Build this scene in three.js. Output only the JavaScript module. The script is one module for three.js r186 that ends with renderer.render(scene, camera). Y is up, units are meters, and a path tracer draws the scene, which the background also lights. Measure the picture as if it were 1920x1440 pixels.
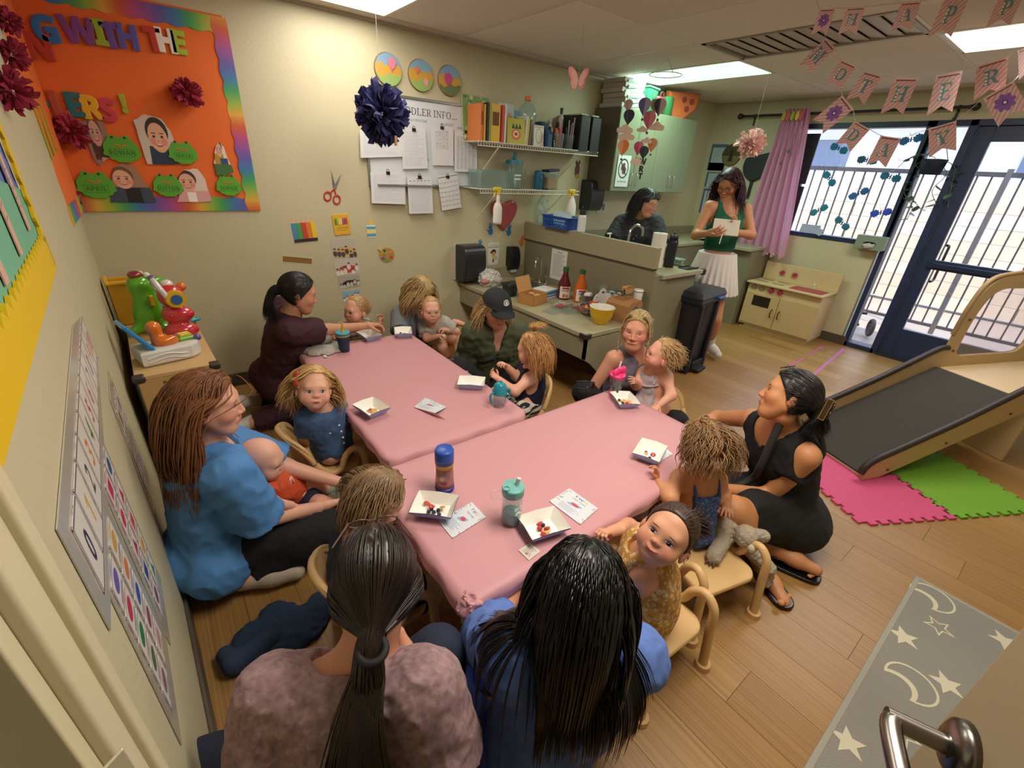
import*as THREE from 'three';
import{RoundedBoxGeometry}from 'three/addons/geometries/RoundedBoxGeometry.js';
import{mergeGeometries,toCreasedNormals}from 'three/addons/utils/BufferGeometryUtils.js';
import{RectAreaLightUniformsLib}from 'three/addons/lights/RectAreaLightUniformsLib.js';
import{FontLoader}from 'three/addons/loaders/FontLoader.js';
import{TextGeometry}from 'three/addons/geometries/TextGeometry.js';
import{ImprovedNoise}from 'three/addons/math/ImprovedNoise.js';

// ---------------------------------------------------------------- camera, sky, sun, ceiling light, exposure
const scene=new THREE.Scene();
const camera=new THREE.PerspectiveCamera(81.88,4/3,0.03,120);
camera.position.set(0,1.62,0);
camera.rotation.set(-0.456216,-0.681365,0.0626,'YXZ');
scene.add(camera);
const renderer=new THREE.WebGLRenderer({antialias:true});
renderer.toneMapping=THREE.LinearToneMapping;
renderer.toneMappingExposure=1.25;
renderer.shadowMap.enabled=true;
RectAreaLightUniformsLib.init();
{ // pale morning sky, brighter towards the horizon
const w=128,h=64,a=new Float32Array(w*h*4);
for(let y=0;y<h;y++)for(let x=0;x<w;x++){
const e=(y+0.5)/h*2-1,t=Math.max(0,e),g=e<0?0.35:1;
const c=[1.9-1.1*Math.pow(t,0.6),2.1-0.95*Math.pow(t,0.6),2.5-0.5*t],i=(y*w+x)*4;
for(let k=0;k<3;k++)a[i+k]=c[k]*g*2;a[i+3]=1;
}
const sky=new THREE.DataTexture(a,w,h,THREE.RGBAFormat,THREE.FloatType);
sky.mapping=THREE.EquirectangularReflectionMapping;sky.magFilter=THREE.LinearFilter;sky.needsUpdate=true;
scene.background=sky;
}
const sun=new THREE.DirectionalLight(0xfff2e0,6.5);
sun.position.set(5.2,9,3.5);sun.target.position.set(8,0,-1);scene.add(sun,sun.target);
sun.castShadow=true;sun.shadow.mapSize.set(2048,2048);
Object.assign(sun.shadow.camera,{left:-9,right:9,top:9,bottom:-9,near:0.5,far:30});
const CEIL=2.47,XL=-0.32,XR=5.98,ZB=-3.64,ZF=1.7;
// troffers: centre x, centre z, light colour, strength; the last is out of view, placed to light the foreground
const TROFFERS=[[4.26,-2.9,0xd4ffe6,12],[4.26,-0.48,0xfff6ea,14],[1.26,-2.9,0xfff6ea,8],[1.26,-0.48,0xfff4e6,18]];
function panelLight(x,z,c,i){
const l=new THREE.RectAreaLight(c,i,0.56,1.16);l.position.set(x,CEIL-0.022,z);l.lookAt(x,0,z);scene.add(l);
}
for(const t of TROFFERS)panelLight(...t);

// ---------------------------------------------------------------- helpers
const V=(x,y,z)=>new THREE.Vector3(x,y,z),PI=Math.PI;
let seed=7;const rnd=(a=1,b)=>{seed=(seed*1664525+1013904223)>>>0;const r=seed/4294967296;return b===undefined?r*a:a+r*(b-a);};
const noi=new ImprovedNoise(),N3=(x,y,z)=>noi.noise(x+31.7,y+17.3,z+5.1);
const lerp=(a,b,t)=>[a[0]+(b[0]-a[0])*t,a[1]+(b[1]-a[1])*t,a[2]+(b[2]-a[2])*t];
const add=(a,b,s=1)=>[a[0]+b[0]*s,a[1]+b[1]*s,a[2]+b[2]*s],sub=(a,b)=>add(a,b,-1);
const dot=(a,b)=>a[0]*b[0]+a[1]*b[1]+a[2]*b[2],len=a=>Math.hypot(a[0],a[1],a[2]);
const nrm=a=>{const l=len(a)||1;return[a[0]/l,a[1]/l,a[2]/l];};
const crs=(a,b)=>[a[1]*b[2]-a[2]*b[1],a[2]*b[0]-a[0]*b[2],a[0]*b[1]-a[1]*b[0]];
const cl=(x,a=0,b=1)=>x<a?a:x>b?b:x,ss=(a,b,x)=>{x=cl((x-a)/(b-a));return x*x*(3-2*x);};
const mats={};
function M(color,rough=0.6,o={}){
const k=color+'|'+rough+JSON.stringify(o,(q,v)=>v&&v.isTexture?v.uuid:v);
if(!mats[k]){const C=o.transmission||o.clearcoat||o.sheen?THREE.MeshPhysicalMaterial:THREE.MeshStandardMaterial;mats[k]=new C({color,roughness:rough,...o});}
return mats[k];
}
const used={};
function numbered(n){if(used[n]===undefined){used[n]=0;return n;}used[n]++;return n+'_'+String(used[n]).padStart(3,'0');}
function shade(m){m.castShadow=m.receiveShadow=true;return m;}
function obj(name,g,m,parent=scene){
if(Array.isArray(g))g=join(g);
const o=shade(new THREE.Mesh(g,m));o.name=parent===scene?numbered(name):name;parent.add(o);return o;
}
function join(gs){
gs=gs.flat(9).filter(Boolean);if(gs.length===1)return gs[0];
const col=gs.some(g=>g.attributes.color);
return mergeGeometries(gs.map(g=>{
g=g.index?g.toNonIndexed():g.clone();if(!g.attributes.normal)g.computeVertexNormals();
for(const a of Object.keys(g.attributes))if(!['position','normal','uv','color'].includes(a))g.deleteAttribute(a);
const n=g.attributes.position.count;
if(!g.attributes.uv)g.setAttribute('uv',new THREE.BufferAttribute(new Float32Array(n*2),2));
if(col&&!g.attributes.color)g.setAttribute('color',new THREE.BufferAttribute(new Float32Array(n*3).fill(1),3));
return g;
}));
}
function tag(o,label,category,group,kind){if(label)o.userData.label=label;if(category)o.userData.category=category;if(group)o.userData.group=group;if(kind)o.userData.kind=kind;return o;}
function thing(name,label,category,p=[0,0,0],ry=0,group){
const o=new THREE.Group();o.name=numbered(name);scene.add(o);o.position.set(...p);o.rotation.y=ry;return tag(o,label,category,group);
}
function copy(o,name,label,p,ry,group){const c=o.clone();c.name=numbered(name);c.userData={...o.userData};scene.add(c);if(p)c.position.set(...p);if(ry!==undefined)c.rotation.y=ry;return tag(c,label,null,group);}
function struct(name,g,m,parent=scene){const o=obj(name,g,m,parent);if(parent===scene)o.userData.kind='structure';return o;}
// geometry
const mv=(g,x=0,y=0,z=0,rx=0,ry=0,rz=0)=>{if(rx)g.rotateX(rx);if(rz)g.rotateZ(rz);if(ry)g.rotateY(ry);return g.translate(x,y,z);};
const bx=(w,h,d,x=0,y=0,z=0,r=0,ry=0)=>mv(r?new RoundedBoxGeometry(w,h,d,2,Math.min(r,w/2.01,h/2.01,d/2.01)):new THREE.BoxGeometry(w,h,d),x,y,z,0,ry);
const cy=(r0,r1,h,x=0,y=0,z=0,s=20,open=false)=>mv(new THREE.CylinderGeometry(r1,r0,h,s,1,open),x,y+h/2,z);
const sp=(r,x=0,y=0,z=0,sx=1,sy=1,sz=1,s=14)=>mv(new THREE.SphereGeometry(r,s,Math.max(6,s*0.7|0)).scale(sx,sy,sz),x,y,z);
const lat=(pts,s=24,x=0,y=0,z=0)=>mv(new THREE.LatheGeometry(pts.map(p=>new THREE.Vector2(p[0],p[1])),s),x,y,z);
const tor=(R,r,x=0,y=0,z=0,rx=0,ry=0,arc=2*PI,s=20)=>mv(new THREE.TorusGeometry(R,r,7,s,arc),x,y,z,rx,ry);
const tube=(pts,r,seg=24,rad=7,closed=false)=>new THREE.TubeGeometry(new THREE.CatmullRomCurve3(pts.map(p=>V(...p)),closed,'centripetal'),seg,r,rad,closed);
function bar(a,b,r,s=6){const d=sub(b,a),g=new THREE.CylinderGeometry(r,r,len(d),s);g.applyQuaternion(new THREE.Quaternion().setFromUnitVectors(V(0,1,0),V(...nrm(d))));return g.translate(...lerp(a,b,0.5));}
function shp(pts){const s=new THREE.Shape();pts.forEach((p,i)=>i?s.lineTo(p[0],p[1]):s.moveTo(p[0],p[1]));return s;}
function ext(s,d,bev=0,o={}){
if(Array.isArray(s))s=shp(s);
return new THREE.ExtrudeGeometry(s,{depth:d-2*bev,bevelEnabled:bev>0,bevelSize:bev,bevelThickness:bev,bevelSegments:2,curveSegments:10,...o}).translate(0,0,bev);
}
const rrect=(w,h,r,x=0,y=0)=>{const s=new THREE.Shape(),a=x-w/2,b=y-h/2;s.moveTo(a+r,b);s.lineTo(a+w-r,b);s.absarc(a+w-r,b+r,r,-PI/2,0);s.lineTo(a+w,b+h-r);s.absarc(a+w-r,b+h-r,r,0,PI/2);s.lineTo(a+r,b+h);s.absarc(a+r,b+h-r,r,PI/2,PI);s.lineTo(a,b+r);s.absarc(a+r,b+r,r,PI,1.5*PI);return s;};
const elli=(rx,ry,x=0,y=0)=>{const s=new THREE.Shape();s.absellipse(x,y,rx,ry,0,2*PI);return s;};
function fitUV(g){ // uv over the xy bounding box
g.computeBoundingBox();const b=g.boundingBox,p=g.attributes.position,uv=new Float32Array(p.count*2);
for(let i=0;i<p.count;i++){uv[2*i]=(p.getX(i)-b.min.x)/(b.max.x-b.min.x);uv[2*i+1]=(p.getY(i)-b.min.y)/(b.max.y-b.min.y);}
g.setAttribute('uv',new THREE.BufferAttribute(uv,2));return g;
}
function uvM(g,s=1){ // box-projected uv in metres
g=g.index?g.toNonIndexed():g;const p=g.attributes.position,n=p.count,uv=new Float32Array(n*2);
for(let i=0;i<n;i+=3){
const a=[0,1,2].map(k=>V().fromBufferAttribute(p,i+k)),nn=a[1].clone().sub(a[0]).cross(a[2].clone().sub(a[0]));
const ax=Math.abs(nn.x),ay=Math.abs(nn.y),az=Math.abs(nn.z);
a.forEach((q,k)=>{const t=ax>=ay&&ax>=az?[q.z,q.y]:ay>=az?[q.x,q.z]:[q.x,q.y];uv[2*(i+k)]=t[0]*s;uv[2*(i+k)+1]=t[1]*s;});
}
g.setAttribute('uv',new THREE.BufferAttribute(uv,2));return g;
}
// thin slab over four coplanar points (top left, top right, bottom right, bottom left), its print on the front
function slab(c,t=0.002){
const n=nrm(crs(sub(c[2],c[3]),sub(c[0],c[3]))),f=c.map(p=>add(p,n,t)),P=[],U=[],uv=[[0,1],[1,1],[1,0],[0,0]];
const q=(p,u)=>{for(const i of[0,1,2,0,2,3]){P.push(...p[i]);U.push(...(u?uv[i]:[0.02,0.02]));}};
q([f[0],f[3],f[2],f[1]].map((p,i,a)=>a[i]),0);U.length=0;for(const i of[0,3,2,0,2,1])U.push(...uv[i]);q([c[0],c[1],c[2],c[3]],0);
for(let i=0;i<4;i++){const j=(i+1)%4;q([c[j],c[i],f[i],f[j]],0);}
const g=new THREE.BufferGeometry();g.setAttribute('position',new THREE.Float32BufferAttribute(P,3));g.setAttribute('uv',new THREE.Float32BufferAttribute(U,2));g.computeVertexNormals();return g;
}
// a mesh of geometry built in the xy plane, turned to stand on a wall: 'back' faces +z, 'left' faces +x, 'right' faces -x
const facing={back:0,left:PI/2,right:-PI/2};
function canvas(w,h,draw,o={}){
const c=document.createElement('canvas');c.width=w;c.height=h;const x=c.getContext('2d');draw(x,w,h);
const t=new THREE.CanvasTexture(c);t.colorSpace=THREE.SRGBColorSpace;t.anisotropy=4;if(o.rep){t.wrapS=t.wrapT=THREE.RepeatWrapping;}return t;
}
function dtex(w,h,f,srgb=false){ // computed tiling texture
const a=new Uint8Array(w*h*4);for(let y=0;y<h;y++)for(let x=0;x<w;x++){const c=f(x/w,y/h),i=(y*w+x)*4;if(c.length){a[i]=c[0];a[i+1]=c[1];a[i+2]=c[2];}else a[i]=a[i+1]=a[i+2]=c;a[i+3]=255;}
const t=new THREE.DataTexture(a,w,h);t.wrapS=t.wrapT=THREE.RepeatWrapping;t.magFilter=THREE.LinearFilter;t.minFilter=THREE.LinearMipmapLinearFilter;t.generateMipmaps=true;if(srgb)t.colorSpace=THREE.SRGBColorSpace;t.needsUpdate=true;return t;
}
const tn=(u,v,f,z=0)=>{ // tiling noise, -1..1
const a=2*PI*u,b=2*PI*v,r=f/6.283;return noi.noise(Math.cos(a)*r+9+z,Math.sin(a)*r+Math.cos(b)*r+4,Math.sin(b)*r+7+z*1.3);
};
const font=await new FontLoader().loadAsync('fonts/droid/droid_sans_bold.typeface.json');
function letter(ch,size,d=0.003){const g=new TextGeometry(ch,{font,size,depth:d,curveSegments:4,bevelEnabled:true,bevelSize:size*0.05,bevelThickness:0.001,bevelSegments:1});g.center();return g;}

// ---- implicit surfaces
const smin=(a,b,k)=>{const h=k-Math.abs(a-b);return h>0?Math.min(a,b)-h*h/(4*k):Math.min(a,b);};
const smax=(a,b,k)=>-smin(-a,-b,k);
// a prim is a function (x, y, z) -> distance, with .k, its blending radius
function cap(a,b,ra,rb,k=0.02,cut){
const dx=b[0]-a[0],dy=b[1]-a[1],dz=b[2]-a[2],L=dx*dx+dy*dy+dz*dz||1e-9,il=1/Math.sqrt(L);
const f=(x,y,z)=>{const px=x-a[0],py=y-a[1],pz=z-a[2],q=px*dx+py*dy+pz*dz,h=cl(q/L),ex=px-dx*h,ey=py-dy*h,ez=pz-dz*h;let d=Math.sqrt(ex*ex+ey*ey+ez*ez)-ra-(rb-ra)*h;if(cut)d=Math.max(d,(q-L)*il);return d;};
f.k=k;return f;
}
function ell(c,r,k=0.03,B){ // B: basis [X, Y, Z]
const f=(x,y,z)=>{
let px=x-c[0],py=y-c[1],pz=z-c[2];
if(B){const a=px*B[0][0]+py*B[0][1]+pz*B[0][2],b=px*B[1][0]+py*B[1][1]+pz*B[1][2],e=px*B[2][0]+py*B[2][1]+pz*B[2][2];px=a;py=b;pz=e;}
const ax=px/r[0],ay=py/r[1],az=pz/r[2],k0=Math.sqrt(ax*ax+ay*ay+az*az),k1=Math.sqrt((ax/r[0])**2+(ay/r[1])**2+(az/r[2])**2);
return k1<1e-6?-Math.min(...r):k0*(k0-1)/k1;
};
f.k=k;return f;
}
function uni(ps){return(x,y,z)=>{let d=9;for(let i=0;i<ps.length;i++)d=smin(d,ps[i](x,y,z),ps[i].k);return d;};}
function grad(f,p,e=0.002){const[x,y,z]=p;return nrm([f(x+e,y,z)-f(x-e,y,z),f(x,y+e,z)-f(x,y-e,z),f(x,y,z+e)-f(x,y,z-e)]);}
// naive surface nets over the box lo..hi with cells of size h; col(x, y, z) gives an optional vertex colour
function nets(f,lo,hi,h,col){
const n=[0,1,2].map(i=>Math.ceil((hi[i]-lo[i])/h/8)*8+1),[nx,ny,nz]=n,F=new Float32Array(nx*ny*nz).fill(1),B=8,R=h*B*0.88+h;
for(let k=0;k<nz-1;k+=B)for(let j=0;j<ny-1;j+=B)for(let i=0;i<nx-1;i+=B){
const d=f(lo[0]+(i+4)*h,lo[1]+(j+4)*h,lo[2]+(k+4)*h),far=Math.abs(d)>R*1.6;
for(let c=k;c<=k+B;c++)for(let b=j;b<=j+B;b++)for(let a=i;a<=i+B;a++){
const q=(c*ny+b)*nx+a;if(far){if(F[q]===1)F[q]=d>0?1:-1;}else F[q]=f(lo[0]+a*h,lo[1]+b*h,lo[2]+c*h);
}
}
const id=new Int32Array(nx*ny*nz).fill(-1),P=[],I=[];
const cx=[0,1,0,1,0,1,0,1],cyy=[0,0,1,1,0,0,1,1],cz=[0,0,0,0,1,1,1,1],E=[0,1,2,3,4,5,6,7,0,2,1,3,4,6,5,7,0,4,1,5,2,6,3,7],v=new Float32Array(8);
for(let k=0;k<nz-1;k++)for(let j=0;j<ny-1;j++)for(let i=0;i<nx-1;i++){
let m=0;for(let c=0;c<8;c++){v[c]=F[((k+cz[c])*ny+j+cyy[c])*nx+i+cx[c]];if(v[c]<0)m|=1<<c;}
if(m===0||m===255)continue;
let sx=0,sy=0,sz=0,w=0;
for(let e=0;e<24;e+=2){const a=E[e],b=E[e+1];if((v[a]<0)===(v[b]<0))continue;const t=v[a]/(v[a]-v[b]);sx+=cx[a]+(cx[b]-cx[a])*t;sy+=cyy[a]+(cyy[b]-cyy[a])*t;sz+=cz[a]+(cz[b]-cz[a])*t;w++;}
id[(k*ny+j)*nx+i]=P.length/3;P.push(lo[0]+(i+sx/w)*h,lo[1]+(j+sy/w)*h,lo[2]+(k+sz/w)*h);
}
const S=[1,nx,nx*ny];
for(let k=1;k<nz-1;k++)for(let j=1;j<ny-1;j++)for(let i=1;i<nx-1;i++){
const q=(k*ny+j)*nx+i,a=F[q]<0;
for(let ax=0;ax<3;ax++){
if(a===(F[q+S[ax]]<0))continue;const s1=S[(ax+1)%3],s2=S[(ax+2)%3];
const A=id[q],b=id[q-s1],c=id[q-s1-s2],d=id[q-s2];if(A<0||b<0||c<0||d<0)continue;
a?I.push(A,b,c,A,c,d):I.push(A,c,b,A,d,c);
}
}
const g=new THREE.BufferGeometry(),m=P.length/3,Nn=new Float32Array(m*3),e=h*0.6;g.setAttribute('position',new THREE.Float32BufferAttribute(P,3));
for(let q=0;q<m;q++){const g3=grad(f,[P[3*q],P[3*q+1],P[3*q+2]],e);Nn[3*q]=g3[0];Nn[3*q+1]=g3[1];Nn[3*q+2]=g3[2];}
g.setAttribute('normal',new THREE.BufferAttribute(Nn,3));
if(col){const C=new Float32Array(m*3);for(let q=0;q<m;q++)C.set(col(P[3*q],P[3*q+1],P[3*q+2],[Nn[3*q],Nn[3*q+1],Nn[3*q+2]]),3*q);g.setAttribute('color',new THREE.BufferAttribute(C,3));}
g.setIndex(I);return g;
}
function boundsOf(ps,pad){const lo=[9,9,9],hi=[-9,-9,-9];for(const p of ps)for(let i=0;i<3;i++){lo[i]=Math.min(lo[i],p[i]-pad);hi[i]=Math.max(hi[i],p[i]+pad);}return[lo,hi];}
const lin=hex=>{const c=new THREE.Color(hex);return[c.r,c.g,c.b];};

// ---------------------------------------------------------------- the setting
const plaster=dtex(256,256,(u,v)=>{const a=tn(u,v,26),b=tn(u,v,60,3);return 128+80*Math.max(0,a*1.6-0.15)+26*b;});plaster.repeat.set(2.2,2.2);
const wallPaint=new THREE.MeshStandardMaterial({color:0xbfb797,roughness:0.55,bumpMap:plaster,bumpScale:0.0016});
const woodTex=(base,dark,light,n,sx=1)=>canvas(128,512,(x,w,h)=>{
x.fillStyle=base;x.fillRect(0,0,w,h);
for(let i=0;i<n;i++){const px=rnd(w),a=rnd(0.05,0.22);x.strokeStyle=rnd()<0.55?dark:light;x.globalAlpha=a;x.lineWidth=rnd(0.5,2.6);x.beginPath();x.moveTo(px,-5);const k=rnd(-9,9)*sx,q=rnd(-9,9)*sx;x.bezierCurveTo(px+k,h*0.3,px+q,h*0.6,px+rnd(-6,6),h+5);x.stroke();}
for(let i=0;i<n/14;i++){const px=rnd(w),py=rnd(h);x.strokeStyle=dark;x.globalAlpha=0.14;for(let r=2;r<9;r+=2){x.lineWidth=1;x.beginPath();x.ellipse(px,py,r*0.9,r*5,0,0,7);x.stroke();}}
x.globalAlpha=1;
});
{ // floor: vinyl oak planks on an unseen slab
const g=new THREE.Group();g.name='floor';g.userData.kind='structure';scene.add(g);
obj('screed',bx(6.9,0.2,6,2.9,-0.106,-0.9),M(0x6a5a44,0.9),g);  // unseen slab below the planks, seals out light
const tones=[['#99743f','#67471e','#b69157'],['#9d7743','#6b4921','#ba955a'],['#946f3c','#62421a','#b18c52'],['#a07c48','#6f4f28','#bd9a61'],['#97723f','#64441e','#b48f55']];
const mm=tones.map(t=>new THREE.MeshStandardMaterial({map:woodTex(...t,150),roughness:0.38}));
const W=0.178,L=1.22,geos={};
const plank=l=>geos[l]||(geos[l]=bx(W-0.0016,0.006,l-0.0016,0,0,0));
for(let i=0;i<36;i++){
const x=-0.4+W*(i+0.5);let z=-3.66-[0,0.42,0.83,0.2,0.64,1.05][i%6];
for(;z<1.7;z+=L){const a=Math.max(z,-3.66),b=Math.min(z+L,1.72),l=+(b-a).toFixed(2);if(l<0.05)continue;const p=obj('plank',plank(l),mm[Math.floor(rnd(5))],g);p.position.set(x,-0.003,(a+b)/2);if(rnd()<0.5)p.rotation.y=PI;}
}
}
{ // walls
const T=0.16,top=CEIL+0.1,box=(x0,x1,y0,y1,z0,z1)=>bx(x1-x0,y1-y0,z1-z0,(x0+x1)/2,(y0+y1)/2,(z0+z1)/2);
struct('wall_back',uvM(box(-0.6,XR+T,-0.1,top,ZB-T,ZB)),wallPaint);
struct('wall_front',uvM(box(-0.6,XR+T,-0.1,top,ZF,ZF+T)),wallPaint);
// window wall: openings for the window and for the glazed door with its side light
struct('wall_right',uvM(join([box(XR,XR+T,-0.1,top,ZB,-2.66),box(XR,XR+T,-0.1,1.08,-2.66,-1.45),box(XR,XR+T,2.22,top,-2.66,0.02),box(XR,XR+T,-0.1,top,0.02,ZF)])),wallPaint);
// left wall leans out a touch towards the back corner; its doorway is beside the viewer
const wl=new THREE.Group();wl.name='wall_left';wl.userData.kind='structure';wl.position.set(-0.2,0,-1);wl.rotation.y=Math.atan(0.0417);scene.add(wl);
obj('plaster',uvM(join([box(-T,0,-0.1,top,-2.8,0.53),box(-T,0,2.12,top,0.53,1.47),box(-T,0,-0.1,top,1.47,2.9)])),wallPaint,wl);
const jm=M(0xcfc6a4,0.4);

const tr=new THREE.Group();tr.name='trim_1';tr.userData.kind='structure';scene.add(tr);tr.position.copy(wl.position);tr.rotation.copy(wl.rotation);
obj('casing',[bx(0.018,2.16,0.09,0.009,1.08,0.515,0.006),bx(0.014,2.16,0.03,0.02,1.08,0.492,0.005),bx(0.018,2.16,0.075,0.009,1.08,1.51,0.006),bx(0.018,0.075,1.09,0.009,2.157,1,0.006)],jm,tr);
obj('jamb',[bx(0.18,2.12,0.03,-0.085,1.06,0.575,0.003),bx(0.18,2.12,0.02,-0.081,1.06,1.46,0.003),bx(0.18,0.02,0.94,-0.081,2.11,1,0.003)],jm,tr);
obj('stop',[bx(0.07,2.1,0.014,-0.085,1.05,0.597,0.003),bx(0.07,2.1,0.014,-0.085,1.05,1.444,0.003)],jm,tr);
const st=obj('strike_plate',ext((()=>{const s=rrect(0.085,0.057,0.012);const h=rrect(0.026,0.03,0.004,0.004,0);s.holes.push(h);return s;})(),0.003,0.0008),M(0xc9c2a4,0.35,{metalness:0.2}),tr);st.position.set(-0.028,1.035,0.591);
obj('latch_hole',bx(0.026,0.03,0.004,-0.024,1.035,0.5915),M(0x241a10,0.8),tr);  // dark box, the shade inside the hole is put into its colour
obj('lip',mv(bx(0.022,0.05,0.004,0,0,0,0.002),0.021,1.035,0.588,0,0.6),M(0xc9c2a4,0.35,{metalness:0.2}),tr);
// cove baseboards
const bb=M(0x51483c,0.5),prof=(l,t=0.1)=>bx(l,t,0.012,0,t/2,0,0.004);
struct('baseboard_back',mv(prof(3.2),1.3,0,ZB+0.006),bb);
struct('baseboard_right',mv(prof(1.5),XR-0.006,0,-2.15,0,PI/2),bb);
const bl=struct('baseboard_left',mv(prof(3.16),0.006,0,-1.13,0,PI/2),bb);bl.position.copy(wl.position);bl.rotation.copy(wl.rotation);
}
{ // suspended ceiling
const g=new THREE.Group();g.name='ceiling';g.userData.kind='structure';scene.add(g);
obj('deck',bx(6.9,0.1,5.9,2.9,CEIL+0.09,-0.95),M(0x777777,0.9),g);
const pit=dtex(256,256,(u,v)=>{const a=tn(u,v,70),b=tn(u,v,30,2);return 200-(a>0.28?150:0)-(b>0.4?60:0);});pit.repeat.set(1.2,2.4);
const mm=[0xe2d8ce,0xddd3c8,0xe6ddd4].map(c=>new THREE.MeshStandardMaterial({color:c,roughness:0.95,bumpMap:pit,bumpScale:0.002}));
const tile=uvM(bx(0.572,0.016,1.178)),xs=[],zs=[-3.5,-2.3,-1.1,0.12,1.34],thin=bx(0.572,0.016,0.12),tb=M(0xd8d2c8,0.5);
for(let x=-0.24;x<6;x+=0.6)xs.push(x);
for(const x of xs)for(let k=-1;k<zs.length;k++){
const cx=x+0.3,cz=k<0?-3.58:zs[k]+0.605;if(TROFFERS.some(t=>Math.abs(t[0]-cx)<0.3&&Math.abs(t[1]-cz)<0.5))continue;
if(Math.abs(cx-3.66)<0.2&&k===1)continue;
const p=obj('ceiling_tile',k<0?thin:tile,mm[Math.floor(rnd(3))],g);p.position.set(cx,CEIL+0.008-rnd(0.003),cz);
}
for(const x of xs)obj('tee_bar',bx(0.024,0.03,5.6,x,CEIL+0.014,-0.9),tb,g);
for(const z of zs)obj('tee_bar',bx(6.6,0.03,0.024,2.8,CEIL+0.0145,z),tb,g);
struct('trim_2',[bx(6.3,0.025,0.02,2.9,CEIL-0.005,ZB+0.01),bx(0.02,0.025,5.3,XR-0.01,CEIL-0.005,-1)],M(0xb5ad9c,0.5));
const names=['mint-tinted ceiling light panel above the wall cabinet','white ceiling light panel above the ramp and the letter garland','ceiling light panel above the blue paper flower, cut by the top edge of the photo','unseen ceiling light panel, out of view straight above the near pink table'];
TROFFERS.forEach(([x,z,c],i)=>{
const t=thing('ceiling_light',names[i],'light',[x,CEIL,z]);
obj('frame',[bx(0.6,0.03,0.025,0,0.01,-0.59),bx(0.6,0.03,0.025,0,0.01,0.59),bx(0.025,0.03,1.2,-0.29,0.01,0),bx(0.025,0.03,1.2,0.29,0.01,0),bx(0.56,0.02,1.16,0,0.05,0)],M(0xdedad0,0.4),t);
obj('light_diffuser',bx(0.556,0.012,1.156,0,-0.002,0),new THREE.MeshStandardMaterial({color:0xffffff,roughness:0.4,emissive:c,emissiveIntensity:i?1.1:0.9}),t);
});
const v=thing('air_vent','grey square ceiling air vent behind the word HAPPY','vent',[3.66,CEIL,-1.695]);
obj('frame',[bx(0.57,0.02,0.03,0,0.004,-0.57),bx(0.57,0.02,0.03,0,0.004,0.57),bx(0.03,0.02,1.17,-0.27,0.004,0),bx(0.03,0.02,1.17,0.27,0.004,0),bx(0.57,0.01,1.17,0,0.05,0)],M(0x9b948a,0.5),v);
for(let k=0;k<12;k++)obj('louver',mv(bx(0.52,0.004,0.088),0,0.008,-0.5+k*0.091,0.12),M(0xb4aca0,0.5),v);
}
{ // window wall joinery
const nv=M(0x1a2c4c,0.42),glass=new THREE.MeshPhysicalMaterial({color:0xffffff,roughness:0.02,transmission:1,thickness:0,ior:1.5}),X=XR+0.05;  // frame navy made bluer, glare from the glass painted into it
const fr=(y0,y1,z0,z1,d=0.07,x=X)=>bx(d,y1-y0,z1-z0,x,(y0+y1)/2,(z0+z1)/2,0.004);
const w=new THREE.Group();w.name='window_1';w.userData.kind='structure';scene.add(w);
obj('window_frame',[fr(1.08,1.125,-2.66,-1.45,0.12),fr(2.17,2.22,-2.66,-1.45,0.12),fr(1.08,2.22,-2.66,-2.62),fr(1.08,2.22,-1.45,-1.385,0.12),fr(1.6,1.625,-2.62,-2.4,0.05)],nv,w);
obj('window_pane',fr(1.125,2.17,-2.36,-1.45,0.006),glass,w);
obj('dark_screen',[fr(1.625,2.13,-2.62,-2.36,0.02),fr(1.125,1.6,-2.62,-2.36,0.02)],M(0x262a33,0.6),w);
const s=new THREE.Group();s.name='window_2';s.userData.kind='structure';scene.add(s);
obj('window_frame',[fr(0,0.05,-1.42,-1.12,0.12),fr(2.17,2.22,-1.45,0.02,0.12),fr(0,2.22,-1.42,-1.375,0.12),fr(0,2.22,-1.15,-1.09,0.12)],nv,s);
obj('window_pane',fr(0.05,2.17,-1.375,-1.15,0.006),glass,s);
const d=new THREE.Group();d.name='door_1';d.userData.kind='structure';scene.add(d);
obj('door_frame',[fr(0.01,2.17,-1.085,-0.97,0.05),fr(0.01,2.17,-0.13,-0.02,0.05),fr(2.05,2.17,-0.97,-0.13,0.05),fr(0.01,0.32,-0.97,-0.13,0.05),fr(0.94,1.03,-0.97,-0.13,0.05)],nv,d);
obj('door_pane',[fr(0.32,0.94,-0.97,-0.13,0.006),fr(1.03,2.05,-0.97,-0.13,0.006)],glass,d);
obj('push_bar',[fr(0.965,1.005,-0.96,-0.16,0.03,X-0.05),bx(0.05,0.06,0.05,X-0.04,0.985,-0.98,0.008)],M(0x223250,0.35,{metalness:0.4}),d);
obj('pull_handle',tube([[X+0.03,0.82,-0.94],[X+0.08,0.83,-0.93],[X+0.09,0.9,-0.93],[X+0.09,1.1,-0.93],[X+0.08,1.16,-0.93],[X+0.03,1.17,-0.94]],0.012,24,8),M(0x3a3f4a,0.3,{metalness:0.7}),d);
struct('door_2',bx(0.14,0.03,0.98,X,0.006,-0.6),M(0x3a3a3c,0.4,{metalness:0.5}));
}
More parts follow.
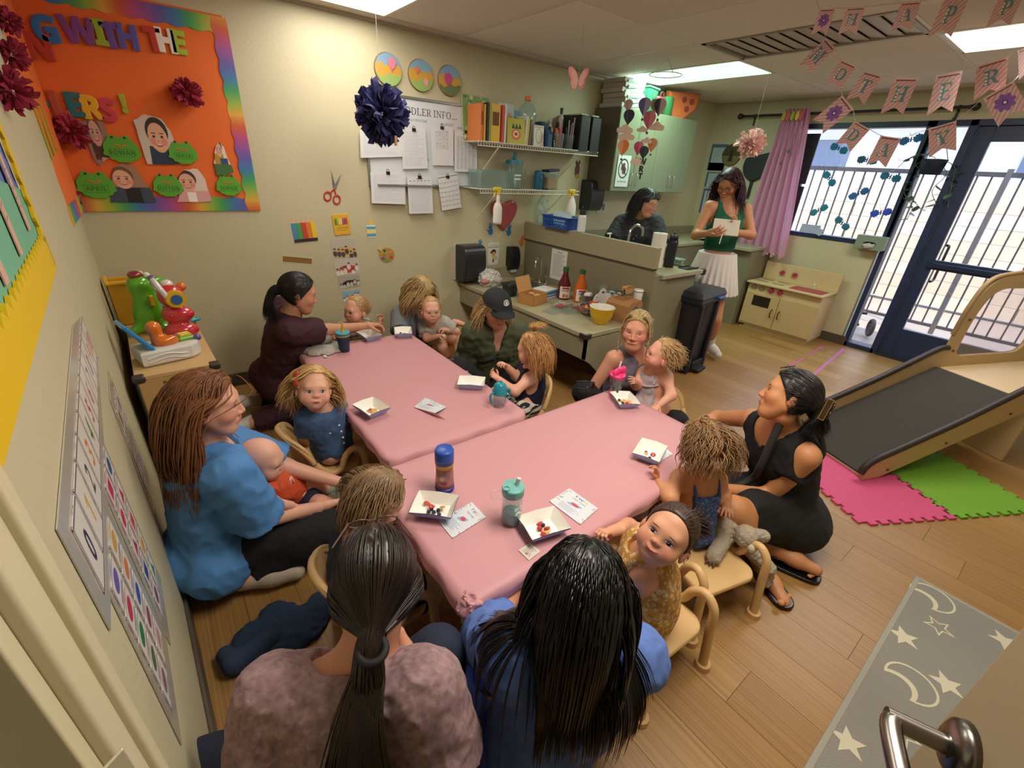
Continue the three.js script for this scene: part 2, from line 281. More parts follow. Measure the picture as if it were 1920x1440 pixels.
{ // the classroom door, standing open into the room beside the viewer
const hx=-0.2,hz=0.46,t=new THREE.Group();t.name='door_3';t.userData.kind='structure';scene.add(t);t.position.set(hx,0,hz);
t.rotation.y=Math.atan2(hz-0.115,0.62-hx); // local +x runs from hinge to free edge
obj('door_leaf',bx(0.89,2.04,0.042,0.445,1.03,-0.0,0.003),M(0xb9a988,0.42),t);
const st=M(0x8f8a84,0.28,{metalness:1}),lx=0.84,ly=1.08;
obj('door_handle',[mv(lat([[0,0.016],[0.022,0.015],[0.031,0.009],[0.033,0],[0,0]],28),lx,ly,0.021,PI/2),mv(lat([[0,0.016],[0.022,0.015],[0.031,0.009],[0.033,0],[0,0]],28),lx,ly,-0.021,-PI/2),bar([lx,ly,-0.09],[lx,ly,-0.021],0.0105,20),bar([lx,ly,-0.038],[lx,ly,-0.021],0.013,20),tube([[lx,ly,-0.075],[lx,ly,-0.082],[lx-0.006,ly,-0.086],[lx-0.06,ly,-0.087],[lx-0.125,ly,-0.084]],0.0105,30,12)],st,t);
}

// ---------------------------------------------------------------- boards, prints and decals on the walls
const at=(o,p,par)=>{o.position.set(p[0]-(par?par.position.x:0),p[1]-(par?par.position.y:0),p[2]-(par?par.position.z:0));return o;};
const pm=(t,r=0.7)=>new THREE.MeshStandardMaterial({map:t,roughness:r});
const rainbow=canvas(512,16,(x,w,h)=>{const g=x.createLinearGradient(0,0,w,0),c=['#c65a2e','#d9a53a','#8fae3c','#3f9a58','#3a78a8','#5a5aa6','#8a4f9a','#b5487e','#c65a2e'];c.forEach((k,i)=>g.addColorStop(i/(c.length-1),k));x.fillStyle=g;x.fillRect(0,0,w,h);},{rep:1});
function scallop(L,w,n,amp,t=0.006){ // strip along +x, wavy upper edge
const pts=[[0,0],[L,0]];for(let i=n*6;i>=0;i--)pts.push([L*i/(n*6),w-amp*(1-Math.abs(Math.sin(i/6*PI)))]);
const g=ext(pts,t),p=g.attributes.position,uv=g.attributes.uv;for(let i=0;i<p.count;i++)uv.setXY(i,p.getX(i)/0.5,p.getY(i)/w);return g;
}
function paper(w,h,t=0.004,amp=0.004){const g=new THREE.BoxGeometry(w,h,t,24,24,1).translate(w/2,h/2,t/2),p=g.attributes.position;for(let i=0;i<p.count;i++)if(p.getZ(i)>t*0.9)p.setZ(i,t+amp*(0.6+N3(p.getX(i)*5,p.getY(i)*4,2)+0.4*N3(p.getX(i)*14,p.getY(i)*11,7)));g.computeVertexNormals();return g;}
function pompom(name,label,p,r,color,n,sq=1,group){
const t=thing(name,label,'paper flower',p,0,group),gs=[],q=new THREE.Quaternion(),dark=new THREE.Color(color);
for(let i=0;i<n;i++){
const y=1-2*(i+0.5)/n,a=i*2.39996,d=V(Math.sqrt(1-y*y)*Math.cos(a),y,Math.sqrt(1-y*y)*Math.sin(a)),L=r*rnd(0.78,1.06),w=r*rnd(0.26,0.4);
const g=new THREE.PlaneGeometry(w,L*0.75,3,4).translate(0,L*0.62,0),P=g.attributes.position,c=new Float32Array(P.count*3),b=rnd(0.75,1.15),s=rnd(-1,1);
for(let k=0;k<P.count;k++){const u=P.getX(k)/w*2,v=P.getY(k)/L,tip=ss(0.7,1,v);P.setX(k,P.getX(k)*(0.35+0.8*v)*(1-0.6*tip*tip));P.setZ(k,w*0.55*u*u*(0.4+v)+s*w*v*v*0.9+rnd(-0.05,0.05)*w);c.set([b,b,b],3*k);}
g.setAttribute('color',new THREE.BufferAttribute(c,3));g.rotateY(rnd(6.28));q.setFromUnitVectors(V(0,1,0),d);g.applyQuaternion(q);g.scale(1,1,sq);gs.push(g);
}
const g=join(gs);g.computeVertexNormals();obj('petals',g,new THREE.MeshPhysicalMaterial({color,roughness:0.85,vertexColors:true,side:THREE.DoubleSide,transmission:0.12,thickness:0}),t);return t;
}
{ // orange bulletin board round the corner
const b=thing('bulletin_board','large orange paper bulletin board with scalloped rainbow border and cut-out letters','bulletin board',[-0.3,1.25,ZB]),or=M(0xe06a26,0.75);
obj('backing_paper',paper(0.905,1.06),or,b);
const lf=obj('backing_paper',mv(paper(1.28,1.06),0,0,0),or,b);lf.position.set(0.0,0.02,0.02);lf.rotation.y=PI/2;lf.position.set(0.012,0.02,1.29);
const rm=pm(rainbow,0.45),B=(L,n,x,y,z,rz,ry=0)=>{const m=obj('border',scallop(L,0.085,n,0.012),rm,b);m.position.set(x,y,z);m.rotation.set(0,ry,rz,'YXZ');};
B(0.905,9,0.02,0,0.004,0);B(1.05,10,0.925,0.0,0.005,PI/2);B(0.905,9,0.925,1.05,0.004,PI);B(1.28,12,0.016,0.01,1.29,0,PI/2);
const LT=[['G',[-.193,2.103,-3.64],0x2a70b0],['W',[-.064,2.12,-3.64],0x7a3f86],['I',[.019,2.126,-3.64],0x8fae2c],['T',[.061,2.122,-3.64],0x63499a],['H',[.133,2.127,-3.64],0x5a519c],['T',[.248,2.135,-3.64],0xb8322c],['H',[.304,2.14,-3.64],0xe4dcd2],['E',[.361,2.142,-3.64],0x9cb82c],['N',[-.238,2.024,-3.64],0xb03420],['-',[-.299,1.776,-3.64],0x1f6a74],['L',[-.233,1.781,-3.64],0xb04a34],['E',[-.172,1.783,-3.64],0x1f6a70],['R',[-.105,1.778,-3.64],0xd8a818],['S',[-.04,1.772,-3.64],0xc23a4c],['!',[.036,1.81,-3.64],0x9cae24]];
for(const[c,s,k]of LT){const p=s,o=obj('letter',letter(c,c==='!'?0.085:0.105),M(k,0.6),b);at(o,[p[0],p[1],ZB+0.018],b);o.rotation.z=rnd(-0.05,0.05);}
for(let i=0;i<4;i++)obj('marker_stroke',bx(0.004,0.22,0.02,0.02,0.42-i*0.015,0.35+i*0.14),M(0x8fae2c,0.7),b);
const PF=[[[.342,1.898,-3.57],'dark red tissue flower alone in the middle right of the orange board',0.085],[[-.221,1.653,-3.57],'dark red tissue flower left of the small brown-dressed child photo',0.085],[[-.366,1.326,-3.55],'dark red tissue flower at the bottom corner of the orange board',0.1],[[-.214,1.726,-1.938],'dark red tissue flower on the left wall above the green pen strokes',0.055],[[-.236,1.864,-2.467],'dark red tissue flower beside the red letter N',0.05],[[-.252,2.003,-2.839],'topmost dark red tissue flower at the upper left edge',0.05]];
for(const[p,l,r]of PF)pompom('tissue_flower',l,p,r,0xa02440,60,0.75,'dark red tissue flowers on the orange board');
}
{ // children's photographs cut out, and frog name cards
const face=(x,cx,cy,r,skin,hair,o={})=>{
x.fillStyle=hair;x.beginPath();x.ellipse(cx,cy-r*0.3,r*1.0,r*0.95,o.t||0,0,7);x.fill();
x.fillStyle=skin;x.beginPath();x.ellipse(cx,cy+r*0.1,r*0.86,r,o.t||0,0,7);x.fill();
x.fillStyle='rgba(200,90,70,.35)';for(const s of[-1,1]){x.beginPath();x.arc(cx+s*r*0.5,cy+r*0.35,r*0.25,0,7);x.fill();}
x.fillStyle='#2c1a12';for(const s of[-1,1]){x.beginPath();x.ellipse(cx+s*r*0.36,cy+r*0.02,r*0.13,r*0.08,0,0,7);x.fill();x.fillRect(cx+s*r*0.36-r*0.2,cy-r*0.22,r*0.4,r*0.05);}
x.fillStyle='#8e3c34';x.beginPath();x.ellipse(cx,cy+r*0.55,r*0.34,r*0.15,0,0,PI);x.fill();x.fillStyle='#f2e6dc';x.fillRect(cx-r*0.22,cy+r*0.55,r*0.44,r*0.05);
x.strokeStyle='rgba(120,60,40,.5)';x.lineWidth=r*0.05;x.beginPath();x.moveTo(cx-r*0.1,cy+r*0.3);x.quadraticCurveTo(cx,cy+r*0.38,cx+r*0.1,cy+r*0.3);x.stroke();
};
const PH=[
['cut-out photo of a small girl in a brown dotted dress',[[[-.172,1.701,-3.64]],[[-.131,1.722,-3.64]],[[-.08,1.715,-3.64]],[[-.078,1.653,-3.64]],[[-.102,1.537,-3.64]],[[-.149,1.491,-3.64]],[[-.165,1.526,-3.64]],[[-.171,1.594,-3.64]]],(x,w,h)=>{x.fillStyle='#8f7466';x.fillRect(0,0,w,h);x.fillStyle='#4a2c22';x.fillRect(w*0.2,h*0.5,w*0.8,h*0.35);x.fillStyle='#c9a090';for(let i=0;i<30;i++)x.fillRect(rnd(w),h*rnd(0.52,0.82),2,2);x.fillStyle='#c49a86';x.fillRect(w*0.45,h*0.8,w*0.35,h*0.2);face(x,w*0.5,h*0.27,w*0.27,'#c9a08c','#6a4a3c');}],
['large cut-out photo of a smiling dark-haired child in a navy top',[[[.059,1.733,-3.64]],[[.115,1.767,-3.64]],[[.192,1.756,-3.64]],[[.218,1.693,-3.64]],[[.234,1.581,-3.64]],[[.225,1.517,-3.64]],[[.067,1.51,-3.64]],[[.065,1.593,-3.64]]],(x,w,h)=>{x.fillStyle='#c9bfae';x.fillRect(0,0,w,h);x.fillStyle='#22344a';x.beginPath();x.moveTo(w*0.2,h);x.lineTo(w*0.25,h*0.62);x.lineTo(w,h*0.7);x.lineTo(w,h);x.fill();face(x,w*0.54,h*0.42,w*0.3,'#d9a888','#2c1c18',{t:-0.2});}],
['cut-out photo of a laughing child in a dark jacket',[[[-.135,1.384,-3.64]],[[-.096,1.48,-3.64]],[[-.051,1.507,-3.64]],[[.004,1.495,-3.64]],[[.023,1.433,-3.64]],[[.057,1.364,-3.64]],[[.061,1.301,-3.64]],[[-.153,1.3,-3.64]]],(x,w,h)=>{x.fillStyle='#9a7a5e';x.fillRect(0,0,w,h);x.fillStyle='#3a4658';x.fillRect(0,h*0.6,w,h*0.4);x.fillStyle='#1a1a1e';x.fillRect(w*0.38,h*0.62,w*0.34,h*0.4);face(x,w*0.4,h*0.38,w*0.24,'#dba98c','#6e4c34',{t:-0.15});}],
['cut-out photo of a toddler in a pink hooded jacket',[[[.2,1.445,-3.64]],[[.246,1.491,-3.64]],[[.313,1.497,-3.64]],[[.34,1.437,-3.64]],[[.351,1.309,-3.64]],[[.168,1.301,-3.64]],[[.2,1.385,-3.64]]],(x,w,h)=>{x.fillStyle='#d8c8b8';x.fillRect(0,0,w,h);x.fillStyle='#d4a0a0';x.fillRect(0,h*0.66,w,h*0.4);x.fillStyle='#efe4dc';x.fillRect(w*0.35,h*0.7,w*0.25,h*0.3);face(x,w*0.42,h*0.4,w*0.27,'#d8a48e','#3a2820');}],
['small cut-out photo of a boy sitting on grass',[[[.432,1.62,-3.64]],[[.459,1.651,-3.64]],[[.48,1.626,-3.64]],[[.495,1.539,-3.64]],[[.506,1.487,-3.64]],[[.448,1.453,-3.64]],[[.406,1.464,-3.64]],[[.409,1.532,-3.64]]],(x,w,h)=>{x.fillStyle='#d8d0c4';x.fillRect(0,0,w,h);x.fillStyle='#b8862c';x.fillRect(w*0.1,h*0.32,w*0.5,h*0.3);x.fillStyle='#2c4470';x.fillRect(w*0.4,h*0.45,w*0.4,h*0.2);x.fillStyle='#3f6a34';x.fillRect(0,h*0.62,w,h*0.4);face(x,w*0.42,h*0.18,w*0.2,'#d6a88e','#3a2a20');}]];
for(const[l,pts,d]of PH){
const P=pts.map(q=>q[0]),cx=P.reduce((a,p)=>a+p[0],0)/P.length,c=Math.min(...P.map(p=>p[1]));
const pl=[];P.forEach((p,i)=>{const q=P[(i+1)%P.length];for(let k=0;k<3;k++)pl.push([p[0]+(q[0]-p[0])*k/3-cx+rnd(-0.003,0.003),p[1]+(q[1]-p[1])*k/3-c+rnd(-0.003,0.003)]);});
const o=obj('photo_cutout',fitUV(ext(pl.reverse(),0.002)),pm(canvas(128,128,d),0.5));o.position.set(cx,c,ZB+0.014);tag(o,l,'photo','cut-out photos on the orange board');
}
const frog=()=>{const p=[];for(let i=0;i<60;i++){const a=i/60*2*PI;let r=1+0.03*Math.sin(a*3);for(const[c,k,w]of[[1.15,0.28,0.22],[1.99,0.28,0.22],[-0.35,0.18,0.18],[-0.75,0.12,0.12],[3.5,0.2,0.16],[3.95,0.12,0.12],[-1.25,0.08,0.1],[-1.9,0.08,0.1]]){const dd=Math.atan2(Math.sin(a-c),Math.cos(a-c));r+=k*Math.exp(-dd*dd/(w*w));}p.push([Math.cos(a)*r*0.078,Math.sin(a)*r*0.062]);}return fitUV(ext(p,0.004,0.001));},fg=frog();
const FR=[[[-.032,1.579,-3.64],'ROWAN',1.0,'green frog card under the brown-dressed girl photo'],[[.257,1.577,-3.64],'MAYA',0.88,'green frog card at the right of the large child photo'],[[-.195,1.388,-3.64],'APRIL',1.02,'green frog card furthest left in the bottom row'],[[.14,1.393,-3.64],'SUTTON',0.9,'green frog card in the bottom row left of the pink-hooded toddler photo'],[[.462,1.4,-3.64],'SOPHIE',0.86,'bright green frog card below the small photo of a boy on grass']];
for(const[p,n,s,l]of FR){
const t=thing('frog_card',l,'frog card',[p[0],p[1],ZB+0.018],0,'frog name cards on the orange board');
const o=obj('frog_shape',fg,pm(canvas(128,96,(x,w,h)=>{x.fillStyle='#54a42a';x.fillRect(0,0,w,h);x.fillStyle='#2f6a1c';x.font='bold 24px sans-serif';x.textAlign='center';x.fillText(n,w*0.5,h*0.72);x.strokeStyle='#3a7a20';x.lineWidth=2;x.strokeRect(w*0.2,h*0.5,w*0.6,26);}),0.6),t);o.scale.set(s,s,1);
obj('mouth',mv(ext([[-0.03,0.004],[0,-0.006],[0.03,0.004],[0.03,0.01],[0,0],[-0.03,0.01]],0.002),0,0.02,0.004),M(0xd8622c,0.7),t);
obj('eye',[cy(0.006,0.006,0.002,0,0,0,12).rotateX(PI/2).translate(-0.028,0.062,0.004),cy(0.006,0.006,0.002,0,0,0,12).rotateX(PI/2).translate(0.028,0.062,0.004)],M(0x1c2a14,0.5),t);
}
}
// ---- left wall: yellow-edged board and laminated teaching strips
const LW=(y,z,o=0.002)=>[-0.2+(z+1)*0.0417+o,y,z];
const leftGroup=(name,label,cat,y,z)=>{const t=thing(name,label,cat,LW(y,z,0.001),PI/2+Math.atan(0.0417));return t;}; // local +x runs away from the viewer, +y up, +z into the room
{
const b=leftGroup('bulletin_board','blue and green bulletin board with a bright yellow scalloped border','bulletin board',1.35,-0.35);
obj('backing_paper',bx(1.2,0.9,0.004,0.6,0.45,0.002),M(0x5a6fb0,0.8),b);obj('hill',ext([[0,0],[1.2,0],[1.2,0.16],[0.9,0.2],[0.5,0.17],[0,0.22]],0.003).translate(0,0,0.004),M(0x6aa888,0.8),b);
const ym=M(0xd8b408,0.55),br=(L,n,x,y,rz,w=0.085)=>{const m=obj('border',scallop(L,w,n,0.018),ym,b);m.position.set(x,y,0.008);m.rotation.z=rz;};br(1.24,26,-0.02,-0.02,0);br(0.9,20,1.225,-0.01,PI/2,0.05);
const st=canvas(32,128,(x,w,h)=>{x.fillStyle='#c9a090';x.fillRect(0,0,w,h);x.strokeStyle='#4a3430';x.lineWidth=1.5;for(let i=0;i<5;i++){x.beginPath();x.moveTo(8,30+i*15);x.lineTo(24,26+i*15);x.stroke();}});
for(const[x,y,h]of[[1.06,0.07,0.15],[0.84,0.06,0.2],[0.62,0.06,0.16],[0.4,0.05,0.2]]){const o=obj('paper_strip',bx(0.034,h,0.002,x,y+h/2,0.01),pm(st),b);o.rotation.z=0.02;}
const lam=new THREE.MeshPhysicalMaterial({color:0xb4b0a4,roughness:0.25,clearcoat:0.5,clearcoatRoughness:0.2});
const cards=(t,list)=>{ // [x, y, w, h, draw]: one printed sheet of cells, one card mesh each
const N=list.length,m=pm(canvas(64*N,64,c=>list.forEach((q,i)=>{c.save();c.translate(i*64,0);c.fillStyle='#d8d4cc';c.fillRect(0,0,64,64);c.strokeStyle='#554c58';c.lineWidth=2;c.strokeRect(2,2,60,60);q[4](c,64,64);c.restore();})),0.3);
list.forEach(([x,y,w,h],i)=>{const g=bx(w,h,0.0015,x+w/2,y+h/2,0.003),uv=g.attributes.uv;for(let k=0;k<uv.count;k++)uv.setX(k,(i+uv.getX(k))/N);obj('card',g,m,t);});
};
const n=leftGroup('number_strip','laminated number strip from 0 to 10 on the left wall','number strip',0.95,-0.68);
obj('laminate',ext([[0,0.02],[0,0.22],[0.9,0.23],[1.16,0.18],[1.16,0.04],[0.3,0.0]],0.002),lam,n);
const nc=['#2c2440','#c8a030','#4a4a50','#d07830','#2f6a44','#b03050','#a04070','#5a5a90','#3a3038','#c07840','#b04040'];
cards(n,nc.map((col,i)=>[0.05+i*0.099,0.045+i*0.001,0.093,0.135,(c,W)=>{c.fillStyle=col;c.font='bold 40px sans-serif';c.textAlign='center';c.fillText(''+i,W/2,47);}]));
const sheet=(label,y,z,w,h,cs,nm)=>{const t=leftGroup(nm,label,'poster',y,z);obj('laminate',ext([[0,0],[w,0.0],[w,h],[0.02,h]],0.002),lam,t);cards(t,cs.map(([x,yy,cw,ch,col,k])=>[x,yy,cw,ch,(c,W,H)=>{c.fillStyle=col;c.beginPath();if(k===0)c.ellipse(W/2,H*0.42,W*0.3,H*0.26,0,0,7);else if(k===1)c.rect(W*0.22,H*0.18,W*0.56,H*0.5);else{c.moveTo(W/2,H*0.12);c.lineTo(W*0.82,H*0.68);c.lineTo(W*0.18,H*0.68);}c.fill();c.fillStyle='#6a6470';c.fillRect(W*0.2,H*0.82,W*0.6,5);}]));};
const rows=(cols,w,h,kinds)=>cols.map((c,i)=>[0.035+(i%2)*(w+0.012),0.06+Math.floor(i/2)*(h+0.008),w,h,c,kinds[i%kinds.length]]);
sheet('laminated poster of coloured fruit cards below the number strip',0.55,-0.74,0.29,0.42,rows(['#8a6a78','#b08a9a','#4a6a4a','#8a4858','#2a7a4a','#3a4a9a','#c02c40','#d07840','#6a58b0','#c8a040'],0.1,0.064,[0]),'color_poster');
sheet('laminated poster of shape cards with squares and triangles',0.5,-1.04,0.25,0.5,rows(['#7a3048','#2a7a5a','#30408a','#d09040','#a83048','#c84a50','#c03850','#b83048','#c03058','#3a5a90'],0.088,0.076,[0,2,1]),'shape_poster');
sheet('laminated word poster low on the left wall near the toy cabinet',0.42,-1.72,0.3,0.46,rows(['#8a6ab0','#a08ac0','#c0a0a0','#7a7a80','#8a5a4a','#70607a'],0.11,0.11,[2,1,0]),'word_poster');
}
{ // whiteboard with clipped sheets
const[x0,y0,x1,y1]=[1.415,1.435,2.335,2.04],w=x1-x0,h=y1-y0,t=thing('whiteboard','aluminium-framed whiteboard headed TODDLER INFO with sheets clipped on it','whiteboard',[x0,y0,ZB]);
obj('board',bx(w,h,0.012,w/2,h/2,0.007),pm(canvas(1024,680,(x,W,H)=>{
x.fillStyle='#cfd4d8';x.fillRect(0,0,W,H);x.strokeStyle='#5a5a60';x.fillStyle='#4a4a50';x.font='74px serif';x.fillText('TODDLER INFO...',250,120);x.fillStyle='#3a5a90';x.font='28px sans-serif';
x.fillText('DAILY ROUTINE',360,170);x.fillText('ALLERGIES',690,175);x.fillText('SNACK MENU',860,190);x.fillText('NUGGETS LESSON',120,420);x.fillText('PLAN',190,452);x.fillText('CALENDAR',430,475);x.fillText('WEEKLY PLANNED',640,455);x.fillText('SCHEDULE',680,485);
}),0.25),t);
obj('frame',[bx(w+0.02,0.02,0.02,w/2,0,0.01,0.004),bx(w+0.02,0.02,0.02,w/2,h,0.01,0.004),bx(0.02,h,0.02,0,h/2,0.01,0.004),bx(0.02,h,0.02,w,h/2,0.01,0.004),bx(w*0.5,0.012,0.05,w*0.3,0,0.03)],M(0x9aa0a2,0.35,{metalness:0.8}),t);
const lines=(kind)=>canvas(192,256,(x,W,H)=>{
x.fillStyle='#d3d5d6';x.fillRect(0,0,W,H);x.fillStyle='#8a8c92';
if(kind===1)for(let i=0;i<15;i++){x.fillRect(40,30+i*8,112,1);for(let k=0;k<4;k++)if(rnd()<0.6)x.fillRect(44+k*28,33+i*8,rnd(6,22),2);}
if(kind===2){x.fillRect(60,14,70,4);for(let i=0;i<26;i++){x.fillRect(16,30+i*8,160,1);for(let k=0;k<5;k++)x.fillRect(20+k*32,33+i*8,rnd(8,26),2);}}
if(kind===3){x.fillStyle='#6a3a3a';x.fillRect(70,14,50,5);x.fillStyle='#55555a';for(let k=0;k<6;k++)x.fillRect(16+k*28,28,16,4);x.fillStyle='#a4a6aa';for(let i=0;i<25;i++)x.fillRect(16,42+i*8,160-rnd(30),1.5);}
if(kind===4){x.fillStyle='#55555a';x.fillRect(0,10,W,5);for(let i=0;i<6;i++){x.fillRect(0,50+i*34,W,1.5);for(let k=0;k<5;k++)x.fillRect(8+k*36,56+i*34,rnd(10,26),2);}}
if(kind===0)for(let i=0;i<22;i++){x.fillStyle='rgba(120,125,150,.5)';x.fillRect(14,20+i*10,rnd(90,160),2);}
});
const S=[['lined sheet clipped left of the blue paper flower, edge showing',0,[1.359,1.797,-3.61],[1.692,1.832,-3.61],[1.681,1.639,-3.61],[1.349,1.613,-3.61]],['white sheet clipped on the whiteboard right of the blue paper flower',0,[1.688,1.831,-3.61],[1.887,1.856,-3.61],[1.901,1.565,-3.61],[1.681,1.552,-3.61]],['menu table sheet clipped in the middle of the whiteboard',1,[1.929,1.866,-3.61],[2.143,1.885,-3.61],[2.142,1.596,-3.61],[1.946,1.591,-3.61]],['dense grid sheet clipped over the right edge of the whiteboard',2,[2.15,1.855,-3.605],[2.369,1.846,-3.605],[2.377,1.556,-3.605],[2.15,1.552,-3.605]],['landscape sheet hanging at the lower left of the whiteboard',0,[1.41,1.52,-3.6],[1.693,1.53,-3.6],[1.685,1.294,-3.6],[1.404,1.302,-3.6]],['sheet with a red heading hanging below the whiteboard',3,[1.71,1.5,-3.6],[1.928,1.511,-3.6],[1.936,1.223,-3.6],[1.714,1.221,-3.6]],['tilted weekly schedule sheet hanging at the lower right of the whiteboard',4,[1.983,1.509,-3.6],[2.173,1.544,-3.6],[2.217,1.269,-3.6],[2.024,1.243,-3.6]]];
for(const[l,k,...q]of S){
const[a,b,c,d]=q,o=thing('paper_sheet',l,'paper',[(d[0]+c[0])/2,d[1],ZB],0,'sheets clipped on the whiteboard'),rel=q.map(p=>[p[0]-o.position.x,p[1]-d[1],p[2]-ZB]);
obj('sheet',slab(rel,0.003),pm(lines(k),0.6),o);
obj('clip',[bx(0.03,0.022,0.014,(rel[0][0]+rel[1][0])/2,rel[0][1],rel[0][2]+0.004,0.003),tor(0.009,0.002,(rel[0][0]+rel[1][0])/2,rel[0][1]+0.017,rel[0][2]+0.004)],M(0x2a2a2c,0.35,{metalness:0.5}),o);
}
}
{ // three round plaques
const C=[[1.615,2.194,-3.64],[1.874,2.194,-3.64],[2.123,2.194,-3.64]],l=['round hot air balloon plaque, leftmost of the three above the whiteboard','round plaque with two small balloons, middle of the three','round plaque with one dark pink balloon, rightmost of the three'];
C.forEach((p,i)=>{
const t=thing('wall_plaque',l[i],'plaque',[p[0],p[1],ZB],0,'round balloon plaques above the whiteboard');
obj('disc',mv(cy(0.105,0.102,0.012,0,0,0,40).rotateX(PI/2),0,0,0),M(0x8a6a4a,0.6),t);
const P=(nm,pts,c,z)=>obj(nm,ext(pts,0.002).translate(0,0,z),M(c,0.7),t),circ=f=>{const q=[];for(let k=0;k<=24;k++){const a=PI+k/24*PI;q.push([Math.cos(a)*0.1,Math.sin(a)*0.1]);}return q.concat(f);};
obj('sky',ext(elli(0.1,0.1),0.002).translate(0,0,0.0125),M(0x7da4c0,0.7),t);
P('far_hill',circ([[0.1,0.01],[0.07,0.04],[0.045,0.015],[0.01,0.035],[-0.03,0.02],[-0.06,0.045],[-0.1,0.02]]),0xc99a3c,0.015);
P('near_hill',[...circ([]).slice(2,23),[0.08,-0.02],[0.04,-0.035],[0,-0.02],[-0.05,-0.05]],i===2?0x6a7a4a:0x8fae60,0.0175);
for(const[x,y,s,c]of[[[0.025,0.045,1,0xd87a90]],[[-0.035,0.035,0.6,0xd87a60],[0.035,-0.035,0.7,0xe09a90]],[[-0.02,0.015,1.1,0xc8488a]]][i])obj('balloon',[ext((()=>{const q=[];for(let k=0;k<24;k++){const a=k/24*2*PI;q.push([0.03*s*Math.cos(a)*(Math.sin(a)<0?1-0.4*Math.sin(a)**2:1),(Math.sin(a)>0?0.03:0.042)*s*Math.sin(a)]);}return q;})(),0.003).translate(x,y,0.02),bx(0.008*s,0.008*s,0.003,x,y-0.05*s,0.0215)],M(c,0.7),t);
});
}
{ // school decals
const B=(name,label,cat,p,g)=>thing(name,label,cat,[p[0],p[1],ZB]);
let t=B('scissors_decal','red-handled scissors decal above the pencil decals','decal',[1.144,1.404,-3.64]);t.rotation.z=-0.35;
obj('blade',ext([[0,-0.01],[0.012,0],[-0.05,0.105],[-0.012,0.0]],0.002).translate(0,0,0.001),M(0x6a6a68,0.4),t);obj('blade',ext([[0,-0.01],[0.012,0],[0.024,0.11],[-0.008,0.01]],0.002).translate(0,0,0.003),M(0x7a7a78,0.4),t);
for(const s of[-1,1])obj('handle',[tor(0.024,0.006,0,0,0,0,0).scale(1,1.25,0.4).translate(s*0.034,-0.075,0.004),bar([0,-0.005,0.004],[s*0.022,-0.05,0.004],0.006).scale(1,1,0.6)],M(0xb83434,0.5),t);
t=B('pencil_decal','five coloured pencils decal left of the crayon box decal','decal',[.895,1.05,-3.64]);t.rotation.z=0.06;
[0x3a8ab8,0x4a9a4a,0xc04030,0xd87830,0xe0c030].forEach((c,i)=>{const p=obj('pencil',[ext([[0,0],[0.032,0],[0.032,0.115],[0,0.115]],0.003)],M(c,0.5),t);p.position.x=-0.083+i*0.0335;obj('tip',[ext([[0,0.115],[0.032,0.115],[0.016,0.15]],0.003)],M(0xd8b080,0.6),p);obj('end_cap',bx(0.032,0.022,0.004,0.016,-0.008,0.0025),M(0x2c2630,0.5),p);});
t=B('crayon_box_decal','yellow crayon box decal above the photo strip','decal',[1.165,1.145,-3.64]);t.rotation.z=0.06;
obj('box',bx(0.125,0.15,0.006,0,0,0.003,0.002),pm(canvas(128,160,(x,w,h)=>{x.fillStyle='#d8a828';x.fillRect(0,0,w,h);x.fillStyle='#5a4a20';x.font='italic 24px serif';x.fillText('crayons',24,112);x.fillRect(18,122,90,2);})),t);
['#2c8a44','#8ab030','#e8d040','#e8c8a0','#b03a70','#7a3a90','#c03a34'].forEach((c,i)=>obj('crayon',[bx(0.011,0.036,0.004,-0.042+i*0.014,0.02,0.007),ext([[-0.0055,0],[0.0055,0],[0,0.014]],0.004).translate(-0.042+i*0.014,0.038,0.005)],M(c,0.5),t));
t=B('glue_bottle_decal','white and blue glue bottle decal below the sheets','decal',[1.397,1.087,-3.64]);
obj('bottle',ext(rrect(0.075,0.1,0.014),0.003),M(0xcfdce4,0.5),t);obj('cap',ext([[-0.022,0.05],[0.022,0.05],[0.004,0.1],[-0.004,0.1]],0.003),M(0xd8c050,0.5),t);obj('label',[bx(0.075,0.03,0.003,0,0.0,0.004)],M(0xe0d080,0.5),t);obj('stripe',[bx(0.074,0.018,0.003,0,0.028,0.004),bx(0.074,0.018,0.003,0,-0.028,0.004)],M(0x4a9ab8,0.5),t);
t=B('ruler_decal','wooden ruler decal tilted at the left of the photo strip','decal',[.814,.903,-3.64]);t.rotation.z=-0.16;
obj('ruler',bx(0.2,0.036,0.004,0,0,0.002,0.002),M(0x8a6428,0.6),t);obj('marking',Array.from({length:19},(_,i)=>bx(0.0015,i%2?0.008:0.013,0.001,-0.09+i*0.01,0.01,0.0045)),M(0x4a3410,0.6),t);
t=B('palette_decal','wooden paint palette decal with a brush','decal',[1.514,.895,-3.64]);
const ps=new THREE.Shape();ps.absellipse(0,0,0.068,0.06,0,6.283);ps.holes.push(elli(0.012,0.01,0,0.03));obj('board',ext(ps,0.004),M(0xb08a4a,0.6),t);
for(const[x,y,c]of[[-0.04,0.02,0xe0c848],[-0.02,0.035,0x3a6a3a],[-0.035,-0.025,0x5a6a8a],[0.0,-0.04,0x6aa04a],[0.035,-0.02,0xc84a34],[0.035,0.02,0xd8853a]])obj('paint_blob',ext(elli(0.014,0.013,x,y),0.003).translate(0,0,0.003),M(c,0.4),t);
obj('brush',bar([-0.075,0.055,0.008],[-0.02,0.01,0.008],0.005),M(0xd0a860,0.5),t);
// photo strip
t=thing('photo_strip','vertical strip of four classroom photos on the wall','photo strip',[1.17,.608,-3.64]);
const scenes=[['#b9b3a4','#c9a860','#4a4440'],['#c4bcb0','#b84a44','#e0d8cc'],['#aaa69c','#2a2624','#c8c4bc'],['#8ab4c8','#d8a080','#e8d8c8']];
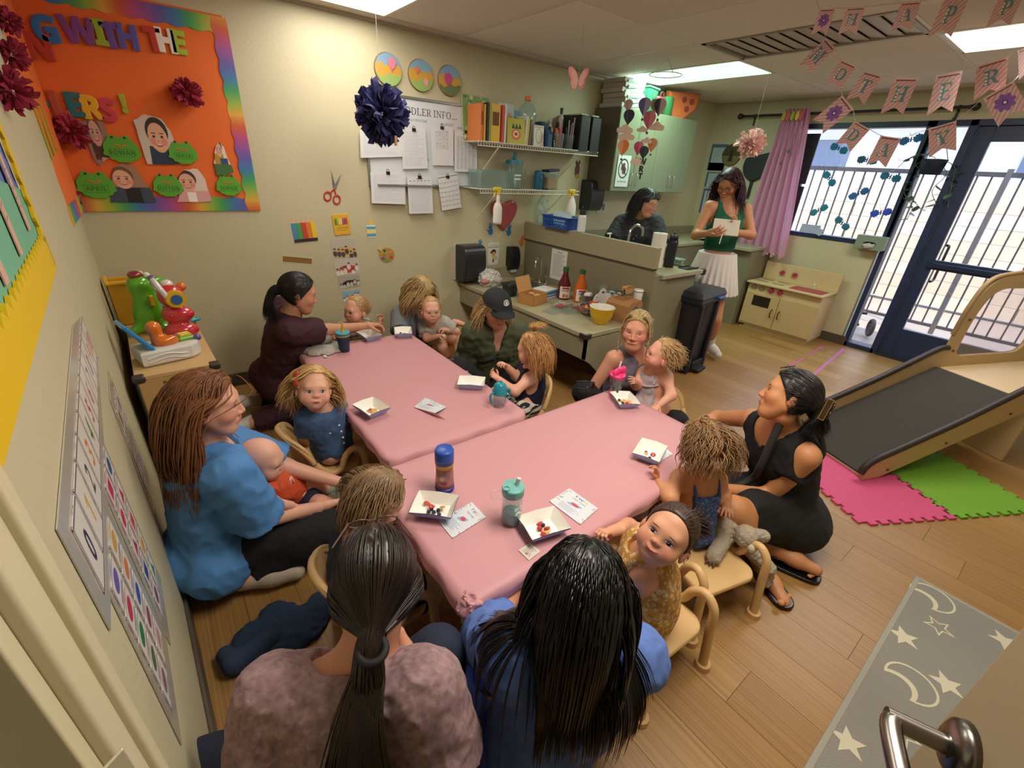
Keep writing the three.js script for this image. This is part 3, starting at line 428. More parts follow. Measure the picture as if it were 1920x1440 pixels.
[[[1.068,1.039,-3.64],[1.254,1.043,-3.64],[1.269,.893,-3.64],[1.076,.898,-3.64]],[[1.074,.886,-3.64],[1.273,.885,-3.64],[1.27,.765,-3.64],[1.08,.756,-3.64]],[[1.091,.751,-3.64],[1.269,.752,-3.64],[1.273,.663,-3.64],[1.093,.652,-3.64]],[[1.111,.628,-3.64],[1.257,.629,-3.64],[1.258,.552,-3.64],[1.111,.543,-3.64]]].forEach((q,i)=>{
const[bg,a,b]=scenes[i];obj('photo',slab(q.map(p=>[p[0]-t.position.x,p[1]-t.position.y,0]),0.002),pm(canvas(128,96,(x,w,h)=>{x.fillStyle=bg;x.fillRect(0,0,w,h);x.fillStyle=a;x.beginPath();x.ellipse(w*0.55,h*0.65,w*0.38,h*0.24,0,0,7);x.fill();for(let k=0;k<6;k++){const px=w*(0.1+0.16*k),py=h*rnd(0.35,0.8);x.fillStyle=b;x.beginPath();x.ellipse(px,py+14,10,16,0,0,7);x.fill();x.fillStyle='#c89a80';x.beginPath();x.arc(px,py-4,7,0,7);x.fill();x.fillStyle='#2a1e18';x.beginPath();x.arc(px,py-7,7,PI,0);x.fill();}}),0.4),t);
});
// hand decals
const hand=()=>{const gs=[ext(elli(0.026,0.032),0.002)];for(const[a,l]of[[-0.5,0.055],[-0.2,0.078],[0.05,0.082],[0.3,0.07]])gs.push(bar([Math.sin(a)*0.022,0.018,0.001],[Math.sin(a)*l*0.9,Math.cos(a)*l,0.001],0.006).scale(1,1,0.25));gs.push(bar([-0.018,-0.005,0.001],[-0.045,0.022,0.001],0.006).scale(1,1,0.25));return join(gs);},hg=hand();
for(const[p,c,l,rz]of[[[2.571,1.049,-3.64],0x2a72a8,'blue hand decal under the white spray bottle',0.05],[[2.791,1.032,-3.64],0x2a72a8,'blue hand decal under the right side of the red heart',-0.12],[[2.459,.901,-3.64],0x2a80b8,'blue hand decal beside the black towel dispenser',0.1],[[2.962,.922,-3.64],0xc8783a,'orange hand decal above the soap dispenser',-0.2]]){const o=obj('hand_decal',hg,M(c,0.6));o.position.set(p[0],p[1],ZB+0.001);o.rotation.z=rz;tag(o,l,'decal','hand decals above the low sink');}
t=obj('poster',bx(0.13,0.215,0.002,0,0,0.001),pm(canvas(128,200,(x,w,h)=>{x.fillStyle='#d2cfc2';x.fillRect(0,0,w,h);x.fillStyle='#2a2422';x.font='italic 11px sans-serif';x.fillText('Always remember to',16,26);x.font='bold 15px sans-serif';x.fillText('WASH YOUR HANDS',6,46,116);x.fillStyle='#2a1c18';x.beginPath();x.ellipse(66,84,28,24,0,0,7);x.fill();x.beginPath();x.arc(38,86,10,0,7);x.fill();x.fillStyle='#d88a50';x.beginPath();x.ellipse(68,100,22,20,0,0,7);x.fill();x.fillStyle='#d8b840';x.fillRect(54,118,26,28);x.fillStyle='#8ab0c0';x.fillRect(82,124,22,30);x.fillStyle='#5a3424';x.fillRect(56,146,16,30);}),0.4));t.position.set(...[2.611,.838,-3.638]);tag(t,'wash your hands poster with a cartoon child above the low sink','poster');
// sticker of a bear beyond the shelf
t=thing('bear_decal','small brown bear decal beside the wall cabinet','decal',[3.641,1.623,-3.64]);
obj('body',ext(elli(0.034,0.07),0.002),M(0x6a3a44,0.6),t);obj('ear',[ext(elli(0.012,0.018,-0.02,0.07),0.002),ext(elli(0.012,0.018,0.02,0.072),0.002)],M(0x3a2420,0.6),t);obj('flower',[ext(elli(0.03,0.024,0.01,-0.06),0.003)],M(0xb09a3a,0.6),t);
}

// ---------------------------------------------------------------- tables and toddler chairs
const tan=M(0xd4b078,0.45),pink=M(0xd98a9c,0.6);
function table(label,lc,x0,x1,z0,z1){
const w=x1-x0,d=z1-z0,t=thing('play_table',label,'table',[(x0+x1)/2,0,(z0+z1)/2],0);
obj('tabletop',ext(rrect(w-0.07,d-0.07,0.03),0.024,0.005).rotateX(-PI/2).translate(0,0.468,0),M(0xc9a877,0.5),t);
for(const sx of[-1,1])for(const sz of[-1,1]){const l=obj('leg',cy(0.017,0.022,0.468,0,0,0,14),tan,t);l.position.set(sx*(w/2-0.06),0,sz*(d/2-0.06));obj('foot',cy(0.02,0.02,0.02,0,0,0,14),M(0x6a5a4a,0.6),l);}
const c=thing('tablecloth',lc,'tablecloth',[(x0+x1)/2,0.4935,(z0+z1)/2]);
// grid cloth: flat top, rounded edge, short skirt with ripples
const nx=60,nz=40,P=[],I=[],R=0.05,sk=0.045,U=[];
for(let j=0;j<=nz;j++)for(let i=0;i<=nx;i++){
const a=(i/nx*2-1)*(w/2+sk),b=(j/nz*2-1)*(d/2+sk),ox=Math.max(0,Math.abs(a)-w/2+0.004),oz=Math.max(0,Math.abs(b)-d/2+0.004),o=Math.hypot(ox,oz),dn=Math.max(ox,oz);
let x=Math.sign(a)*Math.min(Math.abs(a),w/2+0.002+0.004*Math.sin(b*40+a*13)*(dn>0.01)),z=Math.sign(b)*Math.min(Math.abs(b),d/2+0.002+0.004*Math.sin(a*37+b*11)*(dn>0.01));
const cx=Math.abs(x)-(w/2-R),cz=Math.abs(z)-(d/2-R);if(cx>0&&cz>0){const l=Math.hypot(cx,cz),q=Math.min(1,(R+0.003)/l);x=Math.sign(x)*(w/2-R+cx*q);z=Math.sign(z)*(d/2-R+cz*q);}
P.push(x,-dn*0.95+(dn?0:0.0012*N3(a*4,b*4,1))-0.004*Math.min(1,dn*80),z);U.push(a,b);
}
for(let j=0;j<nz;j++)for(let i=0;i<nx;i++){const q=j*(nx+1)+i;I.push(q,q+nx+1,q+1,q+1,q+nx+1,q+nx+2);}
const g=new THREE.BufferGeometry();g.setAttribute('position',new THREE.Float32BufferAttribute(P,3));g.setAttribute('uv',new THREE.Float32BufferAttribute(U,2));g.setIndex(I);g.computeVertexNormals();
const pk=new THREE.MeshStandardMaterial({color:0xc58f94,roughness:0.55,side:THREE.DoubleSide});obj('cloth',g,pk,c);
return[c,pk,w,d];
}
table('far toddler table under pink cloth, running towards the back wall','pink tablecloth on the far table with the blue-lidded tumbler',0.555,1.32,-2.88,-1.475);
{
const[c,pk,w,d]=table('near toddler table under pink cloth, in front of the two mothers seen from behind','pink tablecloth on the near table with the gathered corner',0.455,1.93,-1.44,-0.705);
const f=(x,y,z)=>Math.hypot(x*1.1,y*0.8,z*1.1)-0.042-0.016*N3(x*45,y*30,z*45)-0.006*Math.abs(N3(x*90,y*50,z*90));
const o=obj('gathered_corner',nets(f,[-0.08,-0.1,-0.08],[0.08,0.08,0.08],0.004),pk,c);o.position.set(-w/2+0.035,-0.04,d/2-0.03);
}
function chairProto(){
const t=new THREE.Group();
const back=new THREE.Shape();back.moveTo(-0.135,0.0);back.lineTo(-0.15,0.1);back.bezierCurveTo(-0.155,0.19,-0.12,0.235,0,0.235);back.bezierCurveTo(0.12,0.235,0.155,0.19,0.15,0.1);back.lineTo(0.135,0);back.lineTo(-0.135,0);
back.holes.push(elli(0.055,0.018,0,0.035));
const bend=g=>{const p=g.attributes.position;for(let i=0;i<p.count;i++){const x=p.getX(i),y=p.getY(i);p.setZ(i,p.getZ(i)+x*x*2.6-0.13-0.26*Math.max(0,y));p.setY(i,y+0.2);}g.computeVertexNormals();return g;};
obj('backrest',toCreasedNormals(bend(ext(back,0.02,0.007,{curveSegments:24,steps:1})),0.6),tan,t);
obj('seat',ext((()=>{const s=rrect(0.29,0.26,0.05);return s;})(),0.028,0.01).rotateX(-PI/2).translate(0,0.185,0.005),tan,t);
const rim=[];for(let i=0;i<=24;i++){const a=PI*i/24,x=-0.15*Math.cos(a),y=0.3+0.135*Math.sin(a);rim.push([x,y,x*x*2.6-0.13-0.26*(y-0.2)+0.008]);}
const L=rim[0];
const side=s=>[[s*0.15,0.29,L[2]+0.005],[s*0.155,0.25,-0.055],[s*0.157,0.215,-0.01],[s*0.158,0.225,0.03],[s*0.16,0.29,0.06],[s*0.162,0.32,0.1],[s*0.162,0.29,0.14],[s*0.162,0.18,0.155],[s*0.168,0.012,0.17]];
obj('rim',tube(rim,0.0145,40,9),tan,t);
for(const s of[-1,1]){
obj('armrest',tube(side(s),0.0165,48,9),tan,t);
const l=obj('leg',[mv(cy(0.03,0.023,0.2,0,0,0,12).scale(1,1,0.8),0,0,0)],tan,t);l.position.set(s*0.135,0.0,-0.12);l.rotation.set(0.14,0,s*0.1);obj('foot',mv(cy(0.034,0.031,0.024,0,-0.001,0,12).scale(1,1,0.8)),M(0xc39f68,0.5),l);
const ff=obj('foot',cy(0.03,0.027,0.024,0,0,0,12),M(0xc39f68,0.5),t);ff.position.set(s*0.168,0,0.17);
}
return t;
}
{
const p=chairProto(),CH=[[0.44,-2.05,92,'tan toddler chair under the girl in the denim dress'],[0.34,-1.12,95,'tan toddler chair of the boy with his back to the room, near table end'],[1.0,-3.17,8,'tan toddler chair at the far table end against the wall'],[1.53,-2.75,-95,'empty tan toddler chair beside the far table, near the grey-shirted mother'],[1.6,-1.88,-78,'tan toddler chair under the girl in the navy dress'],[2.27,-1.22,196,'tan toddler chair with its plain round back turned to the seated woman in black'],[1.5,-0.52,-165,'tan toddler chair with a grey stuffed sloth on its seat'],[1.09,-0.5,-176,'tan toddler chair under the smiling girl in mustard']];
CH.forEach(([x,z,a,l],i)=>{let o=p;if(i)o=p.clone();o.name=numbered('toddler_chair');scene.add(o);o.position.set(x,0,z);o.rotation.y=a*PI/180;tag(o,l,'chair','tan toddler chairs round the pink tables');});
}
// ---------------------------------------------------------------- sink peninsula, kitchen counter and wall cabinet
const sage=M(0x8a8468,0.5),sage2=M(0x7d785e,0.5),top1=M(0x9c9678,0.4),chrome=M(0xcfd2d4,0.12,{metalness:1}),black=M(0x16171a,0.45);
{
const t=thing('sink_counter','low grey-green child-height sink counter covered with fruit, juice and bowls','counter',[2.61,0,-2.8]);
obj('countertop',bx(0.78,0.035,1.68,0,0.583,0.0,0.006),top1,t);obj('apron',bx(0.02,0.16,1.68,-0.37,0.487,0),sage,t);
obj('end_panel',ext([[0.39,0],[0.39,0.56],[-0.38,0.56],[-0.38,0.41],[-0.3,0.36],[0.1,0.0]],0.02).translate(0,0,0.82),sage,t);
obj('backsplash',bx(0.78,0.11,0.018,0,0.655,-0.825,0.004),top1,t);obj('corner_guard',[bx(0.06,0.04,0.02,-0.365,0.583,0.842,0.008),bx(0.02,0.04,0.06,-0.392,0.583,0.815,0.008)],M(0x33241c,0.5),t);
obj('sink_basin',[bx(0.34,0.006,0.3,0.1,0.602,-0.5),bx(0.28,0.008,0.24,0.1,0.604,-0.5)],M(0x8f9294,0.3,{metalness:0.9}),t);
const f=thing('faucet','chrome gooseneck faucet with a lever on the low counter','faucet',[2.93,0.602,-3.28]);
obj('spout',tube([[0,0,0],[0,0.16,0],[-0.01,0.22,0.01],[-0.06,0.255,0.03],[-0.12,0.23,0.06],[-0.135,0.17,0.07]],0.011,40,10),chrome,f);obj('base',[cy(0.024,0.018,0.03,0,0,0),bx(0.07,0.012,0.2,0,0.006,0,0.005)],chrome,f);obj('lever',[cy(0.016,0.014,0.05,0.0,0.0,0.1),bar([0,0.05,0.1],[-0.05,0.1,0.12],0.006,8)],chrome,f);
const b=thing('divider_panel','tall grey-green divider panel behind the low sink counter','divider',[3.02,0,-2.84]);
obj('panel',bx(0.03,1.0,1.58,0,0.5,0),sage2,b);obj('rail',bx(0.05,0.16,1.6,-0.012,1.05,0.0,0.004),M(0x948d70,0.5),b);obj('trim',bx(0.04,0.012,1.58,-0.008,0.965,0.0),M(0x4a4638,0.6),b);obj('end_board',bx(0.16,0.92,0.02,0.06,0.46,0.8),sage2,b);obj('outlet',[bx(0.004,0.11,0.07,-0.018,0.72,0.7,0.002)],M(0x8c866e,0.5),b);
const k=thing('kitchen_counter','adult-height grey-green counter with a sink behind the divider','counter',[3.36,0,-2.82]);
obj('cabinet',bx(0.54,0.88,1.52,0,0.44,0.0),sage2,k);obj('countertop',bx(0.6,0.035,1.62,0.02,0.905,0.0,0.006),top1,k);obj('corner_guard',bx(0.04,0.05,0.05,0.31,0.9,0.795,0.01),M(0x22201e,0.5),k);
const k2=thing('back_counter','grey-green counter run under the wall cabinet in the kitchen corner','counter',[4.84,0,-3.33]);
obj('cabinet',[bx(2.2,0.88,0.54,0.03,0.44,0),bx(0.5,0.88,0.7,0.88,0.44,0.5)],sage2,k2);obj('countertop',[bx(2.24,0.035,0.6,0.01,0.905,0,0.005),bx(0.56,0.035,0.72,0.85,0.905,0.5,0.005)],top1,k2);obj('backsplash',[bx(2.2,0.1,0.018,0.02,0.97,-0.29),bx(0.018,0.1,1.1,1.128,0.97,0.25)],sage,k2);
const f2=thing('faucet','chrome high-arc faucet in front of the woman in dark grey behind the divider','faucet',[3.36,0.925,-2.62]);
obj('spout',tube([[0,0,0],[0,0.2,0],[0.02,0.26,0],[0.07,0.29,0.02],[0.12,0.26,0.04],[0.13,0.2,0.045]],0.012,40,10),chrome,f2);obj('base',cy(0.026,0.02,0.03,0,0,0),chrome,f2);
const sd=thing('soap_pump','small white soap pump beside the high-arc faucet','soap pump',[3.22,0.925,-2.72]);obj('bottle',lat([[0,0],[0.03,0],[0.03,0.12],[0.012,0.15],[0.012,0.165],[0,0.165]],16),M(0xdfe2dc,0.4),sd);obj('pump',[cy(0.006,0.006,0.04,0,0.165,0,8),bx(0.05,0.012,0.016,-0.012,0.21,0,0.004)],M(0xe8e8e4,0.4),sd);
// wall cabinet
const c=thing('wall_cabinet','grey-green wall cabinet with four doors and chrome handles','cabinet',[4.45,1.45,ZB]);
obj('carcass',bx(1.3,0.74,0.32,0,0.37,0.162),M(0x5c5848,0.55),c);
for(let i=0;i<4;i++){const x=-0.4875+i*0.325,d=obj('door',bx(0.321,0.735,0.02,0,0,0,0.003),M(0x7c8068,0.5),c);d.position.set(x,0.37,0.334);const hx=i%2?-0.12:0.12;obj('handle',tube([[hx,-0.31,0.01],[hx,-0.31,0.032],[hx,-0.3,0.036],[hx,-0.21,0.036],[hx,-0.2,0.032],[hx,-0.2,0.01]],0.005,24,8),chrome,d);}
const sg=obj('sign',bx(0.2,0.29,0.003,0,0,0),pm(canvas(128,192,(x,w,h)=>{x.fillStyle='#d4d8d4';x.fillRect(0,0,w,h);x.strokeStyle='#1a1a1c';x.lineWidth=8;x.beginPath();x.ellipse(w/2,h*0.42,46,56,0,0,7);x.stroke();x.fillStyle='#6a4434';x.beginPath();x.ellipse(w/2-6,h*0.36,16,26,0.6,0,7);x.fill();x.beginPath();x.ellipse(w/2+8,h*0.48,18,24,0.5,0,7);x.fill();x.beginPath();x.moveTo(w*0.24,h*0.2);x.lineTo(w*0.76,h*0.64);x.stroke();x.fillStyle='#333';x.font='bold 12px sans-serif';x.textAlign='center';x.fillText('NUT FREE ZONE',w/2,h*0.86);}),0.4));sg.position.set(...[3.948,1.639,-3.29]);tag(sg,'white no-nuts sign on the first cabinet door','sign');
}
{ // wire shelves and what stands on them
const wire=M(0xd8d4c8,0.4),sh=(label,x0,x1,y,z1)=>{
const t=thing('wire_shelf',label,'shelf',[(x0+x1)/2,y,ZB]),w=x1-x0,d=z1-ZB,gs=[];
for(let i=0;i<=w/0.027;i++)gs.push(bar([-w/2+i*0.027,0,0.01],[-w/2+i*0.027,0,d],0.0022,5),bar([-w/2+i*0.027,0,d],[-w/2+i*0.027,-0.028,d],0.0022,5));
tag(obj('deck_wires',gs,wire,t),null,null,null,'stuff');
for(const[yy,zz]of[[0.002,d],[-0.03,d],[0,0.01],[-0.004,d/2]])obj('rail',bar([-w/2,yy,zz],[w/2,yy,zz],0.004,6),wire,t);
for(const s of[-0.34,0.34])obj('bracket',bar([w*s,-0.02,d-0.015],[w*s-0.02,-0.26,0.012],0.006,6),wire,t);
return t;
};
sh('upper white wire shelf holding the books and black file boxes',2.21,3.6,1.785,-3.34);sh('lower white wire shelf with a pitcher and hanging spray bottles',2.24,3.4,1.435,-3.34);
const Y=1.79,bk=(x,w,h,d,c,label,o={})=>{
const t=thing('book',label,'book',[x,Y+0.0,ZB+0.05+d/2+(o.z||0)],o.ry||0,'picture books on the upper shelf');
obj('pages',bx(w-0.003,h-0.008,d-0.004,0,h/2,0.0),M(0xd8d0bc,0.8),t);
const m=M(c,0.45);obj('cover',[bx(0.0022,h,d,-w/2,h/2,0),bx(0.0022,h,d,w/2,h/2,0),bx(w,h,0.0022,0,h/2,d/2)],m,t);if(o.rz)t.rotation.z=o.rz;
if(o.band)obj('spine_print',bx(w*0.7,h*0.35,0.0015,0,h*0.62,d/2+0.0018),M(o.band,0.5),t);return t;
};
bk(2.275,0.02,0.26,0.2,0xc8743a,'orange spine book, first on the shelf after the green big book',{band:0x8a3a20});bk(2.303,0.014,0.255,0.2,0xd8a84a,'slim yellow book second from the left on the shelf');bk(2.328,0.02,0.27,0.21,0x2a2a28,'black spine book between yellow books');bk(2.352,0.014,0.265,0.2,0x9cb04a,'slim lime book beside the black spine');
bk(2.415,0.09,0.27,0.19,0xd8b23c,'thick yellow picture book with a dark figure on its front',{band:0x6a3a20});bk(2.485,0.016,0.27,0.2,0xc04a4a,'slim red book after the thick yellow book');bk(2.508,0.014,0.275,0.2,0xd8d4cc,'slim white book before the avocado-faced book');
bk(2.735,0.022,0.22,0.19,0xd0cab8,'cream book leaning right of the avocado-faced book',{rz:-0.06});bk(2.765,0.016,0.2,0.18,0xd8b850,'slim gold book at the right of the row',{rz:-0.06});bk(2.79,0.016,0.2,0.18,0x6a5a4a,'brown book ending the row',{rz:-0.06});
const cov=(name,label,c,x,w,h,z,draw,ry=0)=>{const t=thing('book',label,'book',[x,Y,z],ry,'picture books on the upper shelf');t.rotation.x=-0.08;obj('pages',bx(w-0.006,h-0.006,0.012,0,h/2,0),M(0xd8d0bc,0.8),t);obj('cover',[bx(w,h,0.002,0,h/2,0.007),bx(w,h,0.002,0,h/2,-0.007)],draw?pm(canvas(96,128,draw),0.4):M(c,0.5),t);return t;};
cov('b','green flowery big book at the left end of the shelf',0,2.36,0.26,0.33,ZB+0.04,(x,w,h)=>{x.fillStyle='#7a9a5a';x.fillRect(0,0,w,h);for(let i=0;i<60;i++){x.fillStyle=['#a8b86a','#c8c89a','#5a7a4a'][i%3];x.beginPath();x.arc(rnd(w),rnd(h),rnd(2,7),0,7);x.fill();}});
cov('b','book with an orange cityscape behind the avocado-faced book',0,2.61,0.16,0.3,ZB+0.13,(x,w,h)=>{x.fillStyle='#b8c4c0';x.fillRect(0,0,w,h);x.fillStyle='#d8883c';for(let i=0;i<8;i++)x.fillRect(i*12,h*rnd(0.2,0.4),11,h);});
cov('b','lime green book with a big-mouthed avocado face',0,2.63,0.175,0.19,ZB+0.24,(x,w,h)=>{x.fillStyle='#b0b03a';x.fillRect(0,0,w,h);x.fillStyle='#20301c';for(let i=0;i<3;i++){x.beginPath();x.moveTo(24+i*18,50);x.lineTo(33+i*18,22);x.lineTo(42+i*18,50);x.fill();}x.fillStyle='#c86a34';x.beginPath();x.ellipse(w/2,h*0.62,26,28,0,0,7);x.fill();x.fillStyle='#e8d8a0';x.beginPath();x.ellipse(w/2,h*0.6,15,17,0,0,7);x.fill();x.fillStyle='#8a3a20';x.beginPath();x.arc(w/2,h*0.6,9,0,7);x.fill();},-0.1);
cov('b','blue landscape picture book behind the row',0,2.76,0.2,0.27,ZB+0.06,(x,w,h)=>{x.fillStyle='#8aaac8';x.fillRect(0,0,w,h);x.fillStyle='#d8dcd8';x.fillRect(0,h*0.25,w,14);x.fillStyle='#5a7a90';x.fillRect(0,h*0.6,w,h);});
cov('b','small cream board book with an oval picture at the end of the books',0,2.9,0.115,0.165,ZB+0.22,(x,w,h)=>{x.fillStyle='#d8d0c0';x.fillRect(0,0,w,h);x.strokeStyle='#6a6a60';x.lineWidth=4;x.beginPath();x.ellipse(w/2,h/2,28,42,0,0,7);x.stroke();x.fillStyle='#c8a0a0';x.fillRect(6,6,w-12,10);});
const clear=new THREE.MeshPhysicalMaterial({color:0xe6f0f0,roughness:0.1,transmission:0.92,thickness:0,ior:1.4});
let t=thing('water_jug','clear ribbed plastic water jug with an orange cap','jug',[2.82,Y,ZB+0.14]);obj('jug',lat([[0,0.0],[0.075,0],[0.08,0.02],[0.076,0.05],[0.082,0.08],[0.076,0.11],[0.082,0.15],[0.076,0.19],[0.082,0.23],[0.07,0.29],[0.03,0.335],[0.026,0.35]],24),clear,t);obj('cap',cy(0.03,0.028,0.03,0,0.345,0),M(0xd87a30,0.5),t);
const bottle=(label,x,z,r,h,c,capc,y=Y)=>{const q=thing('bottle',label,'bottle',[x,y,z],0);obj('body',lat([[0,0],[r,0],[r,h*0.62],[r*0.8,h*0.72],[r*0.4,h*0.8],[r*0.4,h*0.84],[0,h*0.84]],16),M(c,0.4),q);obj('cap',cy(r*0.45,r*0.42,h*0.16,0,h*0.84,0,12),M(capc,0.5),q);return q;};
t=thing('file_holder','dark blue file holder right of the small board book','file holder',[3.0,Y,ZB+0.16]);obj('box',ext([[-0.1,0],[0.1,0],[0.1,0.2],[0.02,0.2],[-0.1,0.1]],0.05,0.004).rotateY(PI/2).translate(-0.025,0,0),M(0x2a4870,0.5),t);
bottle('black squat bottle behind the marker cups',3.06,ZB+0.18,0.035,0.17,0x1c1c22,0x101014);bottle('white pump bottle among the craft supplies',3.13,ZB+0.1,0.03,0.24,0xd0ccc8,0xb8b4b0);bottle('dark wine-red bottle among the craft supplies',3.2,ZB+0.12,0.034,0.22,0x4a2430,0x2a1820);
const cup=(label,x,z,items)=>{const q=thing('marker_cup',label,'cup',[x,Y,z],0);obj('cup',lat([[0,0.002],[0.042,0.002],[0.05,0.12],[0.052,0.12],[0.045,0],[0,0]],20),clear,q);items.forEach(([c,dx,dz,h],i)=>obj('marker',bar([dx,0.006,dz],[dx*1.5,h,dz*1.5],0.007,8),M(c,0.5),q));return q;};
cup('clear cup of orange and pink markers on the upper shelf',3.12,ZB+0.24,[[0xd86a30,-0.02,0,0.16],[0xd8485a,0,0.01,0.17],[0xb0406a,0.02,-0.005,0.165],[0xc8b0a0,0.01,-0.02,0.15],[0xd87a48,-0.01,-0.02,0.16]]);cup('clear cup of grey scissors and pens next to the black file boxes',3.27,ZB+0.22,[[0x3a3e48,-0.02,0,0.15],[0x8a8c90,0,0.015,0.2],[0xb8a8b0,0.02,0,0.22],[0xc8c0c4,0.01,-0.02,0.24],[0x50566a,-0.01,-0.02,0.18],[0xb0a0a8,0.02,0.015,0.26]]);
t=thing('glue_tube','tall thin white tube with a dark cap standing on the craft supplies','tube',[3.24,Y,ZB+0.12]);obj('tube',lat([[0,0],[0.02,0],[0.024,0.04],[0.024,0.26],[0.01,0.29],[0,0.29]],12),M(0xc0b8bc,0.4),t);obj('cap',cy(0.012,0.016,0.05,0,0.285,0,10),M(0x3a3848,0.5),t);
for(const[x,l]of[[3.385,'left black file box with a cream label'],[3.53,'right black file box at the end of the shelf']]){t=thing('file_box',l,'file box',[x,Y,ZB+0.16],0,'black file boxes on the upper shelf');obj('box',ext([[-0.14,0],[0.14,0],[0.14,0.27],[-0.14,0.29]],0.12,0.006).rotateY(-PI/2).translate(0.06,0,0),black,t);obj('label',bx(0.05,0.08,0.002,0,0.12,0.142),M(0xc8c8a0,0.6),t);obj('papers',[bx(0.09,0.01,0.2,0,0.292,0.02),bx(0.05,0.04,0.002,0.01,0.2,0.142)],M(0xb8b4a8,0.7),t);}
// lower shelf
const Y2=1.441;t=thing('clear_bin','empty clear plastic bin at the left of the lower shelf','bin',[2.42,Y2,ZB+0.15]);obj('bin',[bx(0.28,0.003,0.2,0,0.002,0),bx(0.003,0.14,0.2,-0.14,0.07,0),bx(0.003,0.14,0.2,0.14,0.07,0),bx(0.28,0.14,0.003,0,0.07,-0.1),bx(0.28,0.14,0.003,0,0.07,0.1),bx(0.3,0.006,0.012,0,0.14,0.1)],clear,t);
t=thing('pitcher','clear pitcher with a teal lid on the lower shelf','pitcher',[2.7,Y2,ZB+0.15]);obj('jug',lat([[0,0.003],[0.062,0.003],[0.075,0.2],[0.078,0.2],[0.066,0],[0,0]],24),clear,t);obj('handle',tube([[0.07,0.19,0],[0.12,0.17,0],[0.115,0.06,0],[0.065,0.04,0]],0.009,20,8),clear,t);obj('lid',[cy(0.08,0.074,0.03,0,0.2,0),mv(sp(0.022,0,0,0,1,1.8,0.6),0,0.255,0,0,0,-0.25)],M(0x2a7a90,0.45),t);obj('label',[bx(0.07,0.012,0.002,-0.01,0.11,0.072),bx(0.07,0.012,0.002,-0.01,0.08,0.07)],M(0xdde0dc,0.5),t);
t=thing('insulated_cup','small blue insulated cup on the lower shelf','cup',[3.0,Y2,ZB+0.14]);obj('cup',lat([[0,0],[0.042,0],[0.046,0.12],[0.04,0.13],[0.036,0.155],[0,0.16]],18),M(0x2a6a8c,0.4),t);obj('strap',tor(0.03,0.006,0.01,0.1,0.04),M(0x1c3a50,0.5),t);
t=thing('cereal_container','clear container of brown cereal with a navy slanted lid','container',[3.14,Y2,ZB+0.15]);obj('box',bx(0.13,0.15,0.1,0,0.076,0,0.01),clear,t);obj('cereal',bx(0.12,0.1,0.09,0,0.055,0,0.008),M(0xb88a5a,0.9),t);obj('lid',mv(bx(0.14,0.02,0.11,0,0,0,0.006),0,0.165,0,0,0,0.1),M(0x26305a,0.4),t);
t=thing('black_remote','little black remote lying on the lower shelf front','remote',[2.99,Y2,ZB+0.26]);obj('case',bx(0.06,0.018,0.03,0,0.009,0,0.004),black,t);obj('button',cy(0.004,0.004,0.003,0.01,0.017,0,8),M(0x777777),t);
const spray=(label,x,y,z,tall,g)=>{const q=thing('spray_bottle',label,'spray bottle',[x,y,z],0,g);obj('bottle',lat(tall?[[0,0],[0.04,0],[0.043,0.02],[0.043,0.13],[0.03,0.165],[0.018,0.18],[0.016,0.25],[0,0.25]]:[[0,0],[0.05,0],[0.055,0.02],[0.053,0.1],[0.03,0.155],[0.017,0.175],[0.016,0.2],[0,0.2]],20).scale(1,1,0.7),M(0xdfdcd2,0.4),q);const h=tall?0.245:0.195;obj('trigger_head',[bx(0.085,0.032,0.026,-0.012,h+0.035,0,0.01),cy(0.018,0.018,0.03,0,h-0.005,0,14),mv(bx(0.012,0.06,0.014,0,0,0,0.004),-0.035,h,0,0,0,-0.35)],M(0xd8b82c,0.4),q);return q;};
spray('white spray bottle with yellow trigger hanging before the red heart',2.4,1.16,ZB+0.335,true);spray('squat white spray bottle with yellow trigger above the blue basket',3.28,1.21,ZB+0.335,false);
t=thing('heart_decoration','shiny red heart decoration on the wall behind the spray bottle','heart',[2.697,1.221,-3.635]);const hs=new THREE.Shape();hs.moveTo(0,-0.14);hs.bezierCurveTo(-0.2,0.02,-0.14,0.15,0,0.06);hs.bezierCurveTo(0.14,0.15,0.2,0.02,0,-0.14);obj('heart',ext(hs,0.05,0.022),M(0xa04a4c,0.3),t);
t=thing('plastic_bag','clear plastic bag hanging under the lower shelf by the basket','bag',[3.1,1.15,ZB+0.12]);obj('bag',nets((x,y,z)=>Math.hypot(x*1.2,(y-0.1)*0.62,z*2.4)-0.085-0.02*N3(x*22,y*16,z*22),[-0.15,-0.1,-0.1],[0.15,0.3,0.1],0.008),new THREE.MeshPhysicalMaterial({color:0xdfe8e4,roughness:0.2,transmission:0.75,thickness:0}),t);obj('hook',tor(0.02,0.003,0,0.26,0,0,0),chrome,t);
}

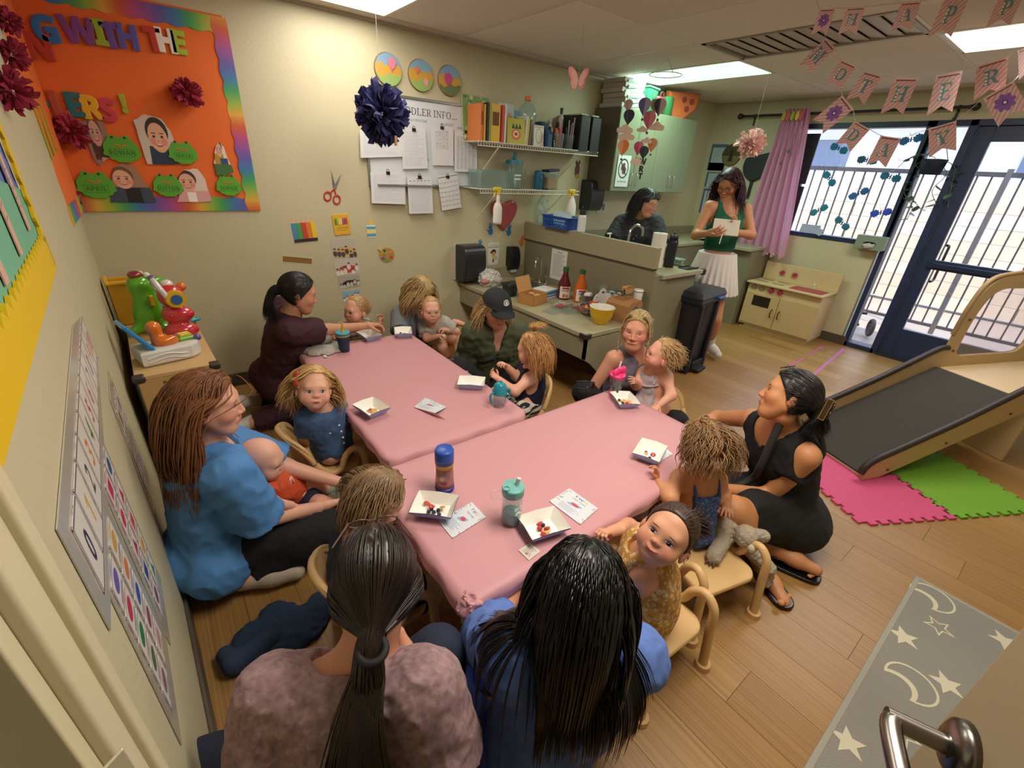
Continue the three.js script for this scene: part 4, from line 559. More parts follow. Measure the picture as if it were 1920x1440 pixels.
// ---------------------------------------------------------------- food, cups and papers on the tables and the low counter
const red=M(0xb02430,0.4),clearP=new THREE.MeshPhysicalMaterial({color:0xeef4f4,roughness:0.08,transmission:0.94,thickness:0,ior:1.4});
function loft(a,b,h,t,r=0.01){ // flared open tray: base a[w,d], rim b[w,d]
const ring=(w,d,y)=>[[-w,-d],[w,-d],[w,d],[-w,d]].map(p=>[p[0]/2,y,p[1]/2]),R0=ring(a[0],a[1],0),R1=ring(b[0],b[1],h),P=[],q=(A,B,C,D)=>P.push(...A,...B,...C,...A,...C,...D);
R1[0][1]-=h*0.12;R1[1][1]-=h*0.12;R1[2][1]-=h*0.12;R1[3][1]-=h*0.12;
q(R0[3],R0[2],R0[1],R0[0]);for(let i=0;i<4;i++){const j=(i+1)%4,m=lerp(R1[i],R1[j],0.5),m0=lerp(R0[i],R0[j],0.5);m[1]=h;q(R0[i],m0,m,R1[i]);q(m0,R0[j],R1[j],m);}
const g=new THREE.BufferGeometry();g.setAttribute('position',new THREE.Float32BufferAttribute(P,3));g.computeVertexNormals();return g.translate(0,t,0);
}
const trayIn=loft([0.072,0.098],[0.118,0.148],0.04,0.0022),trayOut=loft([0.0745,0.1005],[0.121,0.151],0.0395,0),tin=new THREE.MeshStandardMaterial({color:0xefeee4,roughness:0.6,side:THREE.DoubleSide}),tout=new THREE.MeshStandardMaterial({color:0xa4b4dc,roughness:0.6,side:THREE.DoubleSide});
const berry={blueberry:[mv(lat([[0,0],[0.006,0.001],[0.0075,0.006],[0.006,0.011],[0.0025,0.012],[0.002,0.0105],[0,0.0105]],12)),M(0x1e2038,0.4)],strawberry_slice:[lat([[0,0],[0.006,0.006],[0.0105,0.016],[0.0095,0.023],[0.004,0.026],[0,0.025]],12).scale(1,1,0.45).rotateX(1.3),M(0xb83a2c,0.35)],pastry_bite:[join([tor(0.011,0.0055,0,0.006,0,PI/2),sp(0.006,0.002,0.005,0.001)]),M(0xd8b070,0.6)],grape_half:[lat([[0,0],[0.006,0.001],[0.008,0.007],[0.005,0.015],[0,0.017]],10).rotateX(1.4),M(0x6a2430,0.35)],raspberry:[join([sp(0.008,0,0.008,0),...Array.from({length:14},(_,i)=>{const y=1-2*(i+0.5)/14,a=i*2.4;return sp(0.003,0.0075*Math.sqrt(1-y*y)*Math.cos(a),0.008+0.0075*y,0.0075*Math.sqrt(1-y*y)*Math.sin(a),1,1,1,6);})]),M(0xb02a3a,0.45)],apple_slice:[lat([[0,0],[0.007,0.004],[0.009,0.014],[0.006,0.024],[0,0.026]],10).scale(1,1,0.4).rotateX(1.35),M(0xd89a68,0.5)]};
const names2={strawberry_slice:'strawberry slice',apple_slice:'pale peach slice',grape_half:'dark grape half',blueberry:'blueberry'};
function fruit(kind,p,label,group){const o=obj(kind,...berry[kind]);o.position.set(...p);o.rotation.set(rnd(-0.3,0.3),rnd(6),rnd(-0.3,0.3));tag(o,label,'fruit',group);if(kind==='pastry_bite')o.userData.category='pastry';}
{
const names={blueberry:'blueberry',strawberry_slice:'strawberry slice',pastry_bite:'little golden pastry',grape_half:'dark grape half',raspberry:'red raspberry',apple_slice:'pale apple slice'};
const T=[[[1.023,.505,-2.863],0.1,'paper tray beside the dark tumbler at the far table end','apple_slice pastry_bite strawberry_slice'],[[1.253,.505,-2.811],-0.4,'paper tray at the far right corner of the far table','grape_half grape_half strawberry_slice blueberry'],[[1.226,.505,-1.872],0.9,'empty paper tray beside the aqua sippy cup',''],[[.654,.505,-1.886],0.2,'paper tray in front of the girl in the denim dress','pastry_bite pastry_bite apple_slice strawberry_slice apple_slice'],[[1.822,.505,-1.271],-0.5,'paper tray beside the pink tumbler','pastry_bite pastry_bite raspberry raspberry blueberry blueberry apple_slice'],[[1.527,.505,-.884],-1.2,'paper tray under the hand of the woman in black','grape_half grape_half strawberry_slice blueberry apple_slice'],[[.574,.505,-1.101],0.8,'paper tray in front of the boy, lying on a folded leaflet','blueberry blueberry blueberry blueberry blueberry strawberry_slice strawberry_slice apple_slice'],[[.837,.505,-.813],1.35,'paper tray next to the small square card','pastry_bite raspberry raspberry strawberry_slice blueberry strawberry_slice']];
for(const[p,a,l,fs]of T){
const t=thing('paper_tray','white and blue '+l,'tray',[p[0],0.4952,p[2]],a,'paper snack trays');obj('inside',trayIn,tin,t);obj('outside',trayOut,tout,t);
fs.split(' ').filter(Boolean).forEach((k,i,q)=>{const b=i/q.length*6.283+a,r=q.length>2?0.012+0.012*(i%2):0.012;fruit(k,[p[0]+Math.cos(b)*r,0.4985+0.008*(i>4),p[2]+Math.sin(b)*r*1.3],names[k]+' in the '+l.replace('paper tray','tray').slice(0,70),'snacks in the '+l);});
}
// drinking bottles
const B=(name,label,p)=>thing(name,label,'bottle',[p[0],0.495,p[2]]);
let t=B('insulated_bottle','steel insulated bottle with a royal blue lid and yellow ring',[.666,.505,-1.191]);obj('body',lat([[0,0.02],[0.036,0.02],[0.0345,0.05],[0.031,0.115],[0,0.115]],28),M(0xb08a80,0.3,{metalness:0.85}),t);obj('base',lat([[0,0],[0.035,0],[0.0365,0.006],[0.0365,0.022],[0,0.022]],28),M(0x2c2c80,0.4),t);obj('ring',lat([[0,0.108],[0.033,0.108],[0.034,0.13],[0,0.13]],28),M(0xc89a2c,0.45),t);obj('lid',[lat([[0.0,0.126],[0.035,0.126],[0.036,0.148],[0.0345,0.15],[0.0355,0.153],[0.0355,0.176],[0.031,0.186],[0,0.188]],28),bx(0.012,0.03,0.01,0.034,0.158,0,0.003)],M(0x2450a8,0.35),t);
t=B('straw_bottle','clear aqua-lidded straw bottle printed with a rainbow',[.772,.505,-.91]);obj('bottle',lat([[0,0.002],[0.033,0.002],[0.036,0.01],[0.036,0.12],[0.034,0.13],[0.033,0.13],[0.034,0.12],[0.034,0.012],[0,0.006]],28),clearP,t);obj('drink',lat([[0,0.006],[0.0335,0.01],[0.0335,0.045],[0,0.045]],24),M(0x7ab4b0,0.3),t);obj('lid',[lat([[0,0.125],[0.038,0.125],[0.039,0.15],[0.036,0.158],[0,0.16]],28),tor(0.011,0.003,-0.03,0.16,0.0,PI/2)],M(0x6ab0a8,0.4),t);obj('spout',mv(cy(0.009,0.007,0.03,0,0,0,12),0.012,0.157,0.004,0.1,0,-0.15),M(0xc8d0cc,0.4),t);obj('print',[tor(0.012,0.0018,0,0.055,0.0355,0,0,PI,14),tor(0.008,0.0018,0,0.055,0.0355,0,0,PI,14),...[0,1,2,3,4].map(i=>bx(0.004,0.014,0.0015,-0.014+i*0.007,0.082,0.0352))],M(0xe6eeec,0.4),t);obj('lid_loop',[tor(0.022,0.0016,-0.07,0.15,0,PI/2+0.2),bar([-0.048,0.15,0],[-0.034,0.15,0],0.002)],clearP,t);
t=B('sippy_cup','clear sippy cup with a teal domed lid and handles',[1.231,.505,-1.614]);obj('cup',lat([[0,0.002],[0.03,0.002],[0.038,0.02],[0.034,0.075],[0.032,0.075],[0.036,0.02],[0,0.005]],24),clearP,t);obj('lid',[lat([[0.038,0.072],[0.039,0.09],[0.034,0.098],[0.03,0.122],[0.016,0.134],[0,0.136]],24),sp(0.008,0.006,0.136,0)],M(0x1f8a9c,0.3),t);for(const s of[-1,1])obj('handle',tube([[s*0.036,0.085,0],[s*0.058,0.082,0.005],[s*0.06,0.05,0.006],[s*0.05,0.03,0.006]],0.006,20,8),M(0x1f8a9c,0.3),t);
t=B('tumbler','navy tumbler with an aqua lid and orange straw',[.807,.505,-2.724]);obj('cup',lat([[0,0],[0.03,0],[0.032,0.004],[0.04,0.11],[0,0.11]],24),M(0x1c2c48,0.35),t);obj('band',lat([[0,0.1],[0.0405,0.1],[0.0415,0.116],[0,0.116]],24),M(0xb09a50,0.4),t);obj('lid',lat([[0,0.114],[0.043,0.114],[0.044,0.126],[0.04,0.13],[0,0.13]],24),M(0x3aa0b8,0.35),t);obj('straw',[bar([0,0.13,0],[0.004,0.19,0.0],0.006,10),cy(0.012,0.009,0.012,0,0.13,0,12)],M(0xd8a030,0.4),t);
t=B('tumbler','pink-lidded tumbler with a bow and white straw beside the seated toddler',[1.861,.505,-1.373]);obj('cup',lat([[0,0.012],[0.031,0.012],[0.041,0.115],[0.039,0.115],[0.029,0.016],[0,0.016]],24),clearP,t);obj('print',Array.from({length:9},(_,i)=>{const a=i*0.7;return sp(0.007,0.035*Math.cos(a),0.035+0.02*(i%3),0.035*Math.sin(a),1,1.6,1,6);}),M(0x3a2a34,0.5),t);obj('base',lat([[0,0],[0.031,0],[0.033,0.018],[0,0.018]],24),M(0xd8487c,0.4),t);obj('lid',[lat([[0,0.11],[0.043,0.11],[0.044,0.135],[0,0.138]],24),mv(sp(0.03,0,0,0,1,0.75,0.45),-0.022,0.152,0.01,0,0,0.25),mv(sp(0.03,0,0,0,1,0.75,0.45),0.026,0.152,0.01,0,0,-0.25)],M(0xe83c80,0.35),t);obj('straw',bar([0.01,0.135,-0.008],[0.028,0.195,-0.012],0.0055,10),M(0xd8c8d0,0.4),t);
// papers
const leaflet=canvas(192,256,(x,w,h)=>{x.fillStyle='#cfd4da';x.fillRect(0,0,w,h);x.font='bold 34px sans-serif';x.textAlign='center';['#b04a58','#5a7aa8','#d0a840'].forEach((c,i)=>{x.fillStyle=c;x.fillText('TWO'[i],66+i*30,46);});x.fillStyle='#6a8a70';x.font='bold 20px sans-serif';x.fillText('THE FUN',96,76);x.fillStyle='#8ab0c8';x.beginPath();x.ellipse(96,128,44,16,-0.5,0,7);x.fill();x.fillStyle='#c04860';x.beginPath();x.ellipse(96,124,24,16,0,0,7);x.fill();x.fillStyle='#8088a0';for(let i=0;i<6;i++)x.fillRect(36,170+i*11,120-rnd(40),3);for(let i=0;i<26;i++){x.fillStyle=['#b04a58','#5a7aa8','#d0a840','#4a7a5a'][i%4];const e=i%2;x.fillRect(e?rnd(20):w-rnd(22),rnd(h),7,7);}});
const card=(name,label,q,tex,t=0.0012)=>{const c=q.map(p=>[p[0],0.4953,p[2]]),o=obj(name,slab(c.map(p=>sub(p,[c[0][0],0,c[0][2]])),t),pm(tex,0.5));o.position.set(c[0][0],0,c[0][2]);tag(o,label,'paper');return o;};
card('leaflet','printed leaflet lying alone near the right end of the near table',[[1.072,.5,-.922],[1.081,.5,-.778],[.965,.5,-.757],[.955,.5,-.911]].map(p=>p),leaflet);
card('leaflet','printed leaflet partly under the tray of blueberries',[[.71,.5,-1.068],[.71,.5,-.974],[.56,.5,-.955],[.561,.5,-1.052]],leaflet);card('leaflet','printed leaflet under the tray near the hand of the woman in black',[[1.662,.5,-.939],[1.635,.5,-.833],[1.51,.5,-.828],[1.511,.5,-.933]],leaflet);
card('small_card','small square cream card at the table edge',[[.763,.5,-.793],[.769,.5,-.745],[.713,.5,-.738],[.711,.5,-.79]],canvas(64,64,(x,w,h)=>{x.fillStyle='#d0ccc0';x.fillRect(0,0,w,h);x.fillStyle='#8a6a6a';for(let i=0;i<5;i++)x.fillRect(10,12+i*9,44-rnd(14),2.5);x.fillRect(28,44,10,10);}));
{const q=[[.946,.5,-1.889],[.991,.5,-1.739],[.895,.5,-1.685],[.85,.5,-1.826]].map(p=>[p[0],0.4953,p[2]]),o=thing('folded_leaflet','folded leaflet standing half open on the far table','paper',q[0]);const a=sub(q[3],q[0]),b=sub(q[2],q[0]),m=[0.04,0.05,-0.02];obj('panel',slab([[0,0,0],sub(q[1],q[0]),add(b,[0,0.02,0]),a],0.001),pm(leaflet,0.5),o);obj('panel',slab([a,add(b,[0,0.02,0]),add(b,[0.03,0.002,0.05]),add(a,[0.03,0.001,0.05])],0.001),M(0xd8a8b0,0.6),o);}
t=thing('sunglasses','dark tortoiseshell sunglasses lying on the corner of the near table','sunglasses',[1.776,.497,-1.481],0.35);t.position.y=0.4955;for(const s of[-1,1]){obj('lens',ext(rrect(0.05,0.036,0.012),0.004,0.001).rotateX(-0.25).translate(s*0.033,0.02,0),M(0x241414,0.1),t);obj('temple',bar([s*0.06,0.03,-0.002],[s*0.05,0.006,-0.11],0.004,6),M(0x2a1812,0.3),t);}obj('bridge',bar([-0.012,0.028,0],[0.012,0.028,0],0.004),M(0x2a1812,0.3),t);
t=thing('lovey_blanket','grey plush lovey blanket crumpled on the far table corner','blanket',[.702,.5,-2.798]);t.position.y=0.497;const bl=(x,y,z)=>Math.max(Math.hypot(x*0.85,y*2.6,z)-0.095-0.03*N3(x*17,y*10,z*17)-0.012*Math.abs(N3(x*40,y*24,z*40)),-y);obj('blanket',nets(bl,[-0.18,-0.004,-0.15],[0.18,0.1,0.15],0.005),M(0xaaa49c,0.95),t);obj('plush_head',nets(uni([ell([0.01,0.06,-0.03],[0.055,0.032,0.035]),ell([0.05,0.055,-0.05],[0.03,0.014,0.018],0.01)]),[-0.08,0,-0.1],[0.1,0.12,0.04],0.005),M(0x8f8a84,0.95),t);obj('care_tag',bx(0.016,0.002,0.034,-0.03,0.004,0.118),M(0xd8d8d4,0.6),t);
obj('strawberry_piece',...berry.strawberry_slice).position.set(...[1.261,.505,-1.99]);tag(scene.children[scene.children.length-1],'bright red strawberry piece on the table rim behind the empty tray','fruit').position.y=0.4965;
}
{ // on the low counter (top at 0.6005)
const K=(name,label,cat,x,z,ry=0)=>thing(name,label,cat,[x,0.601,z],ry);let t;
t=K('plastic_bag','crumpled white plastic shopping bag at the back of the low counter','bag',2.42,-3.42);obj('bag',nets((x,y,z)=>Math.max(Math.hypot(x,(y-0.06)*1.25,z*1.1)-0.1-0.03*N3(x*20,y*20,z*20)-0.03*Math.abs(N3(x*45,y*45,z*45)),-y),[-0.17,-0.005,-0.16],[0.17,0.2,0.16],0.006),new THREE.MeshPhysicalMaterial({color:0xd0ccc8,roughness:0.35,transmission:0.2,thickness:0}),t);obj('print',[sp(0.05,-0.08,0.05,0.05,1,0.5,0.7)],M(0xb0706a,0.5),t);
t=K('black_caddy','small black dish caddy beside the cardboard box','caddy',2.36,-3.02,0.2);obj('tub',lat([[0,0.003],[0.06,0.003],[0.07,0.1],[0.066,0.1],[0.055,0.008],[0,0.008]],4).rotateY(PI/4),M(0x2a3034,0.4),t);
t=K('cardboard_box','open cardboard box of muffins on the low counter','box',2.4,-2.76,0.25);const cb=M(0xb07c44,0.8);obj('box',[bx(0.19,0.004,0.16,0,0.002,0),bx(0.19,0.085,0.004,0,0.043,0.078),bx(0.19,0.085,0.004,0,0.043,-0.078),bx(0.004,0.085,0.16,0.093,0.043,0),bx(0.004,0.085,0.16,-0.093,0.043,0)],cb,t);obj('lid',mv(bx(0.19,0.13,0.004),0,0.14,-0.1,-0.35),M(0xbb8850,0.8),t);
for(const[i,x,z]of[[0,2.37,-2.76],[1,2.43,-2.73],[2,2.42,-2.8]]){const o=obj('muffin',lat([[0,0],[0.022,0],[0.028,0.04],[0.033,0.05],[0.024,0.068],[0,0.075]],14),M([0x6a4a34,0xc89a60,0xb8864c][i],0.8));o.position.set(x,0.606,z);tag(o,['dark brown muffin in the open cardboard box','golden muffin at the front of the cardboard box','tan muffin at the right of the cardboard box'][i],'muffin');}
t=K('napkin_pack','stack of napkins in a blue and white wrapper','napkins',2.62,-2.86,0.2);obj('napkins',Array.from({length:8},(_,i)=>bx(0.16,0.009,0.15,rnd(0.006),0.0045+i*0.0095,rnd(0.006),0.003)),M(0xd8dad8,0.8),t);obj('wrapper',bx(0.164,0.05,0.154,0.003,0.04,0.002,0.004),M(0x4a8ab0,0.3),t);
const juice=(label,x,z,c,c2)=>{const q=K('juice_bottle',label,'bottle',x,z,-0.5);obj('bottle',lat([[0,0],[0.052,0.0],[0.057,0.01],[0.058,0.1],[0.05,0.14],[0.03,0.19],[0.022,0.22],[0.023,0.245],[0,0.245]],24),M(c,0.12),q);obj('cap',[cy(0.026,0.025,0.032,0,0.24,0,20)],M(0x1c5a34,0.4),q);obj('label',mv(new THREE.CylinderGeometry(0.0588,0.0588,0.1,20,1,true,-0.9,1.8),0,0.066,0),pm(canvas(96,64,(x,w,h)=>{x.fillStyle='#d8d4cc';x.fillRect(0,0,w,h);x.fillStyle='#a03028';x.fillRect(w*0.2,4,w*0.6,10);x.fillStyle='#333';x.font='bold 14px sans-serif';x.textAlign='center';x.fillText('ORCHARD',w/2,28);x.fillStyle=c2;x.beginPath();x.arc(w/2-12,50,12,0,7);x.arc(w/2+12,52,10,0,7);x.fill();}),0.4),q);};
juice('dark red juice bottle with a green cap',2.74,-2.74,0x5a1420,'#c86a2c');juice('orange juice bottle with a green cap',2.8,-2.6,0xb85a18,'#d88a30');
t=K('tin_bucket','small tin bucket holding napkins beside the orange juice','bucket',2.77,-2.48);obj('bucket',lat([[0,0.002],[0.045,0.002],[0.05,0.03],[0.051,0.033],[0.06,0.09],[0.0625,0.092],[0.0625,0.096],[0.058,0.094],[0.043,0.006],[0,0.006]],24),M(0x9a9a94,0.3,{metalness:0.9}),t);obj('napkin',bx(0.07,0.05,0.06,0,0.085,0,0.015,0.4),M(0xd4d0c8,0.8),t);
for(const[x,z,l,h]of[[2.9,-2.44,'stack of clear plastic cups against the divider',0.16],[2.92,-2.36,'shorter stack of clear plastic cups against the divider',0.13]]){t=K('plastic_cups',l,'cups',x,z);for(let i=0;i<3;i++)obj('cup',lat([[0,0.002],[0.026,0.002],[0.036,h*0.75],[0.037,h*0.75],[0.028,0],[0,0]],16).translate(0,i*0.022,0),clearP,t);}
t=K('cup_carriers','bundle of folded white takeaway cup carriers with handles','cup carrier',2.84,-2.32,-0.35);const cs=()=>{const s=new THREE.Shape();s.moveTo(-0.05,0);s.lineTo(0.05,0);s.bezierCurveTo(0.05,0.06,0.035,0.12,0,0.13);s.bezierCurveTo(-0.035,0.12,-0.05,0.06,-0.05,0);s.holes.push(elli(0.012,0.009,0,0.102));return s;};[[-0.1,0,0.2,1],[-0.02,-0.05,0,1.25],[0.05,-0.03,-0.2,1.15],[0.11,-0.01,-0.3,1.05],[0.1,0.08,0.1,0.9],[-0.01,0.04,0.1,0.85]].forEach(([x,z,r,s])=>{const o=obj('carrier',ext(cs(),0.006,0.001),M(0xd2d0c6,0.7),t);o.position.set(x,0,z);o.rotation.set(-0.1,r,0);o.scale.set(s,s,1);});
for(const[x,z,a,l]of[[2.5,-2.52,0.2,'clear clamshell of raspberries nearest the napkins'],[2.62,-2.42,-0.1,'clear clamshell of raspberries nearest the fruit bowl']]){t=K('berry_clamshell',l,'berry box',x,z,a);obj('tray',[lat([[0,0.002],[0.07,0.002],[0.085,0.04],[0.083,0.042],[0.066,0.006],[0,0.006]],4).rotateY(PI/4),mv(bx(0.13,0.004,0.12),-0.13,0.012,0.02,0,0,0.1)],clearP,t);for(let i=0;i<20;i++)fruit('raspberry',[x-0.045+(i%5)*0.0225+rnd(0.005),0.606+(i>14?0.012:0),z-0.04+Math.floor(i/5)*0.023],'red raspberry in the '+l,'raspberries in the '+l);}
t=K('fruit_bowl','clear glass bowl heaped with cut fruit','bowl',2.6,-2.29);obj('bowl',lat([[0,0.003],[0.05,0.003],[0.08,0.025],[0.1,0.07],[0.103,0.075],[0.098,0.075],[0.076,0.03],[0.048,0.008],[0,0.008]],32),clearP,t);
const kinds=['strawberry_slice','apple_slice','grape_half','strawberry_slice','blueberry'];for(let i=0;i<70;i++){const y=Math.floor(i/14),r=[0.045,0.06,0.075,0.078,0.05][y]*Math.sqrt((i%14+0.5)/14),a=i*2.4,k=kinds[i%5],o=obj(k,...berry[k]);o.position.set(2.6+r*Math.cos(a),0.613+y*0.017,-2.29+r*Math.sin(a));o.rotation.set(rnd(-0.6,0.6),rnd(6),rnd(-0.6,0.6));o.scale.setScalar(k==='blueberry'?1.2:1.5);tag(o,names2[k]+' heaped in the clear glass fruit bowl','fruit','cut fruit in the glass bowl');}
t=K('mixing_bowl','yellow mixing bowl with a white inside','bowl',2.52,-2.1);obj('outside',lat([[0,0],[0.055,0],[0.06,0.006],[0.078,0.05],[0.081,0.055],[0.093,0.115],[0.097,0.12],[0.094,0.124]],32),M(0xc8a020,0.35),t);obj('inside',lat([[0.094,0.124],[0.088,0.115],[0.074,0.05],[0.055,0.01],[0,0.008]],32),new THREE.MeshStandardMaterial({color:0xd4d2c4,roughness:0.4,side:THREE.DoubleSide}),t);
t=K('coffee_box','brown takeaway coffee box with a round dark green emblem','box',2.76,-2.09,0.12);obj('box',ext([[-0.1,0],[0.1,0],[0.1,0.13],[0.07,0.155],[-0.07,0.155],[-0.1,0.13]],0.2,0.002).translate(0,0,-0.1),M(0x9a6f42,0.8),t);obj('handle',[bx(0.14,0.02,0.05,0,0.16,0,0.004),bx(0.06,0.03,0.006,0,0.17,0.02,0.002)],M(0x8a6238,0.8),t);
obj('emblem',mv(ext(elli(0.042,0.042),0.0016),0.0,0.075,0.1),pm(canvas(128,128,(x,w,h)=>{x.fillStyle='#1c3a30';x.fillRect(0,0,w,h);x.fillStyle='#c8bfa8';x.beginPath();x.ellipse(64,60,20,26,0,0,7);x.fill();x.fillStyle='#1c3a30';x.beginPath();x.ellipse(64,64,12,16,0,0,7);x.fill();x.strokeStyle='#c8bfa8';x.lineWidth=4;for(const s of[-1,1])for(let i=0;i<4;i++){x.beginPath();x.moveTo(64+s*(22+i*7),40);x.quadraticCurveTo(64+s*(30+i*7),70,64+s*(20+i*7),108);x.stroke();}x.fillStyle='#c8bfa8';x.beginPath();x.moveTo(50,30);x.lineTo(64,14);x.lineTo(78,30);x.fill();}),0.6),t).rotation.y=0;fitUV(t.children[2].geometry);
t=K('paper_bag','small folded brown paper bag on top of the coffee box','bag',2.86,-2.16,0.1);t.position.y=0.77;obj('bag',bx(0.1,0.06,0.05,0,0.03,0,0.008),M(0xb08a52,0.85),t);obj('fold',bx(0.1,0.02,0.004,0,0.058,0.027,0.002),M(0x9a7642,0.85),t);
t=K('paper_cup','white paper cup at the back of the coffee box','cup',2.95,-2.12);t.position.y=0.601;obj('cup',lat([[0,0],[0.03,0],[0.04,0.19],[0,0.19]],20),M(0xd8d6cc,0.6),t);obj('lid',lat([[0,0.188],[0.043,0.188],[0.043,0.196],[0.036,0.205],[0,0.205]],20),M(0xdedcd4,0.4),t);obj('print',mv(ext(elli(0.014,0.014),0.002),-0.037,0.1,0,0,-PI/2),M(0x2a5a44,0.5),t);
t=K('sunglasses','black sunglasses lying on the coffee box','sunglasses',2.74,-2.13,0.4);t.position.y=0.785;for(const s of[-1,1]){obj('lens',mv(cy(0.022,0.022,0.003,0,0,0,18).rotateX(1.2),s*0.03,0.018,0.02),M(0x101010,0.12),t);obj('temple',bar([s*0.05,0.012,0.01],[s*0.045,0.01,-0.1],0.003),black,t);}obj('bridge',bar([-0.01,0.022,0.018],[0.01,0.022,0.018],0.003),black,t);
t=obj('notice',slab([[0,0.28,0],[0,0.28,0.215],[0,0,0.215],[0,0,0]].map(p=>p),0.002).rotateY(0),pm(canvas(128,160,(x,w,h)=>{x.fillStyle='#cfcfc6';x.fillRect(0,0,w,h);x.fillStyle='#7a7a80';x.fillRect(44,12,40,4);for(let i=0;i<17;i++)x.fillRect(14+rnd(8),26+i*7,96-rnd(40),2);}),0.6));t.position.set(3.004,0.66,-3.22);tag(t,'white notice sheet taped on the divider behind the low faucet','paper');
}
{ // on the divider and the kitchen counter
const T=1.131;let t=thing('basket','blue plastic basket with round holes on the divider','basket',[3.03,T,-3.16]);const bs=new THREE.Shape();bs.moveTo(-0.15,0);bs.lineTo(0.15,0);bs.lineTo(0.165,0.1);bs.lineTo(-0.165,0.1);for(let r=0;r<3;r++)for(let i=0;i<11;i++)bs.holes.push(elli(0.009,0.009,-0.125+i*0.025,0.025+r*0.024));const bs2=new THREE.Shape();bs2.moveTo(-0.08,0);bs2.lineTo(0.08,0);bs2.lineTo(0.09,0.1);bs2.lineTo(-0.09,0.1);const bl=M(0x1c4a94,0.4);
obj('side',ext(bs,0.004,0,{curveSegments:6}).rotateY(-PI/2).translate(-0.088,0,0),bl,t);obj('side',ext(bs,0.004,0,{curveSegments:6}).rotateY(-PI/2).translate(0.088,0,0),bl,t);obj('end',[ext(bs2,0.004).translate(0,0,0.155),ext(bs2,0.004).translate(0,0,-0.16),bx(0.18,0.004,0.32,0,0.003,0)],bl,t);obj('rim',[bx(0.014,0.012,0.35,-0.092,0.1,0,0.004),bx(0.014,0.012,0.35,0.092,0.1,0,0.004),bx(0.19,0.012,0.014,0,0.1,0.168,0.004),bx(0.19,0.012,0.014,0,0.1,-0.168,0.004)],bl,t);
const o=thing('plates','white plates standing in the blue basket','plates',[3.03,T+0.008,-3.16]);for(let i=0;i<3;i++)obj('plate',mv(lat([[0,0],[0.05,0.001],[0.068,0.012],[0.066,0.014],[0.05,0.004],[0,0.003]],24),0,0.069,-0.06+i*0.06,PI/2-0.2),M(0xc8d8dc,0.4),o);
t=thing('water_bottle','white steel water bottle with a black lid beside the blue basket','bottle',[3.03,T,-2.9]);obj('bottle',lat([[0,0],[0.036,0],[0.037,0.005],[0.037,0.12],[0.026,0.145],[0,0.145]],20),M(0xccd4d4,0.35),t);obj('lid',[cy(0.028,0.026,0.04,0,0.142,0),tor(0.018,0.005,-0.01,0.19,0,0,0.6,PI)],black,t);
const C=0.923;t=thing('paper_towel_roll','white paper towel roll standing at the end of the divider','paper towel',[3.3,C,-2.26]);obj('roll',lat([[0.018,0.0],[0.056,0],[0.058,0.004],[0.058,0.272],[0.056,0.276],[0.018,0.276]],32),M(0xd6d4c8,0.9),t);obj('core',lat([[0.018,0.004],[0.018,0.272],[0.02,0.272],[0.02,0.004]],18),M(0x9a7a50,0.9),t);
t=thing('water_bottle','tall black water bottle right of the paper towel roll','bottle',[3.44,C,-2.22]);obj('bottle',lat([[0,0],[0.042,0],[0.044,0.006],[0.044,0.2],[0.038,0.225],[0,0.23]],22),M(0x15161c,0.4),t);obj('lid',[lat([[0,0.226],[0.036,0.226],[0.036,0.256],[0.02,0.264],[0,0.264]],20),tor(0.02,0.005,0,0.262,0,0,0.4,PI)],M(0x1c1e24,0.4),t);obj('ring',cy(0.0385,0.0385,0.008,0,0.216,0),M(0x8a8a8c,0.3,{metalness:0.8}),t);
t=thing('food_container','clear food container on the counter end next to the black bottle','container',[3.6,C,-2.24]);obj('tub',lat([[0,0.002],[0.05,0.002],[0.06,0.05],[0.057,0.05],[0.048,0.006],[0,0.006]],4).rotateY(PI/4),clearP,t);obj('lid',bx(0.1,0.006,0.1,0,0.052,0,0.002),M(0x9ab0b0,0.3),t);
t=thing('black_tray','flat black tray lying on the counter end','tray',[3.56,C,-2.1]);obj('tray',[bx(0.16,0.006,0.09,0,0.003,0,0.002),bx(0.16,0.014,0.006,0,0.008,0.045,0.002),bx(0.16,0.014,0.006,0,0.008,-0.045,0.002)],black,t);
}
